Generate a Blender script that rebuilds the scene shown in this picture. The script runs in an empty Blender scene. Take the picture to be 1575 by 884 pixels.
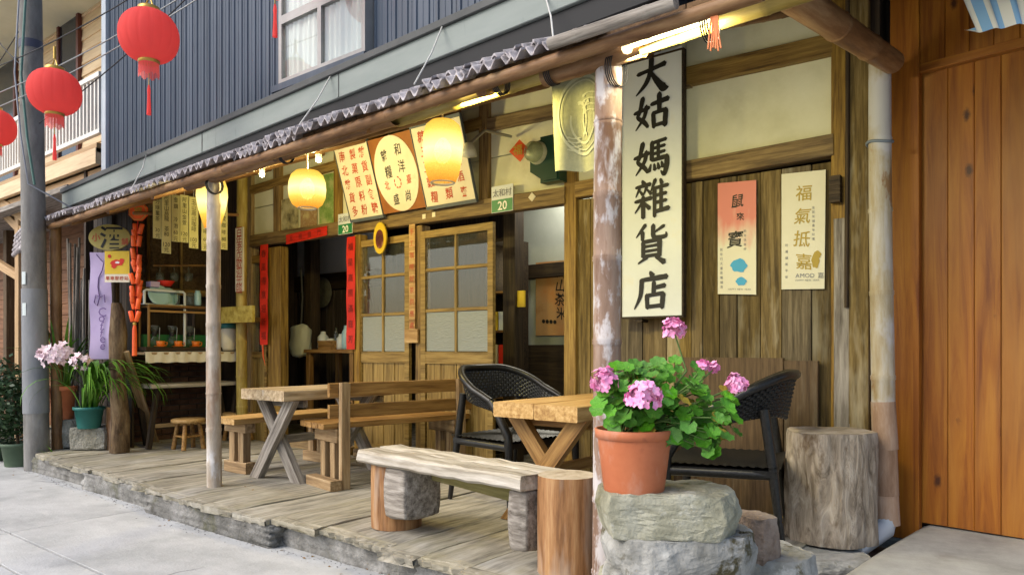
import bpy, math, random
from mathutils import Vector, Matrix, noise
random.seed(7)
R = math.radians
scene = bpy.context.scene
COL = scene.collection

# ---------------------------------------------------------------- camera, sky, sun, exposure
EYE = 1.18            # eye height above the street (m)
DECK = 0.18           # porch floor above the street
FY = 4.45             # facade plane of the shop
YAW = 38.6
FPX = 1125.0          # focal length in photo pixels
cam_d = bpy.data.cameras.new("camera")
cam_d.sensor_width = 36.0
cam_d.lens = 36.0 * FPX / 1575.0
cam_d.shift_y = 93.0 / 1575.0
cam_d.clip_start = 0.05
cam_d.clip_end = 3000
cam_d.dof.use_dof = False
cam_d.dof.focus_distance = 3.6
cam_d.dof.aperture_fstop = 5.0
cam = bpy.data.objects.new("camera", cam_d)
COL.objects.link(cam)
cam.location = (0, 0, EYE)
cam.rotation_euler = (R(90), 0, R(YAW))
scene.camera = cam

world = bpy.data.worlds.new("World")
scene.world = world
world.use_nodes = True
wn = world.node_tree.nodes
sky = wn.new("ShaderNodeTexSky")
sky.sky_type = 'NISHITA'
sky.sun_disc = False
SUN_EL, SUN_AZ = 42.0, 205.0      # azimuth: clockwise from +Y
sky.sun_elevation = R(SUN_EL)
sky.sun_rotation = R(SUN_AZ)
sky.air_density = 1.0
sky.dust_density = 3.0
sky.ozone_density = 1.0
wn["Background"].inputs["Strength"].default_value = 0.15
world.node_tree.links.new(sky.outputs[0], wn["Background"].inputs["Color"])

sun_d = bpy.data.lights.new("sun", 'SUN')
sun_d.energy = 1.3
sun_d.angle = R(40)
sun_d.color = (1.0, 0.96, 0.9)
sun = bpy.data.objects.new("sun", sun_d)
COL.objects.link(sun)
_sd = Vector((math.sin(R(SUN_AZ)) * math.cos(R(SUN_EL)), math.cos(R(SUN_AZ)) * math.cos(R(SUN_EL)), math.sin(R(SUN_EL))))
sun.rotation_euler = _sd.to_track_quat('Z', 'Y').to_euler()
sun.location = (0, -3, 8)

scene.view_settings.view_transform = 'Standard'
scene.view_settings.look = 'None'
scene.view_settings.exposure = 0.66
scene.view_settings.gamma = 1.0
scene.view_settings.use_curve_mapping = False
scene.cycles.max_bounces = 6
scene.cycles.diffuse_bounces = 4
scene.cycles.transparent_max_bounces = 8
scene.cycles.caustics_reflective = False
scene.cycles.caustics_refractive = False
scene.cycles.sample_clamp_indirect = 6.0
scene.cycles.use_denoising = True

# ---------------------------------------------------------------- survey: photo pixel -> place
_c, _s = math.cos(R(YAW)), math.sin(R(YAW))
FWD = Vector((-_s, _c, 0)); RGT = Vector((_c, _s, 0)); UP = Vector((0, 0, 1))
def ray(px, py):
    return FWD + RGT * ((px - 787.5) / FPX) - UP * ((py - 535.0) / FPX)
def W(px, py, Y=None, X=None, Z=None, d=None):
    v = ray(px, py)
    if Y is not None: t = Y / v.y
    elif X is not None: t = X / v.x
    elif Z is not None: t = (Z - EYE) / v.z
    else: t = d
    return Vector((0, 0, EYE)) + v * t
def F(px, py, off=0.0):
    return W(px, py, Y=FY - off)
def G(px, py, z=DECK):
    return W(px, py, Z=z)

# ---------------------------------------------------------------- mesh helpers
class MB:
    def __init__(s): s.v = []; s.f = []; s.m = []; s.sm = []
    def add(s, vs, fs, mi=0, sm=False):
        b = len(s.v); s.v += [tuple(x) for x in vs]
        for f in fs:
            s.f.append([b + i for i in f]); s.m.append(mi); s.sm.append(sm)
        return s
    def box(s, x0, x1, y0, y1, z0, z1, mi=0, M=None):
        vs = [Vector(p) for p in ((x0,y0,z0),(x1,y0,z0),(x1,y1,z0),(x0,y1,z0),(x0,y0,z1),(x1,y0,z1),(x1,y1,z1),(x0,y1,z1))]
        if M is not None: vs = [M @ v for v in vs]
        return s.add(vs, [(0,3,2,1),(4,5,6,7),(0,1,5,4),(1,2,6,5),(2,3,7,6),(3,0,4,7)], mi)
    def tube(s, path, radii, seg=10, mi=0, sm=True, cap=True, ell=1.0):
        path = [Vector(p) for p in path]; n = len(path)
        if not hasattr(radii, '__len__'): radii = [radii] * n
        rings = []
        t0 = (path[1] - path[0]).normalized()
        a = t0.orthogonal().normalized()
        for i, p in enumerate(path):
            t = (path[min(i+1, n-1)] - path[max(i-1, 0)])
            t = t.normalized() if t.length > 1e-9 else t0
            a = (a - t * a.dot(t)).normalized(); b = t.cross(a)
            rings.append([p + (a * math.cos(2*math.pi*k/seg) + b * math.sin(2*math.pi*k/seg) * ell) * radii[i] for k in range(seg)])
        vs = [v for r in rings for v in r]; fs = []
        for i in range(n - 1):
            for k in range(seg):
                k2 = (k + 1) % seg
                fs.append((i*seg+k, i*seg+k2, (i+1)*seg+k2, (i+1)*seg+k))
        s.add(vs, fs, mi, sm)
        if cap:
            s.add(rings[0], [tuple(range(seg))[::-1]], mi); s.add(rings[-1], [tuple(range(seg))], mi)
        return s
    def lathe(s, prof, seg=24, c=(0, 0, 0), mi=0, sm=True, mod=None):
        c = Vector(c); vs = []; fs = []
        for r, z in prof:
            for k in range(seg):
                a = 2 * math.pi * k / seg
                rr = r * (mod(a) if mod else 1)
                vs.append(c + Vector((rr * math.cos(a), rr * math.sin(a), z)))
        for i in range(len(prof) - 1):
            for k in range(seg):
                k2 = (k + 1) % seg
                fs.append((i*seg+k, i*seg+k2, (i+1)*seg+k2, (i+1)*seg+k))
        return s.add(vs, fs, mi, sm)
    def quad(s, a, b, c, d, mi=0): return s.add([a, b, c, d], [(0, 1, 2, 3)], mi)
    def slab(s, pts, thick, mi=0):
        """a flat polygon with thickness; pts in order, thick = vector"""
        n = len(pts); pts = [Vector(p) for p in pts]; t = Vector(thick)
        vs = pts + [p + t for p in pts]
        fs = [tuple(range(n)), tuple(range(2*n-1, n-1, -1))] + [(i, i+n, (i+1) % n + n, (i+1) % n) for i in range(n)]
        return s.add(vs, fs, mi)

MWD = {}
def tag(o, label=None, cat=None, group=None, kind=None):
    if label: o['label'] = label
    if cat: o['category'] = cat
    if group: o['group'] = group
    if kind: o['kind'] = kind
    return o
def place(name, me, parent=None, Mx=None, **t):
    o = bpy.data.objects.new(name, me); COL.objects.link(o)
    Mx = Mx or Matrix()
    if parent is not None:
        o.parent = parent; o.matrix_basis = MWD[parent.name].inverted() @ Mx
    else: o.matrix_basis = Mx
    MWD[o.name] = Mx
    return tag(o, **t)
def mesh(name, mb, mat):
    me = bpy.data.meshes.new(name); me.from_pydata(mb.v, [], mb.f)
    for m in (mat if isinstance(mat, (list, tuple)) else [mat]): me.materials.append(m)
    me.polygons.foreach_set("material_index", mb.m); me.polygons.foreach_set("use_smooth", mb.sm)
    me.update(); return me
def make(name, mb, mat, parent=None, Mx=None, **t):
    if Mx is None:      # world-space vertices: put the origin at the base centre
        xs, ys, zs = zip(*mb.v)
        c = Vector(((min(xs)+max(xs))/2, (min(ys)+max(ys))/2, min(zs)))
        mb.v = [(x-c.x, y-c.y, z-c.z) for x, y, z in mb.v]; Mx = Matrix.Translation(c)
    return place(name, mesh(name, mb, mat), parent, Mx, **t)
def thing(name, loc, label, cat, group=None, rz=0.0, kind=None):
    return place(name, None, None, Matrix.Translation(Vector(loc)) @ Matrix.Rotation(rz, 4, 'Z'), label=label, cat=cat, group=group, kind=kind)
def copy_tree(o, parent=None, Mx=None, **t):
    c = o.copy(); COL.objects.link(c)
    if parent is not None: c.parent = parent
    if Mx is not None: c.matrix_basis = Mx
    for ch in o.children: copy_tree(ch, c)
    return tag(c, **t)
def frame(p0, p1, up=(0, 0, 1)):
    x = (Vector(p1) - Vector(p0)).normalized(); u = Vector(up)
    if abs(x.dot(u)) > 0.99: u = Vector((0, 1, 0))
    y = u.cross(x).normalized(); z = x.cross(y)
    M = Matrix((x, y, z)).transposed().to_4x4(); M.translation = Vector(p0); return M
def beam_mb(L, w, h, ch=0.004, n=4, wob=0.0, seed=0, ragged=0.0):
    """squared timber along local X, chamfered, slightly uneven"""
    ch = min(ch, w*0.3, h*0.3); a, b = w/2, h/2
    sec = [(-a+ch,-b),(a-ch,-b),(a,-b+ch),(a,b-ch),(a-ch,b),(-a+ch,b),(-a,b-ch),(-a,-b+ch)]
    mb = MB(); vs = []
    rnd = random.Random(seed * 131 + int(L * 1000))
    for i in range(n + 1):
        oy, oz = rnd.uniform(-wob, wob), rnd.uniform(-wob, wob); sc = 1 + rnd.uniform(-wob, wob) / max(w, 0.02)
        for (y, z) in sec:
            x = L * i / n + (rnd.uniform(-ragged, ragged) if i in (0, n) else 0)
            vs.append((x, y * sc + oy, z + oz))
    fs = [tuple(range(8))[::-1], tuple(range(8*n, 8*n+8))]
    for i in range(n):
        for k in range(8):
            k2 = (k + 1) % 8; fs.append((8*i+k, 8*i+k2, 8*i+8+k2, 8*i+8+k))
    return mb.add(vs, fs)
_bs = [0]
def beam(name, p0, p1, w, h, mat, parent=None, up=(0, 0, 1), ch=0.004, n=3, wob=0.0015, ragged=0.0, **t):
    """w = size across (local Y), h = size along up (local Z)"""
    _bs[0] += 1
    L = (Vector(p1) - Vector(p0)).length
    return place(name, mesh(name, beam_mb(L, w, h, ch, n, wob, _bs[0], ragged), mat), parent, frame(p0, p1, up), **t)
def pole_mb(L, r0, r1, node=0.0, seg=14, wob=0.003, seed=0, hollow=False):
    rnd = random.Random(seed); xs = []; n = max(3, int(L / 0.22)); nodes = []
    if node:
        x = rnd.uniform(0.3, 0.9) * node
        while x < L - 0.05:
            nodes.append(x); x += node * rnd.uniform(0.85, 1.2)
    xs = sorted([(L*i/n, 0) for i in range(n+1)] + [(x+dx, k) for x in nodes for dx, k in ((-0.016,0),(-0.006,1),(0.0,2),(0.006,1),(0.016,0))])
    path, rad = [], []
    ph = rnd.uniform(0, 9)
    for x, k in xs:
        if path and x - path[-1][0] < 0.002: continue
        path.append((x, wob*math.sin(ph + x*2.3), wob*math.cos(ph*1.7 + x*1.9)))
        rad.append((r0 + (r1-r0)*x/L) * (1 + (0.0, 0.075, 0.035)[k]))
    mb = MB(); mb.tube(path, rad, seg, cap=not hollow)
    if hollow:
        for end, sg in ((path[0], 1), (path[-1], -1)):
            r = r0 if sg > 0 else r1
            mb.tube([(end[0], end[1], end[2]), (end[0], end[1], end[2]), (end[0]+sg*0.07, end[1], end[2]), (end[0]+sg*0.07, end[1], end[2])], [r, r*0.74, r*0.74, 0.001], seg, sm=False, cap=False)
    return mb
def pole(name, p0, p1, r0, r1, mat, parent=None, node=0.0, seg=14, wob=0.003, hollow=False, **t):
    _bs[0] += 1
    L = (Vector(p1) - Vector(p0)).length
    return place(name, mesh(name, pole_mb(L, r0, r1, node, seg, wob, _bs[0], hollow), mat), parent, frame(p0, p1), **t)
def tubes(name, path, r, mat, parent=None, seg=8, **t):
    return make(name, MB().tube(path, r, seg), mat, parent, **t)
def sag(a, b, drop, n=10):
    a, b = Vector(a), Vector(b)
    return [a.lerp(b, i/n) - UP * (drop * 4 * (i/n) * (1 - i/n)) for i in range(n + 1)]
def rock_mb(sx, sy, sz, seed=0, n=6, amp=0.10, sq=0.55, freq=2.2):
    """hewn stone: rounded, noisy box centred on x, y with z from 0"""
    mb = MB(); idx = {}; vs = []; fs = []
    def vid(p):
        k = tuple(round(c, 4) for c in p)
        if k not in idx:
            v = Vector(p); sph = v.normalized() * 1.15; q = v.lerp(sph, 1 - sq)
            o = Vector((seed*3.7, seed*1.3, seed*0.7))
            nz = noise.noise(q*freq*0.5+o)*1.5 + noise.noise(q*freq+o)*0.6 + (noise.voronoi(q*freq*0.55+o)[0][0]-0.35)*1.5 + noise.noise(q*freq*4.2+o)*0.16
            q = q * (1 + amp*nz)
            idx[k] = len(vs); vs.append((q.x*sx/2, q.y*sy/2, (q.z+1)*sz/2))
        return idx[k]
    for ax in range(3):
        for sg in (-1, 1):
            for i in range(n):
                for j in range(n):
                    q = []
                    for (a, b) in ((i, j), (i+1, j), (i+1, j+1), (i, j+1)):
                        p = [0, 0, 0]; p[ax] = sg; p[(ax+1) % 3] = -1+2*a/n; p[(ax+2) % 3] = -1+2*b/n
                        q.append(vid(p))
                    fs.append(q if sg > 0 else q[::-1])
    return mb.add(vs, fs, 0, True)

def hull_rock(w, dep, h, seed, npts=26, bev=0.012, rough=0.004, sq=5.0):
    """quarried stone: convex hull with chipped edges, z from 0"""
    import bmesh
    rnd = random.Random(seed * 77 + 5); bm = bmesh.new()
    for k in range(npts):
        a = 2 * math.pi * (k + rnd.uniform(-.35, .35)) / npts
        ca, sa = math.cos(a), math.sin(a); rr = 1 / (abs(ca) ** sq + abs(sa) ** sq) ** (1 / sq) * rnd.uniform(.86, 1.0)
        for (f, zz) in ((rnd.uniform(.86, .97), 1 - rnd.uniform(0, .07)), (1.0, rnd.uniform(.35, .7)), (rnd.uniform(.84, .98), rnd.uniform(0, .10))):
            bm.verts.new((w/2*rr*ca*f, dep/2*rr*sa*f, h*zz))
    bmesh.ops.convex_hull(bm, input=bm.verts)
    for v in [v for v in bm.verts if not v.link_faces]: bm.verts.remove(v)
    bmesh.ops.dissolve_limit(bm, angle_limit=R(11), verts=bm.verts, edges=bm.edges)
    bmesh.ops.bevel(bm, geom=list(bm.edges), offset=bev, segments=1, profile=.5, affect='EDGES', clamp_overlap=True)
    bmesh.ops.triangulate(bm, faces=bm.faces)
    for _ in range(3): bmesh.ops.subdivide_edges(bm, edges=[e for e in bm.edges if e.calc_length() > .016], cuts=1, use_grid_fill=True)
    bmesh.ops.triangulate(bm, faces=bm.faces)
    o = Vector((seed*2.1, seed*.7, 3))
    bm.normal_update()
    for v in bm.verts:
        p = v.co*9 + o
        v.co += v.normal * (rough*(noise.noise(p) + .7*noise.noise(p*2.7) + .5*noise.noise(p*6)) - rough*3.0*max(0, noise.noise(p*1.4 + Vector((9, 0, 0))) - .22) - rough*1.5*max(0, noise.noise(p*4 + Vector((3, 0, 0))) - .35))
    mb = MB(); vs = [v.co.copy() for v in bm.verts]; bm.verts.index_update()
    mb.add(vs, [tuple(v.index for v in f.verts) for f in bm.faces], 0, False); bm.free(); return mb

# ---------------------------------------------------------------- materials
def nmat(name):
    m = bpy.data.materials.new(name); m.use_nodes = True
    nt = m.node_tree
    return m, nt.nodes, nt.links, nt.nodes["Principled BSDF"]
def pm(name, cols, scale=5.0, stretch=(1, 1, 1), detail=6, rough=0.7, bump=0.25, var=0.12, stain=None, stain2=None, metal=0.0, spec=0.35, dist=0.0, bdist=0.01, coat=0.0, fine=0.0, world=False, hue=0.0, knots=None, cracks=None):
    """procedural surface: stretched noise through a ramp, per-object variation, optional stains"""
    m, N, L, b = nmat(name)
    tc = N.new("ShaderNodeTexCoord"); oi = N.new("ShaderNodeObjectInfo")
    mul = N.new("ShaderNodeVectorMath"); mul.operation = 'MULTIPLY_ADD'
    cmb = N.new("ShaderNodeCombineXYZ")
    for i in range(3): L.new(oi.outputs["Random"], cmb.inputs[i])
    L.new(cmb.outputs[0], mul.inputs[0]); mul.inputs[1].default_value = (37.0, 91.0, 53.0)
    L.new(tc.outputs["Object"], mul.inputs[2])
    mp = N.new("ShaderNodeMapping"); mp.inputs["Scale"].default_value = stretch
    L.new(mul.outputs[0], mp.inputs["Vector"])
    nz = N.new("ShaderNodeTexNoise"); nz.inputs["Scale"].default_value = scale
    nz.inputs["Detail"].default_value = detail + 2; nz.inputs["Roughness"].default_value = 0.66
    nz.inputs["Distortion"].default_value = dist
    L.new(mp.outputs[0], nz.inputs["Vector"])
    rp = N.new("ShaderNodeValToRGB"); cr = rp.color_ramp
    n = len(cols)
    cr.elements[0].position = 0.34; cr.elements[1].position = 0.66
    cr.elements[0].color = (*cols[0], 1); cr.elements[1].color = (*cols[-1], 1)
    for i, c in enumerate(cols[1:-1], 1):
        e = cr.elements.new(0.34 + 0.32 * i / (n - 1)); e.color = (*c, 1)
    L.new(nz.outputs["Fac"], rp.inputs["Fac"])
    out = rp.outputs["Color"]
    for st in (stain, stain2):
        if not st: continue
        c, sc, lo, hi = st[:4]; ss = st[4] if len(st) > 4 else (1, 1, 1)
        m2 = N.new("ShaderNodeMapping"); m2.inputs["Scale"].default_value = ss
        L.new(mul.outputs[0], m2.inputs["Vector"])
        n2 = N.new("ShaderNodeTexNoise"); n2.inputs["Scale"].default_value = sc; n2.inputs["Detail"].default_value = 5
        n2.inputs["Roughness"].default_value = 0.65
        L.new(m2.outputs[0], n2.inputs["Vector"])
        r2 = N.new("ShaderNodeMapRange"); r2.inputs["From Min"].default_value = lo; r2.inputs["From Max"].default_value = hi
        L.new(n2.outputs["Fac"], r2.inputs["Value"])
        mx = N.new("ShaderNodeMix"); mx.data_type = 'RGBA'
        L.new(r2.outputs[0], mx.inputs["Factor"]); L.new(out, mx.inputs[6]); mx.inputs[7].default_value = (*c, 1)
        out = mx.outputs[2]
    if knots:
        kc, ks, kr = knots
        m3 = N.new("ShaderNodeMapping"); m3.inputs["Scale"].default_value = ks; L.new(mul.outputs[0], m3.inputs["Vector"])
        vo = N.new("ShaderNodeTexVoronoi"); vo.inputs["Scale"].default_value = 1.0; L.new(m3.outputs[0], vo.inputs["Vector"])
        kn = N.new("ShaderNodeTexNoise"); kn.inputs["Scale"].default_value = 60; L.new(mul.outputs[0], kn.inputs["Vector"])
        ka = N.new("ShaderNodeMath"); ka.operation = 'MULTIPLY_ADD'; ka.inputs[1].default_value = kr*0.8; L.new(kn.outputs["Fac"], ka.inputs[0]); L.new(vo.outputs["Distance"], ka.inputs[2])
        kr_ = N.new("ShaderNodeMapRange"); kr_.inputs["From Min"].default_value = kr*1.7; kr_.inputs["From Max"].default_value = kr*0.9; L.new(ka.outputs[0], kr_.inputs["Value"])
        mk = N.new("ShaderNodeMix"); mk.data_type = 'RGBA'; L.new(kr_.outputs[0], mk.inputs["Factor"]); L.new(out, mk.inputs[6]); mk.inputs[7].default_value = (*kc, 1); out = mk.outputs[2]
    if cracks:
        cc_, cs_, cw_ = cracks
        dn = N.new("ShaderNodeTexNoise"); dn.inputs["Scale"].default_value = 2.5; L.new(mul.outputs[0], dn.inputs["Vector"])
        va = N.new("ShaderNodeVectorMath"); va.operation = 'MULTIPLY_ADD'; L.new(dn.outputs["Color"], va.inputs[0]); va.inputs[1].default_value = (0.5, 0.5, 0.5); L.new(mul.outputs[0], va.inputs[2])
        ve = N.new("ShaderNodeTexVoronoi"); ve.feature = 'DISTANCE_TO_EDGE'; ve.inputs["Scale"].default_value = cs_; L.new(va.outputs[0], ve.inputs["Vector"])
        cm = N.new("ShaderNodeTexNoise"); cm.inputs["Scale"].default_value = 0.9; L.new(mul.outputs[0], cm.inputs["Vector"])
        c1 = N.new("ShaderNodeMapRange"); c1.inputs["From Min"].default_value = cw_; c1.inputs["From Max"].default_value = 0.0; L.new(ve.outputs["Distance"], c1.inputs["Value"])
        c2 = N.new("ShaderNodeMapRange"); c2.inputs["From Min"].default_value = 0.50; c2.inputs["From Max"].default_value = 0.56; L.new(cm.outputs["Fac"], c2.inputs["Value"])
        c3 = N.new("ShaderNodeMath"); c3.operation = 'MULTIPLY'; L.new(c1.outputs[0], c3.inputs[0]); L.new(c2.outputs[0], c3.inputs[1])
        mk = N.new("ShaderNodeMix"); mk.data_type = 'RGBA'; L.new(c3.outputs[0], mk.inputs["Factor"]); L.new(out, mk.inputs[6]); mk.inputs[7].default_value = (*cc_, 1); out = mk.outputs[2]
    if var or hue:
        hs = N.new("ShaderNodeHueSaturation")
        mr = N.new("ShaderNodeMapRange"); mr.inputs["To Min"].default_value = 1 - var; mr.inputs["To Max"].default_value = 1 + var
        L.new(oi.outputs["Random"], mr.inputs["Value"]); L.new(mr.outputs[0], hs.inputs["Value"])
        if hue:
            mh = N.new("ShaderNodeMapRange"); mh.inputs["To Min"].default_value = 1 - hue; mh.inputs["To Max"].default_value = 1 + hue*0.4
            ml = N.new("ShaderNodeMath"); ml.operation = 'MULTIPLY'; ml.inputs[1].default_value = 7.31
            fr = N.new("ShaderNodeMath"); fr.operation = 'FRACT'
            L.new(oi.outputs["Random"], ml.inputs[0]); L.new(ml.outputs[0], fr.inputs[0]); L.new(fr.outputs[0], mh.inputs["Value"])
            L.new(mh.outputs[0], hs.inputs["Saturation"])
        L.new(out, hs.inputs["Color"]); out = hs.outputs[0]
    L.new(out, b.inputs["Base Color"])
    b.inputs["Roughness"].default_value = rough; b.inputs["Metallic"].default_value = metal
    b.inputs["Specular IOR Level"].default_value = spec; b.inputs["Coat Weight"].default_value = coat
    if bump:
        bp = N.new("ShaderNodeBump"); bp.inputs["Strength"].default_value = bump; bp.inputs["Distance"].default_value = bdist
        if fine:
            n3 = N.new("ShaderNodeTexNoise"); n3.inputs["Scale"].default_value = fine; n3.inputs["Detail"].default_value = 4
            L.new(mul.outputs[0], n3.inputs["Vector"])
            ad = N.new("ShaderNodeMath"); ad.operation = 'ADD'
            L.new(nz.outputs["Fac"], ad.inputs[0]); L.new(n3.outputs["Fac"], ad.inputs[1]); L.new(ad.outputs[0], bp.inputs["Height"])
        else: L.new(nz.outputs["Fac"], bp.inputs["Height"])
        L.new(bp.outputs[0], b.inputs["Normal"])
    return m
def flat(name, c, rough=0.6, metal=0.0, spec=0.4, trans=0.0, alpha=1.0):
    m, N, L, b = nmat(name)
    b.inputs["Base Color"].default_value = (*c, 1); b.inputs["Roughness"].default_value = rough
    b.inputs["Metallic"].default_value = metal; b.inputs["Specular IOR Level"].default_value = spec
    if trans:
        t = N.new("ShaderNodeBsdfTranslucent"); t.inputs[0].default_value = (*c, 1)
        mx = N.new("ShaderNodeMixShader"); mx.inputs[0].default_value = trans
        L.new(b.outputs[0], mx.inputs[1]); L.new(t.outputs[0], mx.inputs[2]); L.new(mx.outputs[0], N["Material Output"].inputs[0])
    return m
def emit(name, c, s):
    m, N, L, b = nmat(name)
    b.inputs["Base Color"].default_value = (*c, 1); b.inputs["Emission Color"].default_value = (*c, 1); b.inputs["Emission Strength"].default_value = s
    return m
GR = (0.9, 14, 14)      # wood grain runs along local X
GZ = (14, 14, 0.9)      # grain along local Z
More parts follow.
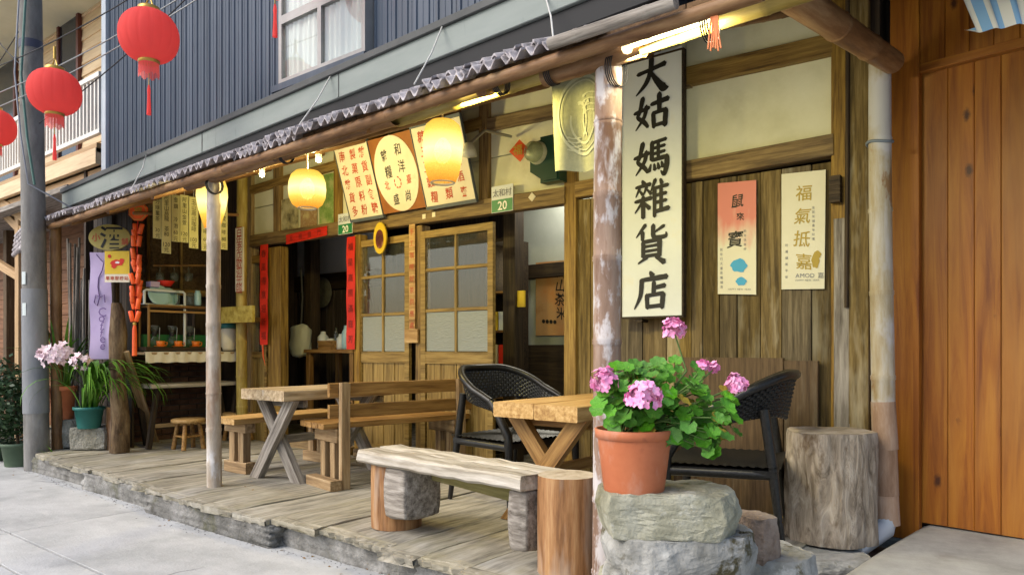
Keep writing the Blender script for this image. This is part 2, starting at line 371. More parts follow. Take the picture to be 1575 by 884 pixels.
MAT = dict(
 facade = pm("old_facade_timber", [(0.08,0.043,0.010),(0.21,0.125,0.030),(0.32,0.21,0.055)], 3.0, GR, rough=0.62, var=0.16, stain=((0.05,0.03,0.015),1.6,0.58,0.8,(0.5,3,3)), hue=0.25),
 board = pm("old_wall_board", [(0.045,0.03,0.010),(0.11,0.076,0.027),(0.19,0.14,0.06)], 3.0, GR, rough=0.75, var=0.40, stain=((0.30,0.265,0.185),1.1,0.54,0.68,(0.7,4,4)), stain2=((0.04,0.028,0.014),1.5,0.57,0.75,(0.6,3,3)), hue=0.4),
 wains = pm("brown_wainscot", [(0.045,0.026,0.012),(0.09,0.056,0.026),(0.13,0.083,0.041)], 3.0, GR, rough=0.7, var=0.1, stain=((0.23,0.19,0.13),2.0,0.55,0.8,(0.5,4,4))),
 dark = pm("dark_timber", [(0.012,0.008,0.005),(0.035,0.022,0.012),(0.06,0.04,0.02)], 3.0, GR, rough=0.7, var=0.2),
 grey = pm("weathered_grey_timber", [(0.10,0.085,0.07),(0.24,0.215,0.185),(0.38,0.35,0.31)], 3.0, GR, rough=0.85, var=0.12, stain=((0.05,0.035,0.025),1.5,0.56,0.75,(0.6,3,3))),
 deck = pm("weathered_deck_plank", [(0.13,0.118,0.088),(0.27,0.248,0.19),(0.385,0.355,0.285)], 2.6, (1.3,9,9), rough=0.88, var=0.13, stain=((0.20,0.18,0.085),1.2,0.54,0.78,(0.8,2,2)), stain2=((0.55,0.53,0.47),0.9,0.56,0.8), hue=0.2, bump=0.5),
 table = pm("table_pine", [(0.26,0.14,0.045),(0.42,0.26,0.095),(0.56,0.38,0.17)], 2.4, GR, rough=0.55, var=0.10, stain=((0.20,0.10,0.035),2.2,0.60,0.75,(0.6,3,3))),
 tgrey = pm("greyed_table_wood", [(0.19,0.13,0.07),(0.37,0.28,0.165),(0.52,0.42,0.28)], 2.4, GR, rough=0.75, var=0.10, stain=((0.45,0.41,0.36),1.5,0.52,0.72,(0.6,3,3))),
 bench = pm("varnished_bench_wood", [(0.13,0.062,0.018),(0.26,0.14,0.042),(0.38,0.225,0.075)], 2.6, GR, rough=0.5, var=0.14),
 benchf = pm("faded_bench_frame", [(0.16,0.10,0.05),(0.30,0.20,0.10),(0.42,0.31,0.18)], 2.6, GR, rough=0.7, var=0.12),
 pale = pm("bleached_plank", [(0.22,0.19,0.14),(0.44,0.40,0.33),(0.60,0.56,0.49)], 2.2, (0.9,12,12), rough=0.85, var=0.05, stain=((0.18,0.13,0.07),1.7,0.56,0.76,(0.6,3,3)), bump=0.5),
 log = pm("debarked_log", [(0.14,0.062,0.024),(0.31,0.155,0.062),(0.46,0.275,0.13)], 2.2, (0.9,9,9), rough=0.7, var=0.06, stain=((0.46,0.38,0.30),1.3,0.53,0.70,(0.5,3,3)), stain2=((0.08,0.04,0.02),2.4,0.62,0.75,(0.3,5,5)), bump=0.4),
 stump = pm("grey_stump", [(0.13,0.10,0.07),(0.31,0.26,0.20),(0.47,0.41,0.335)], 3.0, (1.3,5,5), rough=0.95, var=0.03, stain=((0.12,0.078,0.042),4.0,0.58,0.68,(0.8,2,2)), stain2=((0.52,0.47,0.41),1.6,0.52,0.75), bump=0.9, dist=1.4, bdist=0.03),
 stumptop = pm("cut_end_grain", [(0.30,0.24,0.16),(0.44,0.37,0.27),(0.55,0.48,0.38)], 14, (1,1,1), rough=0.9, var=0.05),
 cedar = pm("stained_cedar", [(0.145,0.037,0.003),(0.25,0.082,0.006),(0.335,0.132,0.012)], 1.9, (0.55,9,9), rough=0.5, knots=((0.05,0.013,0.003), (2.4,5.0,5.0), 0.085), var=0.16, stain=((0.13,0.03,0.006),1.7,0.60,0.8,(0.35,4,4)), stain2=((0.36,0.165,0.035),0.9,0.54,0.80,(0.4,2,2)), spec=0.4, dist=0.7),
 bamboo = pm("bamboo_grey", [(0.24,0.19,0.14),(0.38,0.32,0.255),(0.50,0.45,0.39)], 3.0, (1.0,6,6), rough=0.6, var=0.08, stain=((0.22,0.12,0.065),2.2,0.52,0.70,(0.8,3,3)), stain2=((0.56,0.55,0.55),4.0,0.56,0.66,(0.7,2,2)), bump=0.2),
 bamboobr = pm("bamboo_brown", [(0.12,0.056,0.022),(0.22,0.115,0.048),(0.31,0.19,0.09)], 3.0, (1.0,7,7), rough=0.55, var=0.10, stain=((0.10,0.05,0.02),2.0,0.58,0.8,(0.8,3,3)), bump=0.2),
 bamboogr = pm("bamboo_blotched", [(0.20,0.125,0.085),(0.28,0.19,0.14),(0.36,0.27,0.21)], 3.0, (0.7,5,5), rough=0.65, var=0.04, stain=((0.50,0.47,0.47),7.0,0.50,0.56,(0.45,1,1)), stain2=((0.17,0.09,0.05),4.0,0.60,0.68,(0.4,1.5,1.5)), bump=0.2),
 bamboopipe = pm("bamboo_pipe_grey", [(0.26,0.19,0.09),(0.36,0.31,0.22),(0.45,0.43,0.40)], 3.0, (0.7,5,5), rough=0.65, var=0.04, stain=((0.46,0.46,0.48),1.6,0.44,0.54,(1,1.5,1.5)), stain2=((0.25,0.15,0.07),6.0,0.58,0.64,(0.5,1.5,1.5)), bump=0.2),
 bambooye = pm("bamboo_yellow", [(0.22,0.15,0.03),(0.34,0.25,0.06),(0.44,0.35,0.11)], 3.0, (1.0,7,7), rough=0.5, var=0.1, stain=((0.13,0.07,0.02),2.0,0.58,0.8,(0.8,3,3)), bump=0.15),  # on the tie poles this yellow stands in for lamp light
 plaster = pm("cream_plaster", [(0.60,0.59,0.40),(0.69,0.68,0.49),(0.74,0.73,0.55)], 1.6, rough=0.9, var=0.05, stain=((0.46,0.43,0.25),2.2,0.60,0.85), bump=0.1, fine=60),
 concrete = pm("street_concrete", [(0.35,0.36,0.362),(0.45,0.46,0.462),(0.52,0.53,0.53)], 2.2, detail=9, cracks=((0.20,0.20,0.20),0.7,0.012), rough=0.85, var=0.035, stain=((0.25,0.255,0.26),1.1,0.52,0.80,(1,1.6,1)), stain2=((0.57,0.58,0.58),1.7,0.52,0.80,(1,2.2,1)), bump=0.5, fine=70, bdist=0.006),
 apron = pm("apron_concrete", [(0.22,0.22,0.205),(0.32,0.32,0.30),(0.40,0.40,0.38)], 2.0, rough=0.9, var=0.03, stain=((0.22,0.21,0.19),3.0,0.57,0.75), bump=0.4, fine=90, bdist=0.008),
 footing = pm("rough_footing", [(0.09,0.088,0.08),(0.20,0.197,0.185),(0.34,0.337,0.325)], 5.0, rough=0.95, var=0.18, stain=((0.10,0.10,0.05),3.0,0.56,0.72), bump=0.8, fine=40, bdist=0.02),
 polec = pm("pole_concrete", [(0.14,0.136,0.128),(0.195,0.19,0.181),(0.25,0.245,0.235)], 3.0, (1,3,3), rough=0.9, var=0.02, stain=((0.14,0.135,0.13),2.0,0.55,0.75,(1,3,3)), bump=0.2, fine=50),
 stone = pm("hewn_stone", [(0.17,0.165,0.115),(0.29,0.285,0.21),(0.40,0.395,0.32)], 5.0, rough=0.95, var=0.08, stain=((0.10,0.095,0.035),6.0,0.58,0.70), stain2=((0.50,0.50,0.44),7.0,0.60,0.72), bump=0.6, fine=80, bdist=0.008),
 stoneg = pm("grey_stone", [(0.19,0.19,0.17),(0.31,0.31,0.29),(0.43,0.43,0.41)], 6.0, rough=0.95, var=0.05, stain=((0.09,0.078,0.04),5.0,0.58,0.64), stain2=((0.50,0.50,0.47),9.0,0.60,0.72), bump=0.6, fine=80, bdist=0.008),
 stoner = pm("reddish_stone", [(0.13,0.095,0.07),(0.24,0.18,0.14),(0.32,0.26,0.21)], 7.0, rough=0.95, bump=0.8, fine=50, bdist=0.015),
 soil = pm("packed_soil", [(0.06,0.05,0.035),(0.13,0.115,0.085),(0.22,0.20,0.165)], 9.0, rough=1.0, bump=0.9, fine=60, bdist=0.03),
 terra = pm("terracotta_plastic", [(0.44,0.125,0.05),(0.52,0.165,0.07),(0.56,0.195,0.09)], 2.5, rough=0.5, var=0.04, stain=((0.60,0.36,0.26),5.0,0.52,0.80,(1,1,0.5)), stain2=((0.30,0.085,0.04),9.0,0.60,0.74), bump=0.12),
 teal = pm("teal_plastic", [(0.02,0.13,0.12),(0.035,0.19,0.17)], 3.0, rough=0.45, var=0.03, bump=0.0),
 greenpot = pm("green_plastic", [(0.06,0.10,0.06),(0.11,0.16,0.10)], 3.0, rough=0.6, var=0.05, bump=0.05),
 leaf = pm("geranium_leaf", [(0.035,0.14,0.008),(0.075,0.27,0.014),(0.14,0.38,0.03)], 14.0, rough=0.5, var=0.28, bump=0.3, bdist=0.004, hue=0.12),
 straple = pm("strap_leaf", [(0.04,0.12,0.012),(0.085,0.22,0.02),(0.16,0.31,0.04)], 6.0, rough=0.45, var=0.3, bump=0.1),
 bush = pm("dark_shrub_leaf", [(0.012,0.035,0.012),(0.03,0.07,0.022),(0.055,0.11,0.035)], 10.0, rough=0.5, var=0.25, bump=0.1),
 leafyel = pm('yellowed_leaf', [(0.20,0.15,0.02),(0.34,0.25,0.03),(0.30,0.32,0.05)], 14.0, rough=0.6, var=0.2, bump=0.3, bdist=0.004),
 barkbr = pm('brown_driftwood', [(0.05,0.03,0.015),(0.13,0.085,0.045),(0.22,0.16,0.09)], 4.0, (4,4,1.2), rough=0.9, bump=0.8, bdist=0.02),
 stem = flat("plant_stem", (0.10,0.17,0.04), 0.6),
 pink = pm("pink_petal", [(0.80,0.22,0.48),(0.90,0.36,0.62),(0.94,0.54,0.74)], 30.0, rough=0.6, var=0.08, bump=0),
 orchid = pm("pale_orchid_petal", [(0.62,0.42,0.52),(0.78,0.62,0.68),(0.85,0.74,0.78)], 25.0, rough=0.6, var=0.06, bump=0),
 yelorch = pm("yellow_orchid_petal", [(0.28,0.24,0.03),(0.46,0.38,0.06)], 25.0, rough=0.6, bump=0),
 rattan = pm("black_rattan", [(0.005,0.005,0.005),(0.011,0.011,0.011),(0.022,0.022,0.02)], 90.0, rough=0.30, var=0.1, bump=0.3, bdist=0.002),
 blueclad = pm("blue_steel_cladding", [(0.042,0.059,0.089),(0.056,0.076,0.110),(0.068,0.090,0.127)], 1.2, (4,4,0.5), rough=0.5, var=0.09, bump=0.05, spec=0.35, stain=((0.09,0.105,0.125),3.0,0.56,0.75,(3,3,0.12)), stain2=((0.035,0.042,0.055),2.0,0.58,0.8,(4,4,0.2))),
 fascia = pm("grey_green_fascia", [(0.20,0.235,0.22),(0.25,0.285,0.27)], 2.0, (0.6,3,3), rough=0.6, var=0.03, stain=((0.15,0.17,0.16),3.0,0.6,0.8,(6,1,1)), bump=0.05),
 fasciad = pm("dark_gutter_steel", [(0.05,0.055,0.055),(0.085,0.09,0.09)], 2.0, rough=0.6, var=0.03, bump=0.05),
 black = flat("shade_black", (0.012,0.013,0.015), 0.7),
 sheet = pm("cement_roof_sheet", [(0.19,0.175,0.175),(0.38,0.35,0.36),(0.58,0.55,0.565)], 14.0, rough=0.95, var=0.15, stain=((0.05,0.045,0.045),11.0,0.58,0.68), bump=0.6, bdist=0.008),
 trim = pm("pale_corner_trim", [(0.42,0.47,0.52),(0.52,0.57,0.62)], 3.0, rough=0.5, var=0.0, stain=((0.28,0.30,0.32),4.0,0.6,0.75), bump=0.05),
 siding = pm("tan_siding", [(0.62,0.45,0.26),(0.72,0.55,0.34),(0.78,0.62,0.40)], 2.2, GR, rough=0.6, var=0.08, bump=0.1),
 tanbeam = pm("tan_beam", [(0.34,0.21,0.10),(0.46,0.30,0.15),(0.54,0.37,0.20)], 2.2, GR, rough=0.6, var=0.08, bump=0.1),
 white = pm("white_paint", [(0.70,0.68,0.63),(0.80,0.78,0.73)], 5.0, rough=0.5, var=0.03, bump=0.03),
 signw = pm("sign_board_white", [(0.57,0.615,0.635),(0.65,0.695,0.715)], 2.0, rough=0.55, var=0.0, stain=((0.60,0.59,0.50),4.0,0.6,0.8), bump=0.03),
 cream = pm("cream_sign_paint", [(0.62,0.56,0.42),(0.72,0.67,0.53)], 3.0, rough=0.6, var=0.03, stain=((0.5,0.4,0.25),5.0,0.62,0.8), bump=0.03),
 strip = pm("yellowed_price_card", [(0.56,0.52,0.22),(0.66,0.62,0.30)], 6.0, rough=0.7, var=0.07, bump=0.02),
 oxblood = pm("sign_brown_board", [(0.20,0.065,0.012),(0.30,0.11,0.02)], 3.0, rough=0.6, var=0.02, bump=0.1),
 ink = flat("black_ink", (0.006,0.006,0.006), 0.55),
 redink = flat("red_ink", (0.42,0.055,0.02), 0.6),
 goldink = flat("gold_ink", (0.38,0.27,0.03), 0.5),
 greyink = flat("grey_ink", (0.16,0.17,0.20), 0.6),
 greenink = flat("green_paint", (0.02,0.20,0.07), 0.5),
 whiteink = flat("white_ink", (0.8,0.8,0.76), 0.6),
 red = pm("red_paper", [(0.52,0.018,0.008),(0.66,0.03,0.012)], 5.0, rough=0.55, var=0.08, bump=0.08),
 orange = pm("orange_red_paper", [(0.62,0.07,0.015),(0.78,0.13,0.025)], 7.0, rough=0.45, var=0.15, bump=0.1),
 lred = None, gold = flat("gold_trim", (0.55,0.36,0.08), 0.35, 0.6),
 steel = flat("dull_steel", (0.35,0.36,0.36), 0.4, 0.8), wire = flat("black_wire", (0.02,0.02,0.022), 0.6), wirew = flat("pale_rope", (0.55,0.55,0.52), 0.8),
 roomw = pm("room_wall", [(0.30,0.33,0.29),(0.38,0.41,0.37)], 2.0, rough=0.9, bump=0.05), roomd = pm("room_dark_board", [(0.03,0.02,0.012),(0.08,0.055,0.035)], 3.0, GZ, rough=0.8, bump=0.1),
 cloth = pm("linen_cloth", [(0.22,0.22,0.13),(0.27,0.27,0.165)], 60.0, rough=0.9, var=0.02, bump=0.2, bdist=0.002),
 meter = flat("dark_green_meter", (0.012,0.045,0.03), 0.35), yellow = pm("yellow_paint", [(0.62,0.42,0.02),(0.72,0.52,0.04)], 4.0, rough=0.5, bump=0.03),
 purple = pm("lilac_banner", [(0.42,0.33,0.55),(0.52,0.43,0.64)], 3.0, rough=0.7, var=0.0, bump=0.05),
 brick = pm("brown_brick", [(0.07,0.035,0.022),(0.13,0.065,0.04),(0.19,0.10,0.06)], 8.0, rough=0.9, var=0.25, bump=0.4), mortar = flat("mortar", (0.10,0.085,0.07), 0.95),
 cup = flat("orange_cup", (0.72,0.19,0.02), 0.3), ceram = flat("white_ceramic", (0.62,0.66,0.66), 0.3), aqua = flat("pale_blue_plate", (0.35,0.55,0.60), 0.3),
 greencan = flat("green_crate", (0.02,0.14,0.04), 0.5),
)
def red_lantern_mat():
    m, N, L, b = nmat("red_lantern_cloth")
    b.inputs["Base Color"].default_value = (0.95, 0.135, 0.13, 1); b.inputs["Roughness"].default_value = 0.75; b.inputs["Specular IOR Level"].default_value = 0.15
    t = N.new("ShaderNodeBsdfTranslucent"); t.inputs[0].default_value = (1.0, 0.30, 0.27, 1)
    mx = N.new("ShaderNodeMixShader"); mx.inputs[0].default_value = 0.6
    L.new(b.outputs[0], mx.inputs[1]); L.new(t.outputs[0], mx.inputs[2]); L.new(mx.outputs[0], N["Material Output"].inputs[0])
    return m
MAT['lred'] = red_lantern_mat()
def glass_mat(name, tint, clear, rough=0.02):
    m, N, L, b = nmat(name)
    tr = N.new("ShaderNodeBsdfTransparent"); tr.inputs[0].default_value = (*tint, 1)
    gl = N.new("ShaderNodeBsdfGlossy"); gl.inputs["Roughness"].default_value = rough
    fr = N.new("ShaderNodeFresnel"); gm = N.new("ShaderNodeNewGeometry"); mi_ = N.new("ShaderNodeMapRange"); mi_.inputs["To Min"].default_value = 1.5; mi_.inputs["To Max"].default_value = 1/1.5
    L.new(gm.outputs["Backfacing"], mi_.inputs["Value"]); L.new(mi_.outputs[0], fr.inputs[0])
    df = N.new("ShaderNodeBsdfDiffuse"); df.inputs[0].default_value = (0.33, 0.36, 0.33, 1)
    m1 = N.new("ShaderNodeMixShader"); m1.inputs[0].default_value = 1 - clear
    L.new(tr.outputs[0], m1.inputs[1]); L.new(df.outputs[0], m1.inputs[2])
    m2 = N.new("ShaderNodeMixShader")
    L.new(fr.outputs[0], m2.inputs[0]); L.new(m1.outputs[0], m2.inputs[1]); L.new(gl.outputs[0], m2.inputs[2])
    if rough > 0.1:
        nz = N.new("ShaderNodeTexNoise"); nz.inputs["Scale"].default_value = 45; tc = N.new("ShaderNodeTexCoord")
        mp = N.new("ShaderNodeMapping"); mp.inputs["Scale"].default_value = (0.5, 1, 1.6); L.new(tc.outputs["Object"], mp.inputs[0]); L.new(mp.outputs[0], nz.inputs["Vector"])
        bp = N.new("ShaderNodeBump"); bp.inputs["Strength"].default_value = 0.6; bp.inputs["Distance"].default_value = 0.01
        L.new(nz.outputs["Fac"], bp.inputs["Height"]); L.new(bp.outputs[0], gl.inputs["Normal"]); L.new(bp.outputs[0], df.inputs["Normal"])
    L.new(m2.outputs[0], N["Material Output"].inputs[0])
    return m
MAT['glass'] = glass_mat("window_glass", (0.95, 0.97, 0.95), 0.95)
MAT['frost'] = glass_mat("frosted_glass", (0.7, 0.75, 0.7), 0.25, 0.35)
MAT['jar'] = glass_mat("jar_glass", (0.85, 0.92, 0.88), 0.9)

# ---------------------------------------------------------------- lettering
_glyph = {}
def glyph(ch, bold=0.0):
    if (ch, bold) not in _glyph:
        c = bpy.data.curves.new('glyph', 'FONT'); c.body = ch; c.offset = bold; c.resolution_u = 2
        o = bpy.data.objects.new('glyph', c); COL.objects.link(o)
        dg = bpy.context.evaluated_depsgraph_get(); dg.update()
        me = bpy.data.meshes.new_from_object(o.evaluated_get(dg))
        vs = [v.co.copy() for v in me.vertices]; fs = [tuple(p.vertices) for p in me.polygons]
        bpy.data.meshes.remove(me); bpy.data.objects.remove(o); bpy.data.curves.remove(c)
        if vs:
            x0, x1 = min(v.x for v in vs), max(v.x for v in vs); y0, y1 = min(v.y for v in vs), max(v.y for v in vs)
            vs = [(v.x - (x0+x1)/2, v.y - (y0+y1)/2) for v in vs]
            _glyph[(ch, bold)] = (vs, fs, x1 - x0)
        else: _glyph[(ch, bold)] = ([], [], 0.3)
    return _glyph[(ch, bold)]
def write(mb, ch, o, r, u, size, bold=0.0, mi=0, slant=0.0, wide=1.0):
    vs, fs, w = glyph(ch, bold)
    mb.add([o + r * ((x*wide + slant*y) * size) + u * (y * size) for x, y in vs], fs, mi)
def vlettering(name, mat, parent, cols, o, r, u, bold=0.0, jit=0.0, wide=1.0):
    """cols: list of (text, x, y_top, step, size) measured on the board from its top-left o along r and down -u"""
    mb = MB(); rnd = random.Random(len(cols) * 7 + len(cols[0][0])); last = None
    for text, x, y, step, size in cols:
        for i, ch in enumerate(text):
            if ch == ' ': continue
            rr = r + u * rnd.uniform(-jit, jit); uu = u - r * rnd.uniform(-jit, jit)
            tgt = MB() if size >= 0.05 else mb
            write(tgt, ch, o + r * (x + size*rnd.uniform(-jit, jit)*0.5) - u * (y + step * i), rr, uu, size * (1 + rnd.uniform(-jit, jit)*0.4), bold, wide=wide, slant=rnd.uniform(0, jit))
            if tgt is not mb: make('character', tgt, mat, parent)
    if mb.v: make(name, mb, mat, parent, kind='stuff')
def hlettering(name, mat, parent, text, o, r, u, size, step=None, bold=0.0):
    mb = MB(); x = 0
    for ch in text:
        w = glyph(ch, bold)[2] if ch != ' ' else 0.3
        adv = step if step else (w + 0.12) * size
        if ch != ' ': write(mb, ch, o + r * (x + (0 if step else w*size/2)), r, u, size, bold)
        x += adv
    return make(name, mb, mat, parent, kind='stuff')
class Board:
    """a flat board given by its four photo corners on planes; TL, TR, BR, BL world points; face towards the street"""
    def __init__(s, tl, tr, br, bl):
        s.tl, s.tr, s.br, s.bl = tl, tr, br, bl
        s.r = (tr - tl).normalized(); s.u = (tl - bl).normalized(); s.n = s.r.cross(s.u).normalized()
        s.w = ((tr - tl).length + (br - bl).length) / 2; s.h = ((tl - bl).length + (tr - br).length) / 2
    def mb(s, thick, grow=0.0, back=0.0, mb=None, mi=0):
        mb = mb or MB(); g = grow
        pts = [s.bl - s.r*g - s.u*g, s.br + s.r*g - s.u*g, s.tr + s.r*g + s.u*g, s.tl - s.r*g + s.u*g]
        return mb.slab([p - s.n*back for p in pts], -s.n * thick, mi)
    def o(s, e=0.002): return s.tl + s.n * e
def fboard(x0, y0, x1, y1, off, y0r=None, y1r=None):
    """upright board on the facade from photo px: left x0, right x1, top y0 (y0r at right), bottom y1 (y1r)"""
    a = F(x0, y0, off); b = F(x1, y0 if y0r is None else y0r, off); c = F(x1, y1 if y1r is None else y1r, off); d = F(x0, y1, off)
    zt, zb = (a.z + b.z)/2, (c.z + d.z)/2
    if y0r is None: a.z = b.z = zt; 
    if y1r is None: c.z = d.z = zb
    return Board(a, b, c, d)
# ================================================================ STREET AND GROUND
g = MB(); g.box(-1500, 1500, -1500, 1500, -0.6, -0.03)
make("ground", g, MAT['soil'], kind='structure')
street = thing("street", (-4, 0, 0), None, None, kind='structure')
def slab_piece(x0, x1, y0, y1, dz=0.0):
    mb = MB(); z = dz; c = 0.002
    vs = [(x0,y0,-0.1),(x1,y0,-0.1),(x1,y1,-0.1),(x0,y1,-0.1),(x0,y0,z-c),(x1,y0,z-c),(x1,y1,z-c),(x0,y1,z-c),(x0+c,y0+c,z),(x1-c,y0+c,z),(x1-c,y1-c,z),(x0+c,y1-c,z)]
    mb.add(vs, [(0,1,5,4),(1,2,6,5),(2,3,7,6),(3,0,4,7),(4,5,9,8),(5,6,10,9),(6,7,11,10),(7,4,8,11),(8,9,10,11)])
    make("street_slab", mb, MAT['concrete'], street)
rows = [(-6.0, -2.6), (-2.59, 1.373), (1.387, 1.643), (1.657, 2.78)]
rnd = random.Random(3)
for (y0, y1) in rows:
    x = -30.0 + rnd.uniform(0, 2)
    step = 3.4 if y1 - y0 > 0.5 else 2.0
    while x < 8:
        slab_piece(x, x + step - 0.008, y0, y1, rnd.uniform(-0.002, 0.002)); x += step
# concrete apron in front of the cedar door
ap = MB()
top = [(-1.02,2.0,0.06),(-0.93,3.25,0.19),(-0.80,4.40,0.205),(-0.70,4.62,0.21),(4.2,4.62,0.21),(4.2,2.0,0.06)]
n = len(top)
xs = 24; ys = 16; vs = []; fs = []
for j in range(ys + 1):
    y = 1.9 + 2.75 * j / ys
    xl = -1.03 + 0.09 * (y - 1.9)
    for i in range(xs + 1):
        t = i / xs; x = xl + (4.2 - xl) * t * t
        z = 0.05 + 0.16 * min(1.0, max(0.0, (y - 1.9) / 1.6))
        ed = 0.05 * max(0, 1 - (x - xl) / 0.06)
        z += 0.010 * noise.noise(Vector((x*3, y*3, 1))) - ed
        vs.append((x + (0.025*noise.noise(Vector((0, y*5, 2))) if i == 0 else 0), y, z))
for j in range(ys):
    for i in range(xs):
        a = j*(xs+1)+i; fs.append((a, a+1, a+xs+2, a+xs+1))
ap.add(vs, fs, 0, True)
edge = [j*(xs+1) for j in range(ys+1)]
ap.add([vs[e] for e in edge] + [(vs[e][0]-0.03, vs[e][1], -0.05) for e in edge], [(j, j+1, ys+2+j, ys+1+j) for j in range(ys)], 0, True)
make("apron_pavement", ap, MAT['apron'], kind='structure')
so = MB()
vs = []; fs = []
for j in range(13):
    for i in range(13):
        x, y = -1.9 + 1.2*i/12, 2.2 + 2.2*j/12
        vs.append((x, y, 0.03 + 0.06*min(1, max(0, (y-2.5)/0.8)) + 0.02*noise.noise(Vector((x*6, y*6, 0)))))
for j in range(12):
    for i in range(12):
        a = j*13+i; fs.append((a, a+1, a+14, a+13))
so.add(vs, fs, 0, True); make("soil_path", so, MAT['soil'], kind='structure')

# ================================================================ PORCH FLOOR
porch = thing("porch_floor", (-4.8, 3.5, 0), None, None, kind='structure')
x = -8.55; rnd = random.Random(11)
def edge_y(x): return 2.50 + 0.05*math.sin(x*1.7) + (0.24 * max(0, (-x - 6.9)/1.5))
while x < -1.30:
    w = rnd.uniform(0.24, 0.42)
    y0 = edge_y(x) + (rnd.uniform(-0.015, 0.015) if x < -3.6 else rnd.uniform(-0.05, 0.04)) - (0.05 if x > -3.0 else 0)
    L = 4.50 - y0; seedd = rnd.random()*100
    mb = beam_mb(L, w - 0.006, 0.045, 0.004, 10, 0.003, int(seedd*10))
    # ragged, worn front end
    nv = []
    for (vx, vy, vz) in mb.v:
        if vx < 1e-6:
            vx += 0.045*noise.noise(Vector((vy*26 + seedd, vz*20, 0))); vz -= 0.006
        elif vx < 0.3: vy += 0.004*noise.noise(Vector((vx*20, seedd, vy)))
        nv.append((vx, vy, vz))
    mb.v = nv
    zc = DECK - 0.0225 + rnd.uniform(-0.005, 0.004)
    place("plank", mesh("plank", mb, MAT['deck']), porch, frame((x + w/2, y0, zc), (x + w/2 + rnd.uniform(-0.01, 0.01), 4.5, zc)))
    # splintered lip of the plank end
    lip = MB(); lp = []; m = 15
    for k in range(m):
        xx = x + 0.001 + (w-0.002)*k/(m-1); o = (0.022 if x < -3.6 else 0.05)*(0.5+noise.noise(Vector((xx*24, seedd, 3))))
        lp += [(xx, y0 + 0.05, zc + 0.020), (xx, y0 - o, zc + 0.010 + 0.008*noise.noise(Vector((xx*31, 1, 1)))), (xx, y0 - o*0.8, zc - 0.012 - 0.022*abs(noise.noise(Vector((xx*37, 5, 1))))), (xx, y0 + 0.05, zc - 0.022)]
    fs = []
    for k in range(m-1):
        for q in range(3): fs.append((4*k+q, 4*k+q+1, 4*k+5+q, 4*k+4+q))
    lip.add(lp, fs, 0, False)
    make("plank_end", lip, MAT['deck'], porch)
    x += w
x = -8.7; k = 0
while x < -1.5:
    w = rnd.uniform(0.7, 1.7); k += 1
    h = rnd.uniform(0.145, 0.165)
    mb = rock_mb(w*1.08, 0.36, h, k, 18, 0.035, 0.985, 5.0)
    yy = edge_y(x + w/2) + 0.205 + rnd.uniform(-0.025, 0.02)
    place("footing_stone", mesh("footing_stone", mb, MAT['footing']), porch, Matrix.Translation((x + w/2, yy, -0.012)))
    x += w
fill = MB(); fill.box(-8.5, -1.6, 2.98, 4.5, -0.05, DECK - 0.05); make("footing_fill", fill, MAT['footing'], porch)

# ================================================================ SHOP HOUSE (facade, doors, room)
shop = thing("timber_shop", (-4.3, FY, DECK), "old timber shop front with cream plaster panels, sliding glass doors and plank wall", "shop")
TH = 0.10
def fpost(x0, x1, ztop=None, ytop=None, ybot=None, off=0.0, th=TH, mat='facade', name="timber_post", zb=DECK):
    a = F(x0, 400, off); b = F(x1, 400, off); xc = (a.x + b.x)/2; w = abs(b.x - a.x)
    xm = (x0 + x1)/2
    zt = F(xm, ytop, off).z if ytop is not None else ztop
    if ybot is not None: zb = F(xm, ybot, off).z
    return beam(name, (xc, FY - off + th/2, zb), (xc, FY - off + th/2, zt), w, th, MAT[mat], shop, up=(0, 1, 0), wob=0.002)
def fbeam(x0, y0, x1, y1, h, off=0.0, th=0.09, mat='facade', name="cross_beam"):
    """y0, y1: centre line at both ends"""
    a = F(x0, y0, off); b = F(x1, y1, off); a.y += th/2; b.y += th/2
    return beam(name, a, b, th, h, MAT[mat], shop, wob=0.002)
ROOFZ = EYE + 2.08
fpost(412, 431, ztop=EYE+1.06); fpost(545, 553, ztop=EYE+1.06, mat='facade'); fpost(639, 649, ztop=EYE+1.06); fpost(867, 885, ztop=ROOFZ)
fpost(1278, 1306, ztop=ROOFZ, off=0.01)
fpost(420, 430, ztop=ROOFZ, zb=EYE+1.16); fpost(736, 750, ztop=ROOFZ, zb=EYE+1.16); fpost(513, 522, ztop=ROOFZ, zb=EYE+1.16); fpost(372, 386, ztop=ROOFZ, off=0.0); fpost(640, 650, ztop=ROOFZ, zb=EYE+1.16)
fbeam(384, 371, 868, 300, 0.125, off=0.015, name="lintel_beam")
fbeam(384, 292, 740, 187, 0.085, off=0.005); fbeam(749, 192, 868, 166, 0.10, off=0.005)
fbeam(1050, 118, 1280, 66, 0.12, off=0.012); fbeam(1052, 263, 1281, 222, 0.125, off=0.02)
fbeam(884, 155, 1060, 118, 0.12, off=0.012); fbeam(884, 292, 1056, 263, 0.115, off=0.02)
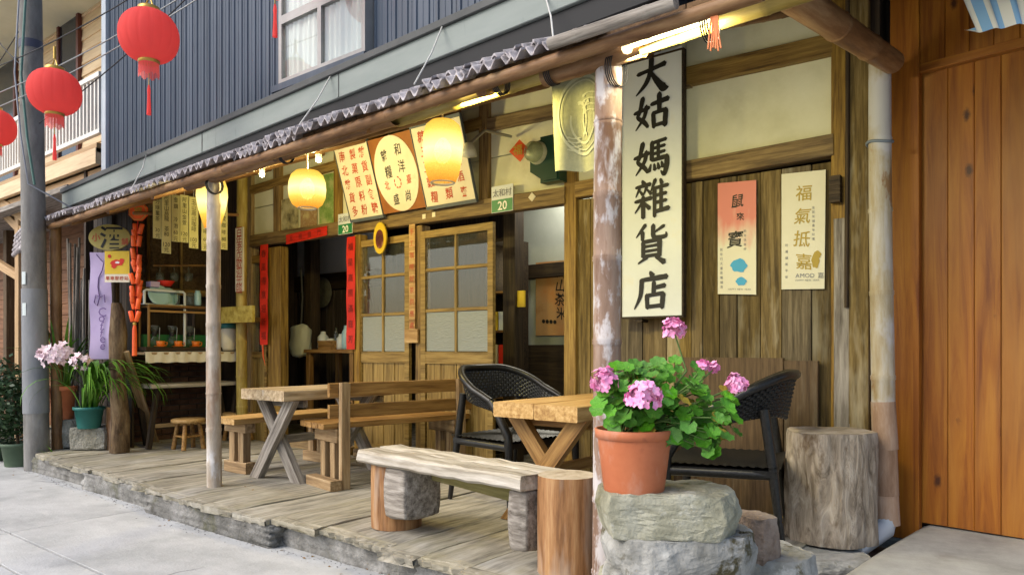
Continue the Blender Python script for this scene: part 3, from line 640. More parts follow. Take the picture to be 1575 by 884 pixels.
# plaster panels between the posts, a little behind the timber
def plaster(x0, x1, z0, z1):
    a = F(x0, 400, -0.045).x; b = F(x1, 400, -0.045).x
    mb = MB(); mb.box(a, b, FY+0.045, FY+0.085, z0, z1); make("plaster_panel", mb, MAT['plaster'], shop)
for (x0, x1) in ((380, 421), (429, 515), (520, 642), (648, 738), (749, 869)):
    plaster(x0, x1, EYE+1.10, EYE+1.52); plaster(x0, x1, EYE+1.53, ROOFZ+0.1)
def plaster4(x0, x1, a0, a1, b0, b1):
    """panel whose lower edge runs a0-a1 and upper edge b0-b1 (photo rows at both ends, None = roof)"""
    p = [F(x0, a0, -.045), F(x1, a1, -.045)]
    q = [F(x1, b1, -.045) if b1 is not None else Vector((p[1].x, p[1].y, ROOFZ+.1)), F(x0, b0, -.045) if b0 is not None else Vector((p[0].x, p[0].y, ROOFZ+.1))]
    make("plaster_panel", MB().slab(p + q, Vector((0, .04, 0))), MAT['plaster'], shop)
plaster4(884, 1055, 292, 263, 156, 120); plaster4(884, 1055, 154, 118, None, None)
plaster4(1056, 1280, 263, 222, 119, 67); plaster4(1056, 1280, 117, 65, None, None)
# old vertical boards of the right bay
ed = [884, 905, 928, 950, 985, 1022, 1060, 1078, 1104, 1131, 1167, 1200, 1246, 1280]
for i in range(len(ed) - 1):
    a, b = F(ed[i], 400, 0).x, F(ed[i+1], 400, 0).x
    y = FY + 0.045 + random.uniform(-0.006, 0.006)
    beam("wall_board", ((a+b)/2, y, DECK), ((a+b)/2, y, EYE+1.08), abs(b-a)-0.005, 0.028, MAT['board'], shop, up=(0, 1, 0), n=5, wob=0.0012, ch=0.003)
a, b, c = F(1033, 400, .05).x, F(1203, 400, .05).x, F(1257, 400, .05).x
for (p, q, dz) in ((a, b, 0), (b, c, -0.015)):
    beam("wainscot_board", ((p+q)/2, FY-0.012, DECK), ((p+q)/2, FY-0.012, EYE-0.06+dz), abs(q-p)-0.004, 0.03, MAT['wains'], shop, up=(0, 1, 0), n=5, wob=0.001)
# right-hand corner: weathered boards and thin dark pipe
beam("corner_board", F(1296, 662, .03) - UP*0.45, F(1296, 336, .03), 0.09, 0.03, MAT['grey'], shop, up=(0, 1, 0), n=5)
beam("corner_board", F(1322, 800, .02) - UP*0.1, F(1322, -30, .02), 0.105, 0.05, MAT['board'], shop, up=(0, 1, 0), n=6)
pole("conduit", F(1303, 500, .05) + UP*0.1, F(1303, 0, .05), 0.012, 0.012, MAT['dark'], shop)
# -------- sliding doors
MAT['facade2'] = pm("door_timber", [(0.13,0.082,0.02),(0.25,0.165,0.047),(0.34,0.24,0.08)], 3.0, GR, rough=0.6, var=0.08, stain=((0.09,0.055,0.02),1.6,0.60,0.8,(0.5,3,3)))
def sliding_door(x0, x1, off, mx, ytop, thick=0.035):
    """x0, x1 outer px; mx muntin px pair"""
    A, B = F(x0, 400, off).x, F(x1, 400, off).x; Y = FY - off
    w = B - A; st = 0.055; zt = EYE + 1.0; zb = DECK + 0.03
    rails = [(F((x0+x1)/2, y, off).z) for y in ytop]      # centre heights: rail1, rail2, bottom glass edge
    m0 = MB()
    def bx(x0_, x1_, z0_, z1_, dy=0.0): m0.box(x0_, x1_, Y-thick/2+dy, Y+thick/2-dy, z0_, z1_)
    bx(A, A+st, zb, zt); bx(B-st, B, zb, zt); bx(A+st, B-st, zt-0.06, zt, .002); bx(A+st, B-st, zb, zb+0.09, .002)
    bx(A+st, B-st, rails[2]-0.10, rails[2], .002)
    door = make("sliding_door", m0, MAT['facade2'], shop)
    mid = (A+B)/2
    for z in rails[:2]:
        beam("glazing_bar", (A+st, Y, z), (B-st, Y, z), thick-0.008, 0.028, MAT['facade2'], door)
    beam("glazing_bar", (mid, Y-0.001, rails[2]), (mid, Y-0.001, zt-0.06), 0.026, thick-0.006, MAT['facade2'], door, up=(0, 1, 0))
    zs = [zt-0.06, rails[0], rails[1], rails[2]]
    for r_ in range(3):
        for (xa, xb) in ((A+st, mid), (mid, B-st)):
            p = MB(); p.box(xa+0.004, xb-0.004, Y-0.002, Y+0.002, zs[r_+1]+0.006, zs[r_]-0.006)
            make("glass_pane" if r_ < 2 else "frosted_pane", p, MAT['glass'] if r_ < 2 else MAT['frost'], door)
    nb = 4
    for i in range(nb):
        xa = A+st+(w-2*st)*i/nb; xb = A+st+(w-2*st)*(i+1)/nb
        beam("door_board", ((xa+xb)/2, Y+0.004, zb+0.09), ((xa+xb)/2, Y+0.004, rails[2]-0.10), xb-xa-0.006, 0.014, MAT['facade2'], door, up=(0, 1, 0))
    return door
sliding_door(552, 631, -0.03, (588, 596), (424.5, 483.5, 541))
sliding_door(649, 760, 0.0, (699, 707), (411.5, 476, 541))
# left narrow glazed screen beside the bamboo pole
s0 = MB(); A, B = F(384, 400, -.03).x, F(412, 400, -.03).x
for (za, zb_) in ((EYE+0.92, EYE+1.0), (EYE+0.28, EYE+0.33), (EYE-0.1, EYE-0.04)): s0.box(A, B, FY+.01, FY+.05, za, zb_)
s0.box(A, A+.04, FY+.012, FY+.048, DECK, EYE+1.0); s0.box(B-.04, B, FY+.012, FY+.048, DECK, EYE+1.0)
scr = make("side_screen", s0, MAT['facade'], shop)
p = MB(); p.box(A+.04, B-.04, FY+.028, FY+.032, EYE-.04, EYE+.92); make("glass_pane", p, MAT['glass'], scr)
for i in range(3):
    xa = A+.04+(B-A-.08)*i/3; xb = A+.04+(B-A-.08)*(i+1)/3
    beam("screen_board", ((xa+xb)/2, FY+.035, DECK), ((xa+xb)/2, FY+.035, EYE-.1), xb-xa-.004, .014, MAT['facade2'], scr, up=(0, 1, 0))
# sills
for (xa, xb) in ((431, 545), (552, 868)):
    a, b = F(xa, 600, 0).x, F(xb, 600, 0).x
    beam("door_sill", (a, FY+.0, DECK+.035), (b, FY+.0, DECK+.035), .14, .07, MAT['facade'], shop)
# -------- room behind
rm = MB()
X0, X1, Y0, Y1, Z0, Z1 = -8.2, -1.0, FY+0.10, 6.9, DECK+0.01, EYE+1.65
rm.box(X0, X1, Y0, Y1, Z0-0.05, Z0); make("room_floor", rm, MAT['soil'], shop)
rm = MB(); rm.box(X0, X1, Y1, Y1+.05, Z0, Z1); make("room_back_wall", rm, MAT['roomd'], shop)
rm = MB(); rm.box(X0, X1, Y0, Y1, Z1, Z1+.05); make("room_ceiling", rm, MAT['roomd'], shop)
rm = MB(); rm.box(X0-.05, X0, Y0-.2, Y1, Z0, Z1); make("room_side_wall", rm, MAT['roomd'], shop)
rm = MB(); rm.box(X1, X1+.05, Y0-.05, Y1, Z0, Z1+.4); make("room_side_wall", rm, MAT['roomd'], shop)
# pale partition with poster, seen through the right doorway
rm = MB(); a = W(800, 400, Y=5.6); b = W(985, 400, Y=5.6)
rm.box(a.x, b.x+.3, 5.6, 5.65, F(835, 535, 0).z + .03, EYE+.66); make("partition_panel", rm, MAT['roomw'], shop)
rm = MB(); rm.box(a.x, b.x+.3, 5.6, 5.65, EYE+.79, EYE+1.6); make("partition_panel", rm, MAT['roomw'], shop)
rm = MB(); rm.box(a.x, b.x+.3, 5.58, 5.67, Z0, EYE+.02); make("partition_base", rm, MAT['dark'], shop)
beam("partition_beam", (a.x, 5.58, EYE+.725), (b.x+.3, 5.58, EYE+.725), .10, .13, MAT['dark'], shop)
a = W(790, 400, Y=5.0)
beam("room_post", (a.x, 5.0, Z0), (a.x, 5.0, Z1), .13, .13, MAT['dark'], shop, up=(0, 1, 0))
a = W(480, 400, Y=5.3)
beam("room_post", (a.x, 5.3, Z0), (a.x, 5.3, Z1), .13, .13, MAT['dark'], shop, up=(0, 1, 0))
# white boards high inside the left doorway, dark paling below
a = W(425, 400, Y=5.75); b = W(560, 400, Y=5.75)
rm = MB(); rm.box(a.x-.2, b.x+.3, 5.75, 5.79, EYE+.93, EYE+1.6); make("partition_panel", rm, pm("white_room_board", [(0.62,0.64,0.66),(0.70,0.72,0.74)], 2.0, rough=0.8, bump=0.02), shop)
n = 16
for i in range(n):
    xx = a.x-.2 + (b.x-a.x+.5)*(i+.5)/n
    beam("paling_board", (xx, 5.76, Z0), (xx, 5.76, EYE+.72), (b.x-a.x+.5)/n-.012, .02, pm("paling", [(0.03,0.022,0.018),(0.09,0.07,0.06)], 3.0, GR, rough=.8, var=.3) if i == 0 else bpy.data.materials["paling"], shop, up=(0, 1, 0))
beam("partition_beam", (a.x-.2, 5.74, EYE+.83), (b.x+.3, 5.74, EYE+.83), .08, .2, MAT['dark'], shop)
# -------- left return wall of the kiosk (brick below, opening above)
KX = -7.95
mw = MB(); mw.box(KX-.1, KX-.02, 3.35, FY, DECK, EYE-.02); make("kiosk_wall", mw, MAT['mortar'], shop)
kw = shop.children[-1]
bm_ = mesh("brick", beam_mb(.19, .03, .052, .003, 1, 0), MAT['brick'])
zz = DECK + .03; row = 0
while zz < EYE - .05:
    yy = 3.35 + (0.1 if row % 2 else 0.0)
    while yy < FY - .12:
        place("brick", bm_, kw, frame((KX-.02+random.uniform(-.004, .004), yy, zz), (KX-.02, yy+1, zz))); yy += .20
    zz += .062; row += 1
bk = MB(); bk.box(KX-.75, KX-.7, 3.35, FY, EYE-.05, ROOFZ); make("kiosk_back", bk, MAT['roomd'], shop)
for yy in (3.37,):
    beam("kiosk_post", (KX-.03, yy, DECK), (KX-.03, yy, EYE+1.5), .10, .10, MAT['dark'], shop, up=(0, 1, 0))
beam("kiosk_beam", (KX-.03, 3.35, EYE+.62), (KX-.03, FY, EYE+.62), .06, .07, MAT['facade'], shop)
for yy in (3.72, 4.08): beam("kiosk_stud", (KX-.05, yy, EYE+.62), (KX-.05, yy, EYE+1.5), .03, .04, MAT['facade'], shop, up=(1, 0, 0))
bk = MB(); bk.box(KX-.12, KX-.09, 3.35, FY, EYE+.64, EYE+1.9); make("kiosk_panel", bk, MAT['wains'], shop)
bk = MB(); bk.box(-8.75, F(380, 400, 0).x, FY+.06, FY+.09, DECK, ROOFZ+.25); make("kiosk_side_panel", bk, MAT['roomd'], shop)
# street-side end piece with rough boards
for i in range(8):
    xx = -8.42 + .115*i
    beam("end_board", (xx, 3.37, DECK), (xx, 3.37, EYE+1.5), .108, .025, MAT['dark'], shop, up=(0, 1, 0))
# ================================================================ PORCH CANOPY
canopy = thing("porch_canopy", (-4.8, 2.75, DECK), "bamboo pole porch canopy edged with grey corrugated cement sheets", "canopy")
def EV(x, dy=0.0, dz=0.0):
    return Vector((x, 2.75 - 0.0377*(x+7.96) + dy, EYE + 1.253 + 0.0048*(x+7.96) + dz))
SL = 0.42
def corr_sheet(x0, x1, dy, dz, L, seed, wl=0.078, amp=0.019):
    mb = MB(); nx = int((x1-x0)/wl*12); vs = []; fs = []; rnd = random.Random(seed)
    jag = [rnd.uniform(-0.022, 0.02) for _ in range(nx//12 + 2)]
    th = 0.011
    for i in range(nx+1):
        x = x0 + (x1-x0)*i/nx
        zc = amp*math.cos(2*math.pi*(x-x0)/wl) + 0.003*noise.noise(Vector((x*9, seed, 0)))
        j = jag[i//12] + 0.006*noise.noise(Vector((x*90, seed, 4)))
        for (yy, zo) in ((j, 0), (j, -th), (L, -th), (L, 0)):
            p = EV(x, dy + yy, dz + SL*(yy) + zc + zo + (0 if yy == L else -0.006*abs(noise.noise(Vector((x*5, seed, 9))))))
            vs.append(p)
    for i in range(nx):
        a = 4*i
        fs.append((a, a+4, a+5, a+1))
    mb.add(vs, fs, 0, False)
    mb.add(vs, [(4*i+3, 4*i+7, 4*i+4, 4*i) for i in range(nx)], 0, True); mb.add(vs, [(4*i+1, 4*i+5, 4*i+6, 4*i+2) for i in range(nx)], 0, True)
    return mb
x = -8.08; k = 0
while x < -1.75:
    w = 0.72; k += 1
    make("roof_sheet", corr_sheet(x, x+w+0.04, -0.02 + random.uniform(-.02, .02), -0.012 + (0.014 if k % 2 else 0), 0.5, k), MAT['sheet'], canopy)
    make("roof_sheet", corr_sheet(x-0.3, x+w-0.27, 0.035 + random.uniform(-.02, .02), 0.030 + (0.014 if k % 2 else 0), 0.5, k+50), MAT['sheet'], canopy)
    x += w
pole("cover_pole", EV(-1.78, -0.03, -0.015), EV(-1.20, -0.03, -0.02), 0.026, 0.024, MAT['grey'], canopy, node=0.35)
pole("eave_pole", EV(-8.05, 0.03, -0.062), EV(-4.6, 0.03, -0.062), 0.028, 0.032, MAT['bamboobr'], canopy, node=0.38)
pole("eave_pole", EV(-4.65, 0.03, -0.064), EV(-0.9, 0.03, -0.06), 0.032, 0.029, MAT['bamboobr'], canopy, node=0.38)
a = W(289, 284, Y=2.78); b = a + Vector((2.35, -0.06, 0.03))
pole("tie_pole", a, b, 0.050, 0.046, MAT['bamboobr'], canopy, node=0.36, hollow=True)
a2 = b + Vector((-0.05, 0.06, 0.01)); b2 = a2 + Vector((1.3, -0.05, 0.0))
pole("tie_pole", a2, b2, 0.043, 0.040, MAT['bambooye'], canopy, node=0.36)
a = W(838, 119, Y=2.66); b = a + Vector((0.50, -0.01, 0.01))
pole("tie_pole", a, b, 0.042, 0.044, MAT['bamboobr'], canopy, node=0.33, hollow=True)
pole("tie_pole", b + Vector((-.12, .02, .015)), b + Vector((1.7, -.03, .05)), 0.040, 0.040, MAT['bambooye'], canopy, node=0.33)
# upright bamboo posts
p1 = W(330, 748, Z=DECK)
pole("bamboo_post", p1, Vector((p1.x-0.02, p1.y+0.0, EYE+1.20)), 0.052, 0.047, MAT['bamboo'], canopy, node=0.27, seg=18)
p2 = W(937, 535, Y=2.69)
pole("bamboo_post", Vector((p2.x-0.02, p2.y, 0.0)), Vector((p2.x+0.0, p2.y, EYE+1.19)), 0.060, 0.058, MAT['bamboogr'], canopy, node=0.30, seg=20)
p3 = W(88, 690, Z=DECK)
pole("bamboo_post", p3, Vector((p3.x+0.02, p3.y-0.02, EYE+1.2)), 0.052, 0.05, MAT['bamboobr'], canopy, node=0.3)
# lashings
for (c, r) in ((W(330, 285, Y=2.76), .062), (W(948, 108, Y=2.67), .07), (W(850, 112, Y=2.65), .055), (W(1092, 40, Y=2.60), .06), (W(770, 128, Y=2.62), .052), (W(440, 238, Y=2.72), .055)):
    mb = MB()
    for q in range(4):
        pts = [c + Vector(((q-1.5)*.009, r*math.cos(t), r*math.sin(t))) for t in [2*math.pi*k/14 for k in range(15)]]
        mb.tube(pts, .003, 5)
    make("lashing_wire", mb, MAT['wire'], canopy)
# underside boards and rafters
for i in range(18):
    xa = -8.0 + 0.40*i
    mb = MB(); e0 = EV(xa, 0.06, -0.012); e1 = EV(xa+.394, .06, -.012); L = FY + .12 - e0.y
    mb.slab([e0, e1, Vector((xa+.394, FY+.12, e1.z + SL*L)), Vector((xa, FY+.12, e0.z + SL*L))], Vector((0, 0, .018)))
    make("ceiling_board", mb, MAT['roofboard'] if 'roofboard' in MAT else MAT.setdefault('roofboard', pm("ceiling_board_wood", [(0.06,0.032,0.014),(0.13,0.072,0.03),(0.19,0.11,0.05)], 2.4, (9,.9,9), rough=.8, var=.2)), canopy)
for i in range(8):
    xa = -7.7 + 0.9*i
    e0 = EV(xa, .10, -.05); L = FY - .02 - e0.y
    pole("rafter", e0, Vector((xa, FY-.02, e0.z + SL*L)), .032, .032, MAT['bamboobr'], canopy, node=.35)
# long crosswise bamboo at the right end
ga = W(1372, 96, Y=4.22); gb = W(1212, -12, Y=2.95)
pole("cross_pole", ga, gb, 0.058, 0.068, MAT['bamboobr'], canopy, node=0.42, seg=18)

# thin ropes holding the sheets up to the fascia
for (xa, ya, xb, yb, lab) in ((229, 230, 204, 287, "pale stay rope nearest the utility pole, tied to the canopy edge"), (511, 114, 459, 194, "pale stay rope below the curtained window"), (684, 35, 637, 130, "pale stay rope right of the curtained window"), (838, -6, 851, 58, "pale stay rope above the hanging linen cloth")):
    tubes("stay_rope", [W(xa, ya, Y=2.93), W(xa-3 if xa < 800 else xa+2, ya+4, Y=2.93), W((xa+xb)/2+3, (ya+yb)/2, Y=2.80), W(xb, yb, Y=2.66)], .0045, MAT['wirew'], seg=6, label=lab, cat="rope", group="stay ropes on the canopy")

# ================================================================ BLUE-CLAD HOUSE ABOVE
blue = thing("blue_clad_house", (-3.5, 3.12, EYE+1.5), "upper storey clad in blue ribbed steel with grey gutter fascia", "house")
BY = 3.12
BX0 = W(163, 100, Y=BY).x
pw = 0.185
pmb = MB(); H = 4.2
prof = [(0,0),(0.010,0),(0.016,-0.010),(0.028,-0.010),(0.034,0),(0.070,0),(0.073,-0.003),(0.080,-0.003),(0.083,0),(0.120,0),(0.124,-.008),(.134,-.008),(.138,0),(.160,0),(.163,-.003),(.168,-.003),(.171,0),(pw,0)]
vs = [(x_, y_, z_) for z_ in (0, H) for x_, y_ in prof]; m = len(prof)
pmb.add(vs, [(i, i+1, m+i+1, m+i) for i in range(m-1)])
pme = mesh("metal_panel", pmb, MAT['blueclad'])
nP = int((1.5 - BX0)/pw)
for i in range(nP):
    place("metal_panel", pme, blue, Matrix.Translation((BX0 + .07 + i*pw, BY - (.006 if (i//5) % 2 else 0), EYE+1.45)))
mb = MB(); mb.box(BX0-.02, BX0+.075, BY-.035, BY+.10, EYE+1.45, EYE+5.6); make("corner_trim", mb, MAT['trim'], blue)
mb = MB(); mb.box(BX0+.02, 1.5, BY+.02, 7.2, EYE+5.6, EYE+5.7); mb.box(BX0, BX0+.06, BY+.1, 7.2, EYE+1.9, EYE+5.6); mb.box(1.45, 1.5, BY+.02, 7.2, EYE+1.4, EYE+5.6); mb.box(BX0, 1.5, 7.15, 7.2, EYE+1.4, EYE+5.6)
make("rear_shell", mb, MAT['blueclad'], blue)
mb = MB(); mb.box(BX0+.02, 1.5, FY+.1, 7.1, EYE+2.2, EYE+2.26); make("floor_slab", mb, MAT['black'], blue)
# fascia, gutter cap, black boards painting the shaded gap below
t0, t1 = W(98, 293, Y=2.95), W(760, 2, Y=2.95)
dirf = (t1 - t0).normalized(); t1 = t0 + dirf * 9.0
beam("fascia_board", t0 - UP*.110, t1 - UP*.110, .03, .155, MAT['fascia'], blue, n=1, wob=0)
beam("gutter_cap", t0 - UP*.012 + Vector((0, .03, 0)), t1 - UP*.012 + Vector((0, .03, 0)), .13, .045, MAT['fasciad'], blue, n=1, wob=0)
beam("gap_shade_board", t0 - UP*.245 + Vector((.1, .03, 0)), t1 - UP*.245 + Vector((0, .03, 0)), .05, .115, MAT['black'], blue, n=1, wob=0)
mb = MB(); mb.slab([t0 + Vector((0.05, .05, -.25)), t1 + Vector((0, .05, -.25)), t1 + Vector((0, .34, -.2)), t0 + Vector((.05, .34, -.2))], Vector((0, 0, .02))); make("gap_shade_board", mb, MAT['black'], blue)
mb = MB(); mb.slab([t0 + Vector((-.02, .02, .012)), t1 + Vector((0, .02, .012)), t1 + Vector((0, .3, .1)), t0 + Vector((-.02, .3, .1))], Vector((0, 0, .012))); make("gutter_cover", mb, MAT['fasciad'], blue)
for px in (310, 520):   # fascia joints
    q = W(px, 200, Y=2.93); f = (q.x - t0.x)/dirf.x; c = t0 + dirf*f
    beam("fascia_joint", c + Vector((0, -.017, -.035)), c + Vector((0, -.017, -.185)), .006, .004, MAT['fasciad'], blue, up=(0, 1, 0), n=1, wob=0)
# window with curtains
wx0, wx1 = W(433, 60, Y=BY-.05).x, W(566, 60, Y=BY-.05).x
wz0 = W(433, 133, Y=BY-.05).z; wz1 = wz0 + 1.55; wzt = W(500, 8, Y=BY-.05).z + .02
fr = MB()
def wb(xa, xb, za, zb_, ya=BY-.075, yb=BY+.0): fr.box(xa, xb, ya, yb, za, zb_)
wb(wx0, wx0+.035, wz0, wz1); wb(wx1-.035, wx1, wz0, wz1); wb(wx0+.035, wx1-.035, wz0, wz0+.035); wb(wx0+.035, wx1-.035, wzt-.03, wzt+.03); wb((wx0+wx1)/2-.02, (wx0+wx1)/2+.02, wz0+.035, wzt-.03); wb((wx0+wx1)/2-.02, (wx0+wx1)/2+.02, wzt+.03, wz1)
win = make("window", fr, pm("aluminium_frame", [(0.28,0.27,0.26),(0.38,0.37,0.36)], 4, rough=.45, bump=0, metal=.3), blue)
curt = MB(); n = 90; vs = []
for i in range(n+1):
    x_ = wx0+.03 + (wx1-wx0-.06)*i/n; y_ = BY-.034 + .007*math.sin(i*1.05) + .005*math.sin(i*.37)
    vs += [(x_, y_, wz0+.02), (x_, y_, wz1)]
curt.add(vs, [(2*i, 2*i+2, 2*i+3, 2*i+1) for i in range(n)], 0, True)
make("curtain", curt, flat("white_curtain", (.84, .86, .88), .9), win)
for (xa, xb) in ((wx0+.035, (wx0+wx1)/2-.02), ((wx0+wx1)/2+.02, wx1-.035)):
    for (za, zb_) in ((wz0+.035, wzt-.03), (wzt+.03, wz1)):
        p = MB(); p.box(xa, xb, BY-.058, BY-.055, za, zb_); make("window_pane", p, MAT['glass'], win)
mb = MB(); mb.box(wx0-.06, wx1+.02, BY-.10, BY+.0, wz0-.05, wz0-.004); make("window_sill", mb, MAT['blueclad'], win)

# ================================================================ CEDAR WALL AND DOOR AT THE RIGHT
CD = Vector((1.354, -0.197, 0)).normalized(); CN = Vector((CD.y, -CD.x, 0)).normalized()   # CN points to the street
if CN.y > 0: CN = -CN
CP = W(1415, 535, d=4.0)
def C(px, py, off=0.0):
    v = ray(px, py); o = Vector((0, 0, EYE)); p = CP + CN*off
    t = (p - o).dot(CN) / v.dot(CN); return o + v*t
cedar = thing("cedar_wall", (CP.x + .6, CP.y, .2), "orange-brown cedar board wall with a plank door behind the concrete apron", "wooden wall")
def cboard(name, px0, px1, pz0, pz1, off, th=.03):
    a = C(px0, 535, off); b = C(px1, 535, off); mpt = (a+b)/2
    w = (b-a).length
    return beam(name, Vector((mpt.x, mpt.y, pz0)), Vector((mpt.x, mpt.y, pz1)), w-.0015, th, MAT['cedar'], cedar, up=CN, n=2, wob=.0005, ch=.003)
zdoor0 = C(1423, 809, 0).z; zdt = C(1415, 114, 0).z
cboard("door_jamb", 1371, 1416, zdoor0 - .08, EYE+2.6, 0.0, .05)
e = [1417, 1459, 1500, 1541, 1583, 1626, 1670, 1715]
for i in range(len(e)-1): cboard("door_board", e[i], e[i+1], zdoor0 + .012, zdt + .06, -.05, .03)
a, b = C(1415, 535, -.012), C(1725, 535, -.012)
e = [1416, 1455, 1492, 1530, 1570, 1612, 1655, 1700]
for i in range(len(e)-1): cboard("header_board", e[i], e[i+1], zdt + .05, EYE+2.6, .0, .03)
beam("header_trim", Vector((a.x, a.y, zdt+.028)), Vector((b.x, b.y, zdt+.028)), .05, .05, MAT['cedar'], cedar, n=2, wob=0)
a, b = C(1371, 535, -.09), C(1730, 535, -.09)
mb = MB(); mb.slab([Vector((a.x, a.y, .1)), Vector((b.x, b.y, .1)), Vector((b.x, b.y, EYE+2.7)), Vector((a.x, a.y, EYE+2.7))], -CN*.05); make("backing_wall", mb, MAT['dark'], cedar)
# ---- striped awning cloth, top right
aw = MB(); q0, q1 = W(1476, -14, d=3.15), W(1503, 50, d=3.05); q2, q3 = W(1612, 30, d=2.75), W(1600, -40, d=2.85)
ns = 9
for i in range(ns*4):
    t, t2 = i/(ns*4), (i+1)/(ns*4)
    def pt(u, v): 
        p = q0.lerp(q3, u).lerp(q1.lerp(q2, u), v); return p + FWD*(.012*math.sin(u*19)) 
    aw.add([pt(t, 0), pt(t, .5), pt(t, 1), pt(t2, 1), pt(t2, .5), pt(t2, 0)], [(0, 1, 4, 5), (1, 2, 3, 4)], (i//4) % 2, True)
    aw.add([pt(t, 1), pt(t, 1) + FWD*.09 + UP*.05, pt(t2, 1) + FWD*.09 + UP*.05, pt(t2, 1)], [(0, 1, 2, 3)], (i//4) % 2, True)
make("striped_awning", aw, [flat("awning_white", (.52, .54, .56), .9), flat("awning_blue", (.16, .32, .58), .9)], label="blue and white striped awning cloth corner above the cedar door", cat="awning")
# ---- bamboo downpipe
dp = thing("bamboo_downpipe", G(1362, 815, .18), "tall blotched bamboo downpipe between plank wall and cedar wall", "downpipe")
a = W(1353, 98, Y=FY-.18); zb = W(1362, 805, Y=FY-.18).z
m1 = W(1358, 620, Y=FY-.18); m2 = W(1361, 690, Y=FY-.18); m3 = W(1363, 760, Y=FY-.18); m4 = Vector((m3.x+.005, m3.y, zb))
pole("pipe", m1, a, .058, .055, MAT['bamboopipe'], dp, node=.42, seg=20)
pole("pipe_socket", m2, m1 + UP*.01, .063, .060, MAT['terrapipe'] if 'terrapipe' in MAT else MAT.setdefault('terrapipe', pm("brown_bamboo_sleeve", [(.22,.13,.08),(.32,.21,.14),(.40,.30,.23)], 3., (1,5,5), rough=.7, stain=((.45,.42,.40),2.,.55,.7,(1,2,2)))), dp, seg=20)
pole("pipe_socket", m3, m2 + UP*.01, .065, .061, MAT['terrapipe'], dp, seg=20)
pole("pipe_socket", m4, m3 + UP*.01, .066, .062, MAT['terrapipe'], dp, seg=20)
tubes("pipe_strap", [Vector((a.x, a.y, EYE+1.09)) + Vector((.062*math.cos(t), .062*math.sin(t), .006*math.sin(t*2))) for t in [2*math.pi*k/18 for k in range(19)]], .008, flat("blue_grey_strap", (.16, .20, .25), .6), dp)
tubes("drain_elbow", [m4 + Vector((0, 0, .06)), m4 + Vector((-.01, -.04, -.02)), m4 + Vector((-.05, -.16, -.05)), m4 + Vector((-.09, -.30, -.09))], [.05, .055, .055, .048], flat("grey_drain_plastic", (.42, .47, .52), .5), dp, seg=16)

# ================================================================ TAN HOUSE BEYOND, LEFT
tan = thing("tan_house", (-10.8, 4.2, 0), "tan timber house with white balcony railing behind the concrete pole", "house")
TY = 4.2; TX1 = -8.25; TX0 = -17.0
z = EYE + 2.0
while z < EYE + 5.6:
    beam("siding_board", (TX0, TY, z), (TX1-.6, TY, z), .03, .175, MAT['siding'], tan, n=1, wob=0, up=(0, .12, 1)); z += .165
mb = MB(); mb.box(TX0, TX1-.6, TY+.03, TY+.08, 0, EYE+5.6); make("wall_core", mb, MAT['siding'], tan)
mb = MB(); mb.box(TX1-.62, TX1-.5, TY-.08, TY+.1, EYE+1.9, EYE+5.6); make("corner_post", mb, MAT['white'], tan)
for (px0, px1, py0, py1) in ((92, 119, 28, 150), (-12, 22, 82, 200), (38, 54, 62, 190)):
    a, b = W(px0, 60, Y=TY-.05), W(px1, 60, Y=TY-.05); zt = W((px0+px1)/2, py0, Y=TY-.05).z; zb = EYE+2.0
    f = MB(); xa, xb = a.x, b.x; t = .07
    for (u0, u1, v0, v1) in ((xa-t, xa, zb, zt+t), (xb, xb+t, zb, zt+t), (xa, xb, zt, zt+t), (xa, xb, zb-t, zb)): f.box(u0, u1, TY-.07, TY-.02, v0, v1)
    wi = make("window", f, flat("maroon_window_frame", (.12, .035, .025), .5), tan)
    p = MB(); p.box(xa, xb, TY-.045, TY-.04, zb, zt); make("window_pane", p, flat("dark_window_glass", (.03, .035, .045), .12), wi)
RY = 3.35
rt0, rt1 = EYE+2.28, EYE+2.93
beam("balcony_floor", (TX0, (RY+TY)/2, EYE+2.12), (TX1, (RY+TY)/2, EYE+2.12), TY-RY+.1, .10, MAT['tanbeam'], tan, n=1, wob=0)
beam("fascia_beam", (TX0, RY-.03, EYE+2.03), (TX1, RY-.03, EYE+2.03), .06, .17, MAT['siding'], tan, n=1, wob=0)
beam("fascia_beam", (TX0, RY+.05, EYE+1.87), (TX1, RY+.05, EYE+1.87), .06, .13, MAT['tanbeam'], tan, n=1, wob=0)
rl = thing  # (railing is one part with its balusters as pieces)
rail = MB(); rail.box(TX0, TX1, RY-.03, RY+.03, rt1-.05, rt1); rail.box(TX0, TX1, RY-.025, RY+.025, rt0, rt0+.045)
railo = make("balcony_railing", rail, MAT['white'], tan)
bmb = MB(); bmb.box(-.014, .014, -.014, .014, 0, rt1-rt0-.095); bme = mesh("baluster", bmb, MAT['white'])
x = TX1 - .05
while x > -13.6:
    place("baluster", bme, railo, Matrix.Translation((x, RY, rt0+.045))); x -= .095
mb = MB(); mb.box(TX0, TX1-.2, 3.2, TY+.1, EYE+4.6, EYE+4.7); make("eave_soffit", mb, pm("pale_green_soffit", [(.55,.55,.40),(.62,.62,.47)], 2., rough=.8, bump=.03), tan)
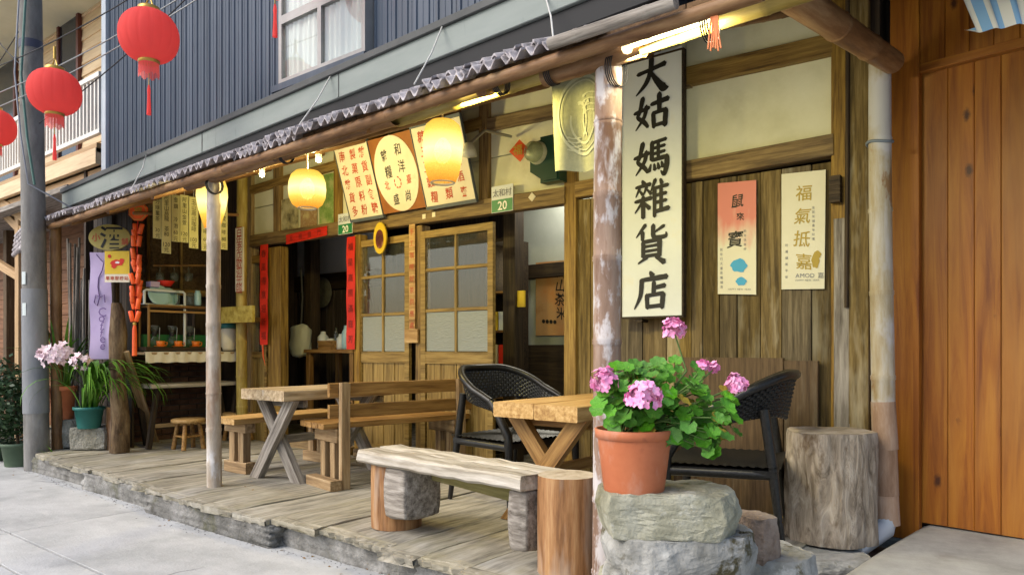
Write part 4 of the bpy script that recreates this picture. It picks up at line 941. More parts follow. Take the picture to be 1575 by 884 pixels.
# ground floor: posts, braces, canopy, brown boards
for px in (34, 15):
    a = W(px, 560, Y=3.42 if px == 34 else 3.8)
    beam("porch_post", (a.x, a.y, 0), (a.x, a.y, EYE+1.85), .13, .13, MAT['tanbeam'] if px == 34 else MAT['wains'], tan, up=(0, 1, 0))
beam("brace", W(52, 372, Y=3.40), W(2, 322, Y=3.40), .08, .11, MAT['tanbeam'], tan); beam("brace", W(34, 428, Y=3.42), W(-8, 402, Y=3.42), .08, .10, MAT['tanbeam'], tan)
beam("porch_beam", W(44, 336, Y=3.4), W(-30, 290, Y=3.4), .10, .13, MAT['tanbeam'], tan)
z = .05
while z < EYE+1.7:
    beam("wall_board", (TX0, TY-.02, z+.08), (TX1-.7, TY-.02, z+.08), .03, .155, MAT['redboard'] if 'redboard' in MAT else MAT.setdefault('redboard', pm("red_brown_board", [(.12,.05,.02),(.22,.10,.045),(.28,.14,.07)], 2.4, GR, rough=.6, var=.15)), tan, n=1, wob=0); z += .16
mb = MB(); mb.box(TX0, TX1-.5, 3.2, TY, EYE+1.72, EYE+1.78); make("porch_ceiling", mb, MAT['grey'], tan)
tl = MB(); 
for i in range(5):
    c0 = W(22 + i*1.0, 392 - i*7, Y=3.36); tl.tube([c0, W(44, 372 - i*7, Y=3.36)], .035, 8)
make("canopy_tile", tl, MAT['sheet'], tan)
# wicker seat on that porch
ws = thing("wicker_seat", W(18, 600, Y=3.9), "small tan wicker seat on the neighbouring porch at far left", "chair")
wc = W(17, 560, Y=3.9)
for k in range(7):
    tubes("back_cane", [wc + Vector((-.18+.06*k, .1, .0)), wc + Vector((-.18+.06*k, .16, .3+.08*math.sin(k*math.pi/6)))], .016, MAT['tanbeam'], ws)
mb = MB(); mb.box(wc.x-.24, wc.x+.24, wc.y-.25, wc.y+.15, wc.z-.06, wc.z); make("seat", mb, MAT['tanbeam'], ws)
for (dx, dy) in ((-.2, -.2), (.2, -.2), (-.2, .1), (.2, .1)): tubes("leg", [wc + Vector((dx, dy, -.06)), Vector((wc.x+dx, wc.y+dy, 0))], .02, MAT['tanbeam'], ws)

# ================================================================ UTILITY POLE AND WIRES
up = thing("utility_pole", G(58, 720, 0), "grey concrete utility pole beside the potted orchids", "utility pole")
pb = W(57, 722, Z=0); ptop = W(55, 0, d=pb.length) 
pt = Vector((pb.x-.12, pb.y-.04, EYE+5.2))
pole("pole", pb, pt, .108, .095, MAT['polec'], up, seg=24, wob=0)
mid = lambda z_: pb.lerp(pt, z_/pt.z)
mb = MB(); mb.tube([mid(.55), mid(1.75)], [.1125, .110], 24, cap=False); make("painted_wrap", mb, pm("pale_blue_wrap", [(.18,.19,.205),(.24,.25,.265)], 3., (3,3,1), rough=.7, stain=((.22,.22,.22),3.,.56,.7)), up)
mb = MB(); mb.tube([mid(EYE+2.9), mid(EYE+2.98)], .103, 24, cap=False); make("pole_band", mb, flat("dark_band", (.05, .055, .09), .5), up)
for zc in (1.55, 1.85):
    mb = MB(); c = mid(zc); dirs = [-FWD*math.cos(t) + RGT*math.sin(t) for t in (-.5, -.3, -.1)]
    mb.add([c + d_*.114 + UP*s_ for s_ in (-.06, .06) for d_ in dirs], [(0, 1, 4, 3), (1, 2, 5, 4)]); make("sticker", mb, flat("pale_sticker", (.55, .62, .62), .6), up)
cable = [mid(EYE+5.0)+Vector((.11,-.08,0)), mid(EYE+3.4)+Vector((.13,-.08,0)), mid(EYE+2.6)+Vector((.10,-.12,0)), mid(EYE+2.0)+Vector((.17,-.1,0)), mid(EYE+1.55)+Vector((.19,-.05,0))]
tubes("cable", cable, .012, flat("green_conduit", (.10, .20, .17), .5), up)
tubes("cable", [c + Vector((.02, -.06, 0)) for c in cable[1:]] + [EV(-7.9, .2, .12)], .008, flat("grey_cable", (.30, .32, .36), .5), up)
wires = [((-30, 112), (260, -40), 7.6, 5.0, 'wire', "black overhead wire crossing above the middle red lantern"), ((-20, 150), (320, -30), 7.4, 5.2, 'steel', "pale overhead wire just above the middle red lantern"), ((-20, 172), (330, -18), 7.3, 5.4, 'steel', "pale overhead wire carrying the red lanterns"),
         ((60, 190), (330, -45), 7.0, 5.6, 'wire', "lower black overhead wire rising to the right above the railing"), ((-20, 40), (60, 120), 8.0, 7.2, 'wire', "black overhead wire slanting down to the pole from the left edge"), ((-25, 130), (95, -70), 8.4, 7.6, 'wire', "black overhead wire rising steeply at the far left")]
for (a, b, da, db, mt, lab) in wires:
    tubes("overhead_wire", sag(W(*a, d=da), W(*b, d=db), .06), .0055, MAT[mt], seg=6, label=lab, cat="wire", group="overhead wires")
# ================================================================ FURNITURE ON THE PORCH
def xleg(parent, x0, x1, y, z0, z1, mat, w=.092, t=.055):
    """crossed pair of boards in the plane y"""
    for (a, b, dy) in (((x0, z0), (x1, z1), -.028), ((x1, z0), (x0, z1), .028)):
        # long board cut level at both ends
        L = math.hypot(b[0]-a[0], b[1]-a[1]); hw = w * L / abs(b[1]-a[1]) / 2
        mb = MB(); yy = y + dy
        pts = [Vector((a[0]-hw, yy-t/2, a[1])), Vector((a[0]+hw, yy-t/2, a[1])), Vector((b[0]+hw, yy-t/2, b[1])), Vector((b[0]-hw, yy-t/2, b[1]))]
        ang = math.atan2(b[1]-a[1], b[0]-a[0])
        # local X along the board
        c = (Vector((a[0], yy, a[1])) + Vector((b[0], yy, b[1])))/2
        Mx = Matrix.Translation(c) @ Matrix.Rotation(-ang, 4, 'Y')
        inv = Mx.inverted()
        mb.slab([inv @ p for p in pts], inv.to_3x3() @ Vector((0, t, 0)))
        place("leg", mesh("leg", mb, mat), parent, Mx)
def xtable(x0, x1, y0, y1, ztop, th, mat, lmat, label, nb, fx=.0):
    t = thing("dining_table", ((x0+x1)/2, (y0+y1)/2, DECK), label, "table")
    for i in range(nb):
        w = (x1-x0)/nb; xc = x0 + w*(i+.5)
        beam("top_plank", (xc, y0, ztop-th/2), (xc, y1, ztop-th/2), w-.0015, th, mat, t, n=4, wob=.0015, ch=.006)
    for y in (y0+.13, y1-.16):
        xleg(t, x0+.05-fx, x1-.05+fx, y, DECK+.003, ztop-th, lmat)
        beam("bearer", (x0+.03, y+.075, ztop-th-.03), (x1-.03, y+.075, ztop-th-.03), .04, .055, lmat, t)
    beam("stretcher", ((x0+x1)/2, y0+.15, DECK+(ztop-th-DECK)/2), ((x0+x1)/2, y1-.15, DECK+(ztop-th-DECK)/2), .045, .06, lmat, t)
    return t
TZ = DECK + .69
A = W(369, 597, Z=TZ); B = W(431, 601, Z=TZ)
xtable(A.x+.02, B.x+.04, (A.y+B.y)/2, 4.12, TZ, .078, MAT['tgrey'], MAT['grey'], "thick-topped table with grey crossed legs beside the slim bamboo post", 2)
A2 = W(765, 617, Z=TZ); B2 = W(882, 626, Z=TZ)
xtable(A2.x, B2.x, (A2.y+B2.y)/2, 4.30, TZ, .085, MAT['table'], MAT['bench'], "thick orange pine table with brown crossed legs behind the log bench", 2)
# ---- bench with backrest, facing the far table
P = W(530, 752, Z=DECK)
bb = thing("backed_bench", (P.x, P.y, DECK), "brown slatted bench with railed backrest, standing at the far table", "bench")
bx, by0, by1 = P.x, P.y, P.y + 1.02
zt = DECK + .755
for y in (by0, by1):
    beam("back_post", (bx, y, DECK), (bx, y, zt), .045, .07, MAT['benchf'], bb, up=(0, 1, 0))
    beam("foot", (bx-.36, y, DECK+.035), (bx+.04, y, DECK+.035), .085, .07, MAT['benchf'], bb) if y == by1 else beam("foot", (bx-.36, y-.082, DECK+.036), (bx+.035, y-.082, DECK+.036), .085, .072, MAT['benchf'], bb)
    for dx in (-.27, -.12):
        beam("leg", (bx+dx, y, DECK), (bx+dx, y, DECK+.33), .07, .075, MAT['benchf'], bb, up=(0, 1, 0))
    beam("seat_bearer", (bx-.38, y-.005, DECK+.375), (bx-.03, y-.005, DECK+.375), .085, .10, MAT['benchf'], bb)
for i in range(4):
    beam("seat_slat", (bx-.38+.098*i, by0-.14, DECK+.447), (bx-.38+.098*i, by1+.12, DECK+.447), .088, .04, MAT['bench'], bb, n=4)
for zc, h in ((zt-.052, .098), (zt-.205, .095)):
    beam("back_rail", (bx-.046, by0-.10, zc), (bx-.046, by1+.14, zc), .032, h, MAT['bench'], bb, n=4)
bb.matrix_basis = Matrix.Translation((P.x, P.y, DECK)) @ Matrix.Rotation(R(-11), 4, 'Z')
# ---- backless bench left of the far table
lb = thing("plain_bench", (-5.5, 3.4, DECK), "low backless plank bench partly behind the slim bamboo post", "bench")
P = W(360, 727, Z=DECK); cx, cy = P.x, P.y
for y in (cy+.05, 4.0):
    beam("foot", (cx-.16, y, DECK+.045), (cx+.16, y, DECK+.045), .09, .09, MAT['benchf'], lb)
    for dx in (-.065, .065): beam("leg", (cx+dx, y, DECK+.09), (cx+dx, y, DECK+.33), .075, .07, MAT['benchf'], lb, up=(0, 1, 0))
    beam("seat_bearer", (cx-.15, y, DECK+.365), (cx+.15, y, DECK+.365), .09, .075, MAT['benchf'], lb)
for i in range(2):
    beam("seat_plank", (cx-.085+.17*i, cy-.10, DECK+.425), (cx-.085+.17*i, 4.15, DECK+.425), .166, .045, MAT['table'], lb, n=4)
# ---- long log bench at the porch edge
lg = thing("log_bench", (-2.6, 2.65, DECK), "long bleached plank bench on two debarked logs at the porch edge", "bench")
la = W(606, 808, Z=DECK); lz = DECK + .395
lbp = W(878, 737, Z=lz+.01)
la = Vector((la.x, la.y+.02, DECK)); lbp = Vector((lbp.x, lbp.y-.03, DECK-.14))
ax = Vector((lbp.x-la.x, lbp.y-la.y, 0)).normalized(); ay = Vector((-ax.y, ax.x, 0))
def log_mb(r, h, seed, tilt=0.0, fluted=.03):
    mb = MB(); seg = 26; prof = [(0, 0)] ; vs = []; rings = 7
    for j in range(rings):
        z_ = h*j/(rings-1)
        for k in range(seg):
            a = 2*math.pi*k/seg
            rr = r*(1 + fluted*noise.noise(Vector((math.cos(a)*1.6, math.sin(a)*1.6, seed+z_*.8))) + fluted*.5*noise.noise(Vector((math.cos(a)*5, math.sin(a)*5, seed+z_*2)))) * (1.0 if 0 < j < rings-1 else .985)
            vs.append((z_, rr*math.cos(a), rr*math.sin(a)))
    fs = [(j*seg+k, j*seg+(k+1) % seg, (j+1)*seg+(k+1) % seg, (j+1)*seg+k) for j in range(rings-1) for k in range(seg)]
    mb.add(vs, fs, 0, True)
    mb.add(vs[-seg:], [tuple(range(seg))], 1); mb.add(vs[:seg], [tuple(range(seg))[::-1]], 0)
    return mb
for (p, r, h, s_) in ((la, .143, .385, 3), (lbp, .134, .572, 5)):
    place("log", mesh("log", log_mb(r, h, s_), [MAT['log'], MAT['stumptop']]), lg, frame(Vector((p.x, p.y, p.z)), Vector((p.x, p.y, p.z+1))))
ps, pe = la - ax*.13 + UP*(lz-la.z), Vector((lbp.x, lbp.y, lz)) - ax*.0
for k, (o_, w_) in enumerate(((-.10, .155), (.062, .165))):
    e1 = pe + ax*(-.118 if k == 0 else -.095)
    beam("seat_plank", ps + ay*o_ + UP*.0, e1 + ay*o_ + UP*.0, w_, .07, MAT['pale'], lg, n=14, wob=.005, ch=.014, ragged=.012)
# grey hewn brackets under each end, and the low rail
for (p, dx) in ((la + ax*.165, 1), (Vector((lbp.x, lbp.y, DECK)) - ax*.175, -1)):
    mb = rock_mb(.19 if dx > 0 else .12, .27, .29, 4+dx, 12, .02, .62)
    place("bracket_block", mesh("bracket_block", mb, MAT['grey']), lg, Matrix.Translation(Vector((p.x, p.y-.02, lz-.32))) @ Matrix.Rotation(math.atan2(ax.y, ax.x), 4, 'Z'))
beam("under_rail", la + ax*.22 + ay*.06 + UP*(lz-.075-DECK), Vector((lbp.x, lbp.y, lz-.12)) - ax*.2 + ay*.06, .05, .075, MAT['mossrail'] if 'mossrail' in MAT else MAT.setdefault('mossrail', pm("mossy_rail", [(.13,.12,.04),(.25,.22,.08),(.33,.30,.14)], 2.4, GR, rough=.8)), lg)

# ---- black woven tub chairs
def make_chair(label):
    c = thing("rattan_chair", (0, 0, 0), label, "chair", "black rattan chairs")
    nu, nv = 66, 11
    def rim(s):      # s in -1..1 from one front foot of the arm round the back
        a = s*math.pi*.60
        x = -.27*math.cos(a)*1.0 + .02; y = .345*math.sin(a) if abs(a) < math.pi/2 else .345*math.copysign(1, a)
        x = -.31*math.cos(a) if abs(a) < math.pi/2 else .31*math.sin(abs(a)-math.pi/2)*1.6
        f = abs(s)
        z = .865 - .20*max(0, (f-.25)/.75)**1.6
        return Vector((x, y, z)), a
    vs = []; fs = []; extra = []
    for i in range(nu+1):
        s_ = -1 + 2*i/nu; p, a = rim(s_); nrm = Vector((-math.cos(a), math.sin(a), 0))
        hgt = .235 - .17*abs(s_)**1.5
        for j in range(nv+1):
            v = j/nv
            vs.append(p - UP*(hgt*v) - nrm*(.05*v*(1-.4*abs(s_))))
    for i in range(nu):
        for j in range(nv):
            a = i*(nv+1)+j; q = (a, a+1, a+nv+2, a+nv+1); s_ = -1 + 2*(i+.5)/nu; al = s_*math.pi*.60; nrm = Vector((-math.cos(al), math.sin(al), 0))
            cen = (vs[q[0]] + vs[q[1]] + vs[q[2]] + vs[q[3]])/4
            k = .009 if (i + j) % 2 else .002
            for sg_ in (1, -1):
                ci = len(vs) + len(extra); extra.append(cen + nrm*k*sg_)
                for e in range(4): fs.append((q[e], q[(e+1) % 4], ci))
    mb = MB(); mb.add(vs + extra, fs, 0, False)
    make("woven_back", mb, MAT['rattan'], c, Matrix())
    mb = MB(); pth = [rim(-1+2*i/48)[0] for i in range(49)]
    mb.tube(pth, .024, 8)
    make("arm_rim", mb, MAT['rattan'], c, Matrix())
    e0, e1 = pth[0], pth[-1]
    for e_ in (e0, e1):
        sg = math.copysign(1, e_.y)
        mb = MB(); mb.tube([e_, e_ + Vector((.045, 0, -.05)), Vector((.29, sg*.335, .46)), Vector((.295, sg*.33, .36)), Vector((.305, sg*.335, 0))], [.026, .027, .028, .027, .017], 8)
        make("front_leg", mb, MAT['rattan'], c, Matrix())
        mb = MB(); mb.tube([Vector((-.17, sg*.275, .70)), Vector((-.21, sg*.285, .42)), Vector((-.26, sg*.31, 0))], [.024, .025, .016], 8)
        make("rear_leg", mb, MAT['rattan'], c, Matrix())
        mb = MB(); mb.tube([Vector((-.21, sg*.285, .385)), Vector((.29, sg*.325, .385))], .024, 8); make("side_rail", mb, MAT['rattan'], c, Matrix())
    n = 26; vs = []; fs = []
    for i in range(n+1):
        for j in range(n+1):
            u, v = -1+2*i/n, -1+2*j/n
            vs.append((.03+.28*u, .315*v, .425 - .012*(1-u*u)*(1-v*v) + .0035*(1 if (i+j) % 2 else -1)))
    for i in range(n):
        for j in range(n): a = i*(n+1)+j; fs.append((a, a+1, a+n+2, a+n+1))
    mb = MB(); mb.add(vs, fs); mb.box(-.23, .30, -.31, .31, .375, .408); make("seat", mb, MAT['rattan'], c, Matrix())
    return c
ch = make_chair("black rattan armchair left of the pine table, its arched back fully seen")
ch.matrix_basis = Matrix.Translation((-3.08, 3.84, DECK)) @ Matrix.Rotation(R(-4), 4, 'Z')
copy_tree(ch, Mx=Matrix.Translation((-1.50, 3.76, DECK)) @ Matrix.Rotation(R(196), 4, 'Z'), label="black rattan armchair half hidden behind the pink geranium")

# ---- round wooden stools
def make_stool(label):
    s_ = thing("round_stool", (0, 0, 0), label, "stool", "low round stools")
    mb = MB(); mb.lathe([(.001, .30), (.15, .302), (.162, .295), (.163, .272), (.15, .262), (.001, .262)], 24); make("seat", mb, MAT['table'], s_, Matrix())
    for k in range(4):
        a = math.pi/4 + k*math.pi/2
        mb = MB(); mb.tube([Vector((.10*math.cos(a), .10*math.sin(a), .265)), Vector((.145*math.cos(a), .145*math.sin(a), 0))], [.020, .024], 8); make("leg", mb, MAT['bench'], s_, Matrix())
        b = a + math.pi/2
        mb = MB(); mb.tube([Vector((.125*math.cos(a), .125*math.sin(a), .13)), Vector((.125*math.cos(b), .125*math.sin(b), .13))], .012, 6); make("stretcher", mb, MAT['bench'], s_, Matrix())
    return s_
st = make_stool("low round stool in front of the kiosk counter")
sp = G(290, 690); st.matrix_basis = Matrix.Translation(sp)
sp2 = W(366, 634, Z=DECK+.30); copy_tree(st, Mx=Matrix.Translation((sp2.x, sp2.y, DECK)), label="low round stool behind the plain bench, only its seat showing")

# ---- stump and stones
sd = W(1268, 838, Z=DECK+.005); sd = Vector((sd.x-.03, sd.y+.20, DECK+.0))
stp = thing("tree_stump", sd, "upright grey tree stump stool beside the bamboo downpipe", "stump")
mb = MB(); seg = 128; rings = 24; vs = []; r0 = .228; hh = .565
for j in range(rings):
    z_ = hh*j/(rings-1)
    for k in range(seg):
        a = 2*math.pi*k/seg; pv = Vector((math.cos(a)*2.0, math.sin(a)*2.0, z_*2.2+5))
        rr = r0*(1.0 - .03*z_/hh)*(1 + .11*noise.noise(pv*.9) + .045*noise.noise(Vector((math.cos(a)*3.5, math.sin(a)*3.5, z_*2.0))) + .02*noise.noise(Vector((math.cos(a)*9, math.sin(a)*9, z_*3))) + .05*max(0, 1-z_/.12)*.5 - .05*max(0, .12-abs(noise.noise(Vector((math.cos(a)*6, math.sin(a)*6, z_*.9+2)))))/.12*(.3+.7*abs(noise.noise(Vector((a, z_*2, 7)))))) * (.985 if j in (0, rings-1) else 1)
        vs.append((z_ + (.008*noise.noise(Vector((math.cos(a), math.sin(a), 3))) if j == rings-1 else 0), rr*math.cos(a), rr*math.sin(a)))
mb.add(vs, [(j*seg+k, j*seg+(k+1) % seg, (j+1)*seg+(k+1) % seg, (j+1)*seg+k) for j in range(rings-1) for k in range(seg)], 0, True)
place("trunk", mesh("trunk", mb, MAT['stump']), stp, frame(sd, sd + UP))
mb = MB(); mb.add(vs[-seg:], [tuple(range(seg))], 0); place("cut_top", mesh("cut_top", mb, MAT['stumptop']), stp, frame(sd + UP*.001, sd + UP))
def stone(px, py_top, py_bot, wpx, d, depth, mat, seed, label, rz=0, amp=.08, sq=.7, n=20, group="stones stacked by the porch", z0=None):
    c = W(px, py_bot, d=d); top = W(px, py_top, d=d)
    h = (top.z - c.z)*.97; w = wpx*d/FPX*.90; depth *= .85
    mb = hull_rock(w*1.06, depth*1.1, h, seed, bev=.010 if w > .3 else .006, rough=.006)
    c = c + FWD*(depth*.0)
    if z0 is not None: c.z = z0
    return place("stone_block", mesh("stone_block", mb, mat), None, Matrix.Translation(c) @ Matrix.Rotation(R(YAW)+rz, 4, 'Z'), label=label, cat="stone", group=group)
stone(1026, 744, 818, 232, 2.72, .42, MAT['stone'], 2, "mossy flat stone directly under the geranium pot", rz=-.10, amp=.07, sq=.93)
stone(1043, 806, 878, 238, 2.74, .44, MAT['stoneg'], 9, "grey slab second from top below the geranium pot", rz=.12, amp=.06, sq=.93)
stone(1158, 786, 862, 62, 2.98, .22, MAT['stoner'], 5, "small reddish rock wedged right of the stacked slabs", rz=.5, amp=.10, sq=.55)
stone(1120, 836, 905, 268, 3.10, .52, MAT['stoneg'], 12, "wide low grey slab at the foot of the stack", amp=.06, sq=.92)
stone(975, 862, 960, 110, 2.72, .30, MAT['stoneg'], 15, "small pale block at the bottom beside the thick bamboo post", amp=.06, sq=.92)
stone(1030, 874, 990, 250, 2.75, .44, MAT['stone'], 18, "big base stone cut off by the bottom edge", amp=.06, sq=.92)
stone(1262, 836, 868, 150, 3.70, .55, MAT['stoneg'], 21, "flat pale stone under the tree stump", amp=.05, sq=.9, z0=DECK-.115)
# ================================================================ MAIN SHOP SIGN (brush lettering)
BR = {
 '大': [[(12,40,5),(50,34,4.5),(88,27,6.5)], [(51,6,7),(49,36,6.5),(36,66,6),(8,92,1.5)], [(50,42,3.5),(66,66,7),(84,86,10),(98,88,1)]],
 '女': [[(27,10,6.5),(19,42,5),(13,57,4.5),(30,71,5.5),(41,85,4)], [(37,32,5.5),(31,58,5),(7,89,1.5)], [(3,46,4.5),(45,37,4.5)]],
 '姑r': [[(50,31,4.5),(97,24,6.5)], [(73,7,6.5),(73,50,5.5)], [(56,52,5.5),(58,89,5.5)], [(55,54,4.5),(92,50,5)], [(91,50,6.5),(88,89,6.5)], [(57,85,4.5),(90,82,4.5)]],
 '媽r': [[(53,11,5.5),(52,56,5.5)], [(53,14,4),(91,9,4.5)], [(70,11,4.5),(70,56,4.5)], [(53,28,3.8),(88,24,3.8)], [(53,42,3.8),(88,38,3.8)], [(52,57,4.5),(95,52,5.5)], [(94,52,6),(93,75,6.5),(86,95,5.5),(77,86,1.5)], [(50,66,2),(45,83,5.5)], [(59,66,2),(61,81,5.5)], [(69,65,2),(72,79,5.5)], [(79,63,2),(83,76,5.5)]],
 '雜': [[(25,3,3),(30,12,6.5)], [(7,19,4),(48,14,5)], [(18,22,4.5),(7,43,1.5)], [(18,28,2),(26,38,4.5)], [(38,20,4.5),(28,41,1.5)], [(38,26,2),(50,39,4.5)], [(5,55,4),(51,49,5)], [(28,44,5.5),(28,97,5.5)], [(27,56,4.5),(5,83,1.5)], [(29,58,3),(46,75,5.5)], [(62,5,5.5),(49,35,1.5)], [(60,26,5.5),(60,97,4.5)], [(76,5,3),(80,16,5.5)], [(60,26,4),(97,22,4.5)], [(60,45,4),(92,41,4)], [(60,63,4),(92,59,4)], [(78,24,4.5),(78,82,4.5)], [(60,85,4.5),(99,79,5.5)]],
 '貨': [[(34,3,5.5),(8,33,1.5)], [(26,20,5.5),(26,41,4.5)], [(86,9,4.5),(54,26,2)], [(56,5,5.5),(56,30,5.5),(64,37,5.5),(90,35,4.5),(91,25,1.5)], [(28,45,5.5),(28,83,5.5)], [(28,46,4.5),(74,42,4.5)], [(74,42,6.5),(73,83,5.5)], [(28,58,3.5),(72,55,3.5)], [(28,70,3.5),(72,67,3.5)], [(28,82,4),(74,79,4)], [(40,84,4.5),(14,99,2)], [(62,84,3),(86,99,7)]],
 '店': [[(47,2,3),(54,13,7.5)], [(20,23,4.5),(93,16,6.5)], [(24,22,6.5),(20,62,5.5),(3,95,1.5)], [(58,28,5.5),(57,58,5.5)], [(58,43,4.5),(88,38,5.5)], [(38,60,5.5),(40,93,5.5)], [(38,62,4.5),(84,57,4.5)], [(83,57,6.5),(80,93,5.5)], [(40,90,4.5),(81,87,4.5)]],
}
BR['姑'] = BR['女'] + BR['姑r']; BR['媽'] = BR['女'] + BR['媽r']
def brush(mb, ch, o, r, u, nrm, size):
    for si, st in enumerate(BR[ch]):
        pts = []
        for i in range(len(st)-1):       # smooth the polyline
            (x0, y0, w0), (x1, y1, w1) = st[i], st[i+1]
            xm, ym = (st[i-1][0], st[i-1][1]) if i else (x0, y0); xp, yp = (st[i+2][0], st[i+2][1]) if i+2 < len(st) else (x1, y1)
            for k in range(6):
                t = k/6; h00 = 2*t**3-3*t*t+1; h10 = t**3-2*t*t+t; h01 = -2*t**3+3*t*t; h11 = t**3-t*t
                pts.append((h00*x0+h10*(x1-xm)/2*.9+h01*x1+h11*(xp-x0)/2*.9, h00*y0+h10*(y1-ym)/2*.9+h01*y1+h11*(yp-y0)/2*.9, w0+(w1-w0)*t))
        pts.append(st[-1]); n = len(pts)
        L, Rr = [], []
        for i, (x, y, w) in enumerate(pts):
            ax_, ay_ = pts[min(i+1, n-1)][0]-pts[max(i-1, 0)][0], pts[min(i+1, n-1)][1]-pts[max(i-1, 0)][1]
            l = math.hypot(ax_, ay_) or 1; nx, ny = -ay_/l, ax_/l
            w *= 1.12*(1 + .12*noise.noise(Vector((x*.15, y*.15, si))))
            if i == 0: w *= .8
            L.append((x+nx*w, y+ny*w)); Rr.append((x-nx*w, y-ny*w))
        (xa, ya, wa), (xb, yb, wb_) = pts[0], pts[-1]
        cap0 = (xa*1.0-(pts[1][0]-xa)/max(.1, math.hypot(pts[1][0]-xa, pts[1][1]-ya))*wa*.8, ya-(pts[1][1]-ya)/max(.1, math.hypot(pts[1][0]-xa, pts[1][1]-ya))*wa*.8)
        cap1 = (xb+(xb-pts[-2][0])/max(.1, math.hypot(xb-pts[-2][0], yb-pts[-2][1]))*wb_*.8, yb+(yb-pts[-2][1])/max(.1, math.hypot(xb-pts[-2][0], yb-pts[-2][1]))*wb_*.8)
        V = lambda q: o + r*((q[0]-50)/100*size) - u*((q[1]-50)/100*size) + nrm*(.0002*si)
        vs = [V(q) for q in L] + [V(q) for q in Rr] + [V(cap0), V(cap1)]
        fs = [(i, n+i, n+i+1, i+1) for i in range(n-1)] + [(2*n, n, 0), (2*n+1, n-1, 2*n-1)]
        mb.add(vs, fs)
sg = fboard(957, 90, 1049, 486, .10); 
sg.tl.z = sg.tr.z = F(1000, 84, .10).z
msign = thing("vertical_shop_sign", (sg.bl + sg.br)/2, "tall white vertical sign with six large black brushed characters", "sign")
make("sign_panel", sg.mb(.03), MAT['signw'], msign)
fm = MB()
for (a, b, c_, d_) in ((-.012, 0, -.012, sg.h+.012), (sg.w, sg.w+.012, -.012, sg.h+.012), (0, sg.w, -.012, 0), (0, sg.w, sg.h, sg.h+.012)):
    p = [sg.bl + sg.r*a + sg.u*c_, sg.bl + sg.r*b + sg.u*c_, sg.bl + sg.r*b + sg.u*d_, sg.bl + sg.r*a + sg.u*d_]
    fm.slab([q + sg.n*.006 for q in p], -sg.n*.045)
make("sign_frame", fm, MAT['dark'], msign)
for i, chh in enumerate("大姑媽雜貨店"):
    cyp = [117, 173, 243, 305, 374, 447][i]
    c_ = F(1003, cyp, .098); cc = sg.tl + sg.r*(sg.w*.5) - sg.u*(sg.tl.z - c_.z) + sg.n*.003
    mb = MB(); brush(mb, chh, cc, sg.r, sg.u, sg.n, sg.w*.60); 
    make("brushed_character", mb, MAT['ink'], msign)
for px in (982, 1026):
    a = F(px, 493, .09); beam("bracket", a, a + Vector((0, .09, 0)), .05, .02, MAT['dark'], msign)

# ================================================================ POSTERS ON THE PLANK WALL
def poster(b, th, mat, name, label, cat="poster"):
    t = thing(name, (b.bl + b.br)/2, label, cat)
    make("sheet", b.mb(th), mat, t); return t
b = Board(*[F(x_, y_, -.010) for x_, y_ in ((1104, 282), (1163, 277), (1163, 453), (1104, 452))])
def grad_poster():
    m, N, L, bs = nmat("pink_wash_paper")
    tc = N.new("ShaderNodeTexCoord"); sx = N.new("ShaderNodeSeparateXYZ"); L.new(tc.outputs["Generated"], sx.inputs[0])
    nz = N.new("ShaderNodeTexNoise"); nz.inputs["Scale"].default_value = 4; L.new(tc.outputs["Generated"], nz.inputs["Vector"])
    ad = N.new("ShaderNodeMath"); ad.operation = 'MULTIPLY_ADD'; L.new(nz.outputs["Fac"], ad.inputs[0]); ad.inputs[1].default_value = .55; L.new(sx.outputs["Z"], ad.inputs[2])
    rp = N.new("ShaderNodeValToRGB"); rp.color_ramp.elements[0].position = .68; rp.color_ramp.elements[0].color = (.68, .66, .52, 1); rp.color_ramp.elements[1].position = 1.12; rp.color_ramp.elements[1].color = (.62, .22, .18, 1)
    L.new(ad.outputs[0], rp.inputs[0]); L.new(rp.outputs[0], bs.inputs["Base Color"]); bs.inputs["Roughness"].default_value = .7
    return m
pp = poster(b, .003, grad_poster(), "pink_poster", "pink-washed scroll poster with black calligraphy on the plank wall")
vlettering("lettering", MAT['ink'], pp, [("鼠", b.w*.55, b.h*.17, 0, .085), ("來", b.w*.60, b.h*.31, 0, .05), ("寶", b.w*.46, b.h*.51, 0, .105)], b.o(), b.r, b.u, .012, .1)
vlettering("small_lettering", MAT['greyink'], pp, [("鼠年行大運來寶福滿", b.w*.10, b.h*.60, b.h*.042, .02), ("新年快樂好", b.w*.72, b.h*.44, b.h*.04, .018)], b.o(), b.r, b.u)
hlettering("small_lettering", MAT['greyink'], pp, "HAPPY NEW YEAR", b.o() + b.r*(b.w*.28) - b.u*(b.h*.955), b.r, b.u, .016)
mb = MB()
def blob(mb, c, rx, ry, b, n=18, wob=.12, seed=0):
    mb.add([b.o(.0025 + seed*.0002) + b.r*(c[0] + rx*math.cos(2*math.pi*k/n)*(1+wob*math.sin(k*2.1+seed))) - b.u*(c[1] + ry*math.sin(2*math.pi*k/n)*(1+wob*math.cos(k*1.7+seed))) for k in range(n)], [tuple(range(n))[::-1]])
blob(mb, (b.w*.56, b.h*.745), .052, .042, b, seed=1); blob(mb, (b.w*.62, b.h*.885), .034, .026, b, seed=2)
make("blue_print_patch", mb, flat("blue_print", (.05, .34, .60), .6), pp)
b = Board(*[F(x_, y_, -.010) for x_, y_ in ((1202, 268), (1270, 261), (1268, 444), (1202, 445))])
pp = poster(b, .003, pm("ivory_paper", [(.66,.64,.50),(.73,.71,.58)], 3, rough=.7, var=0, bump=.02), "ivory_poster", "ivory scroll poster with gold calligraphy on the plank wall")
vlettering("lettering", MAT['goldink'], pp, [("福氣抵嘉", b.w*.50, b.h*.18, b.h*.195, .098)], b.o(), b.r, b.u, .008, .12)
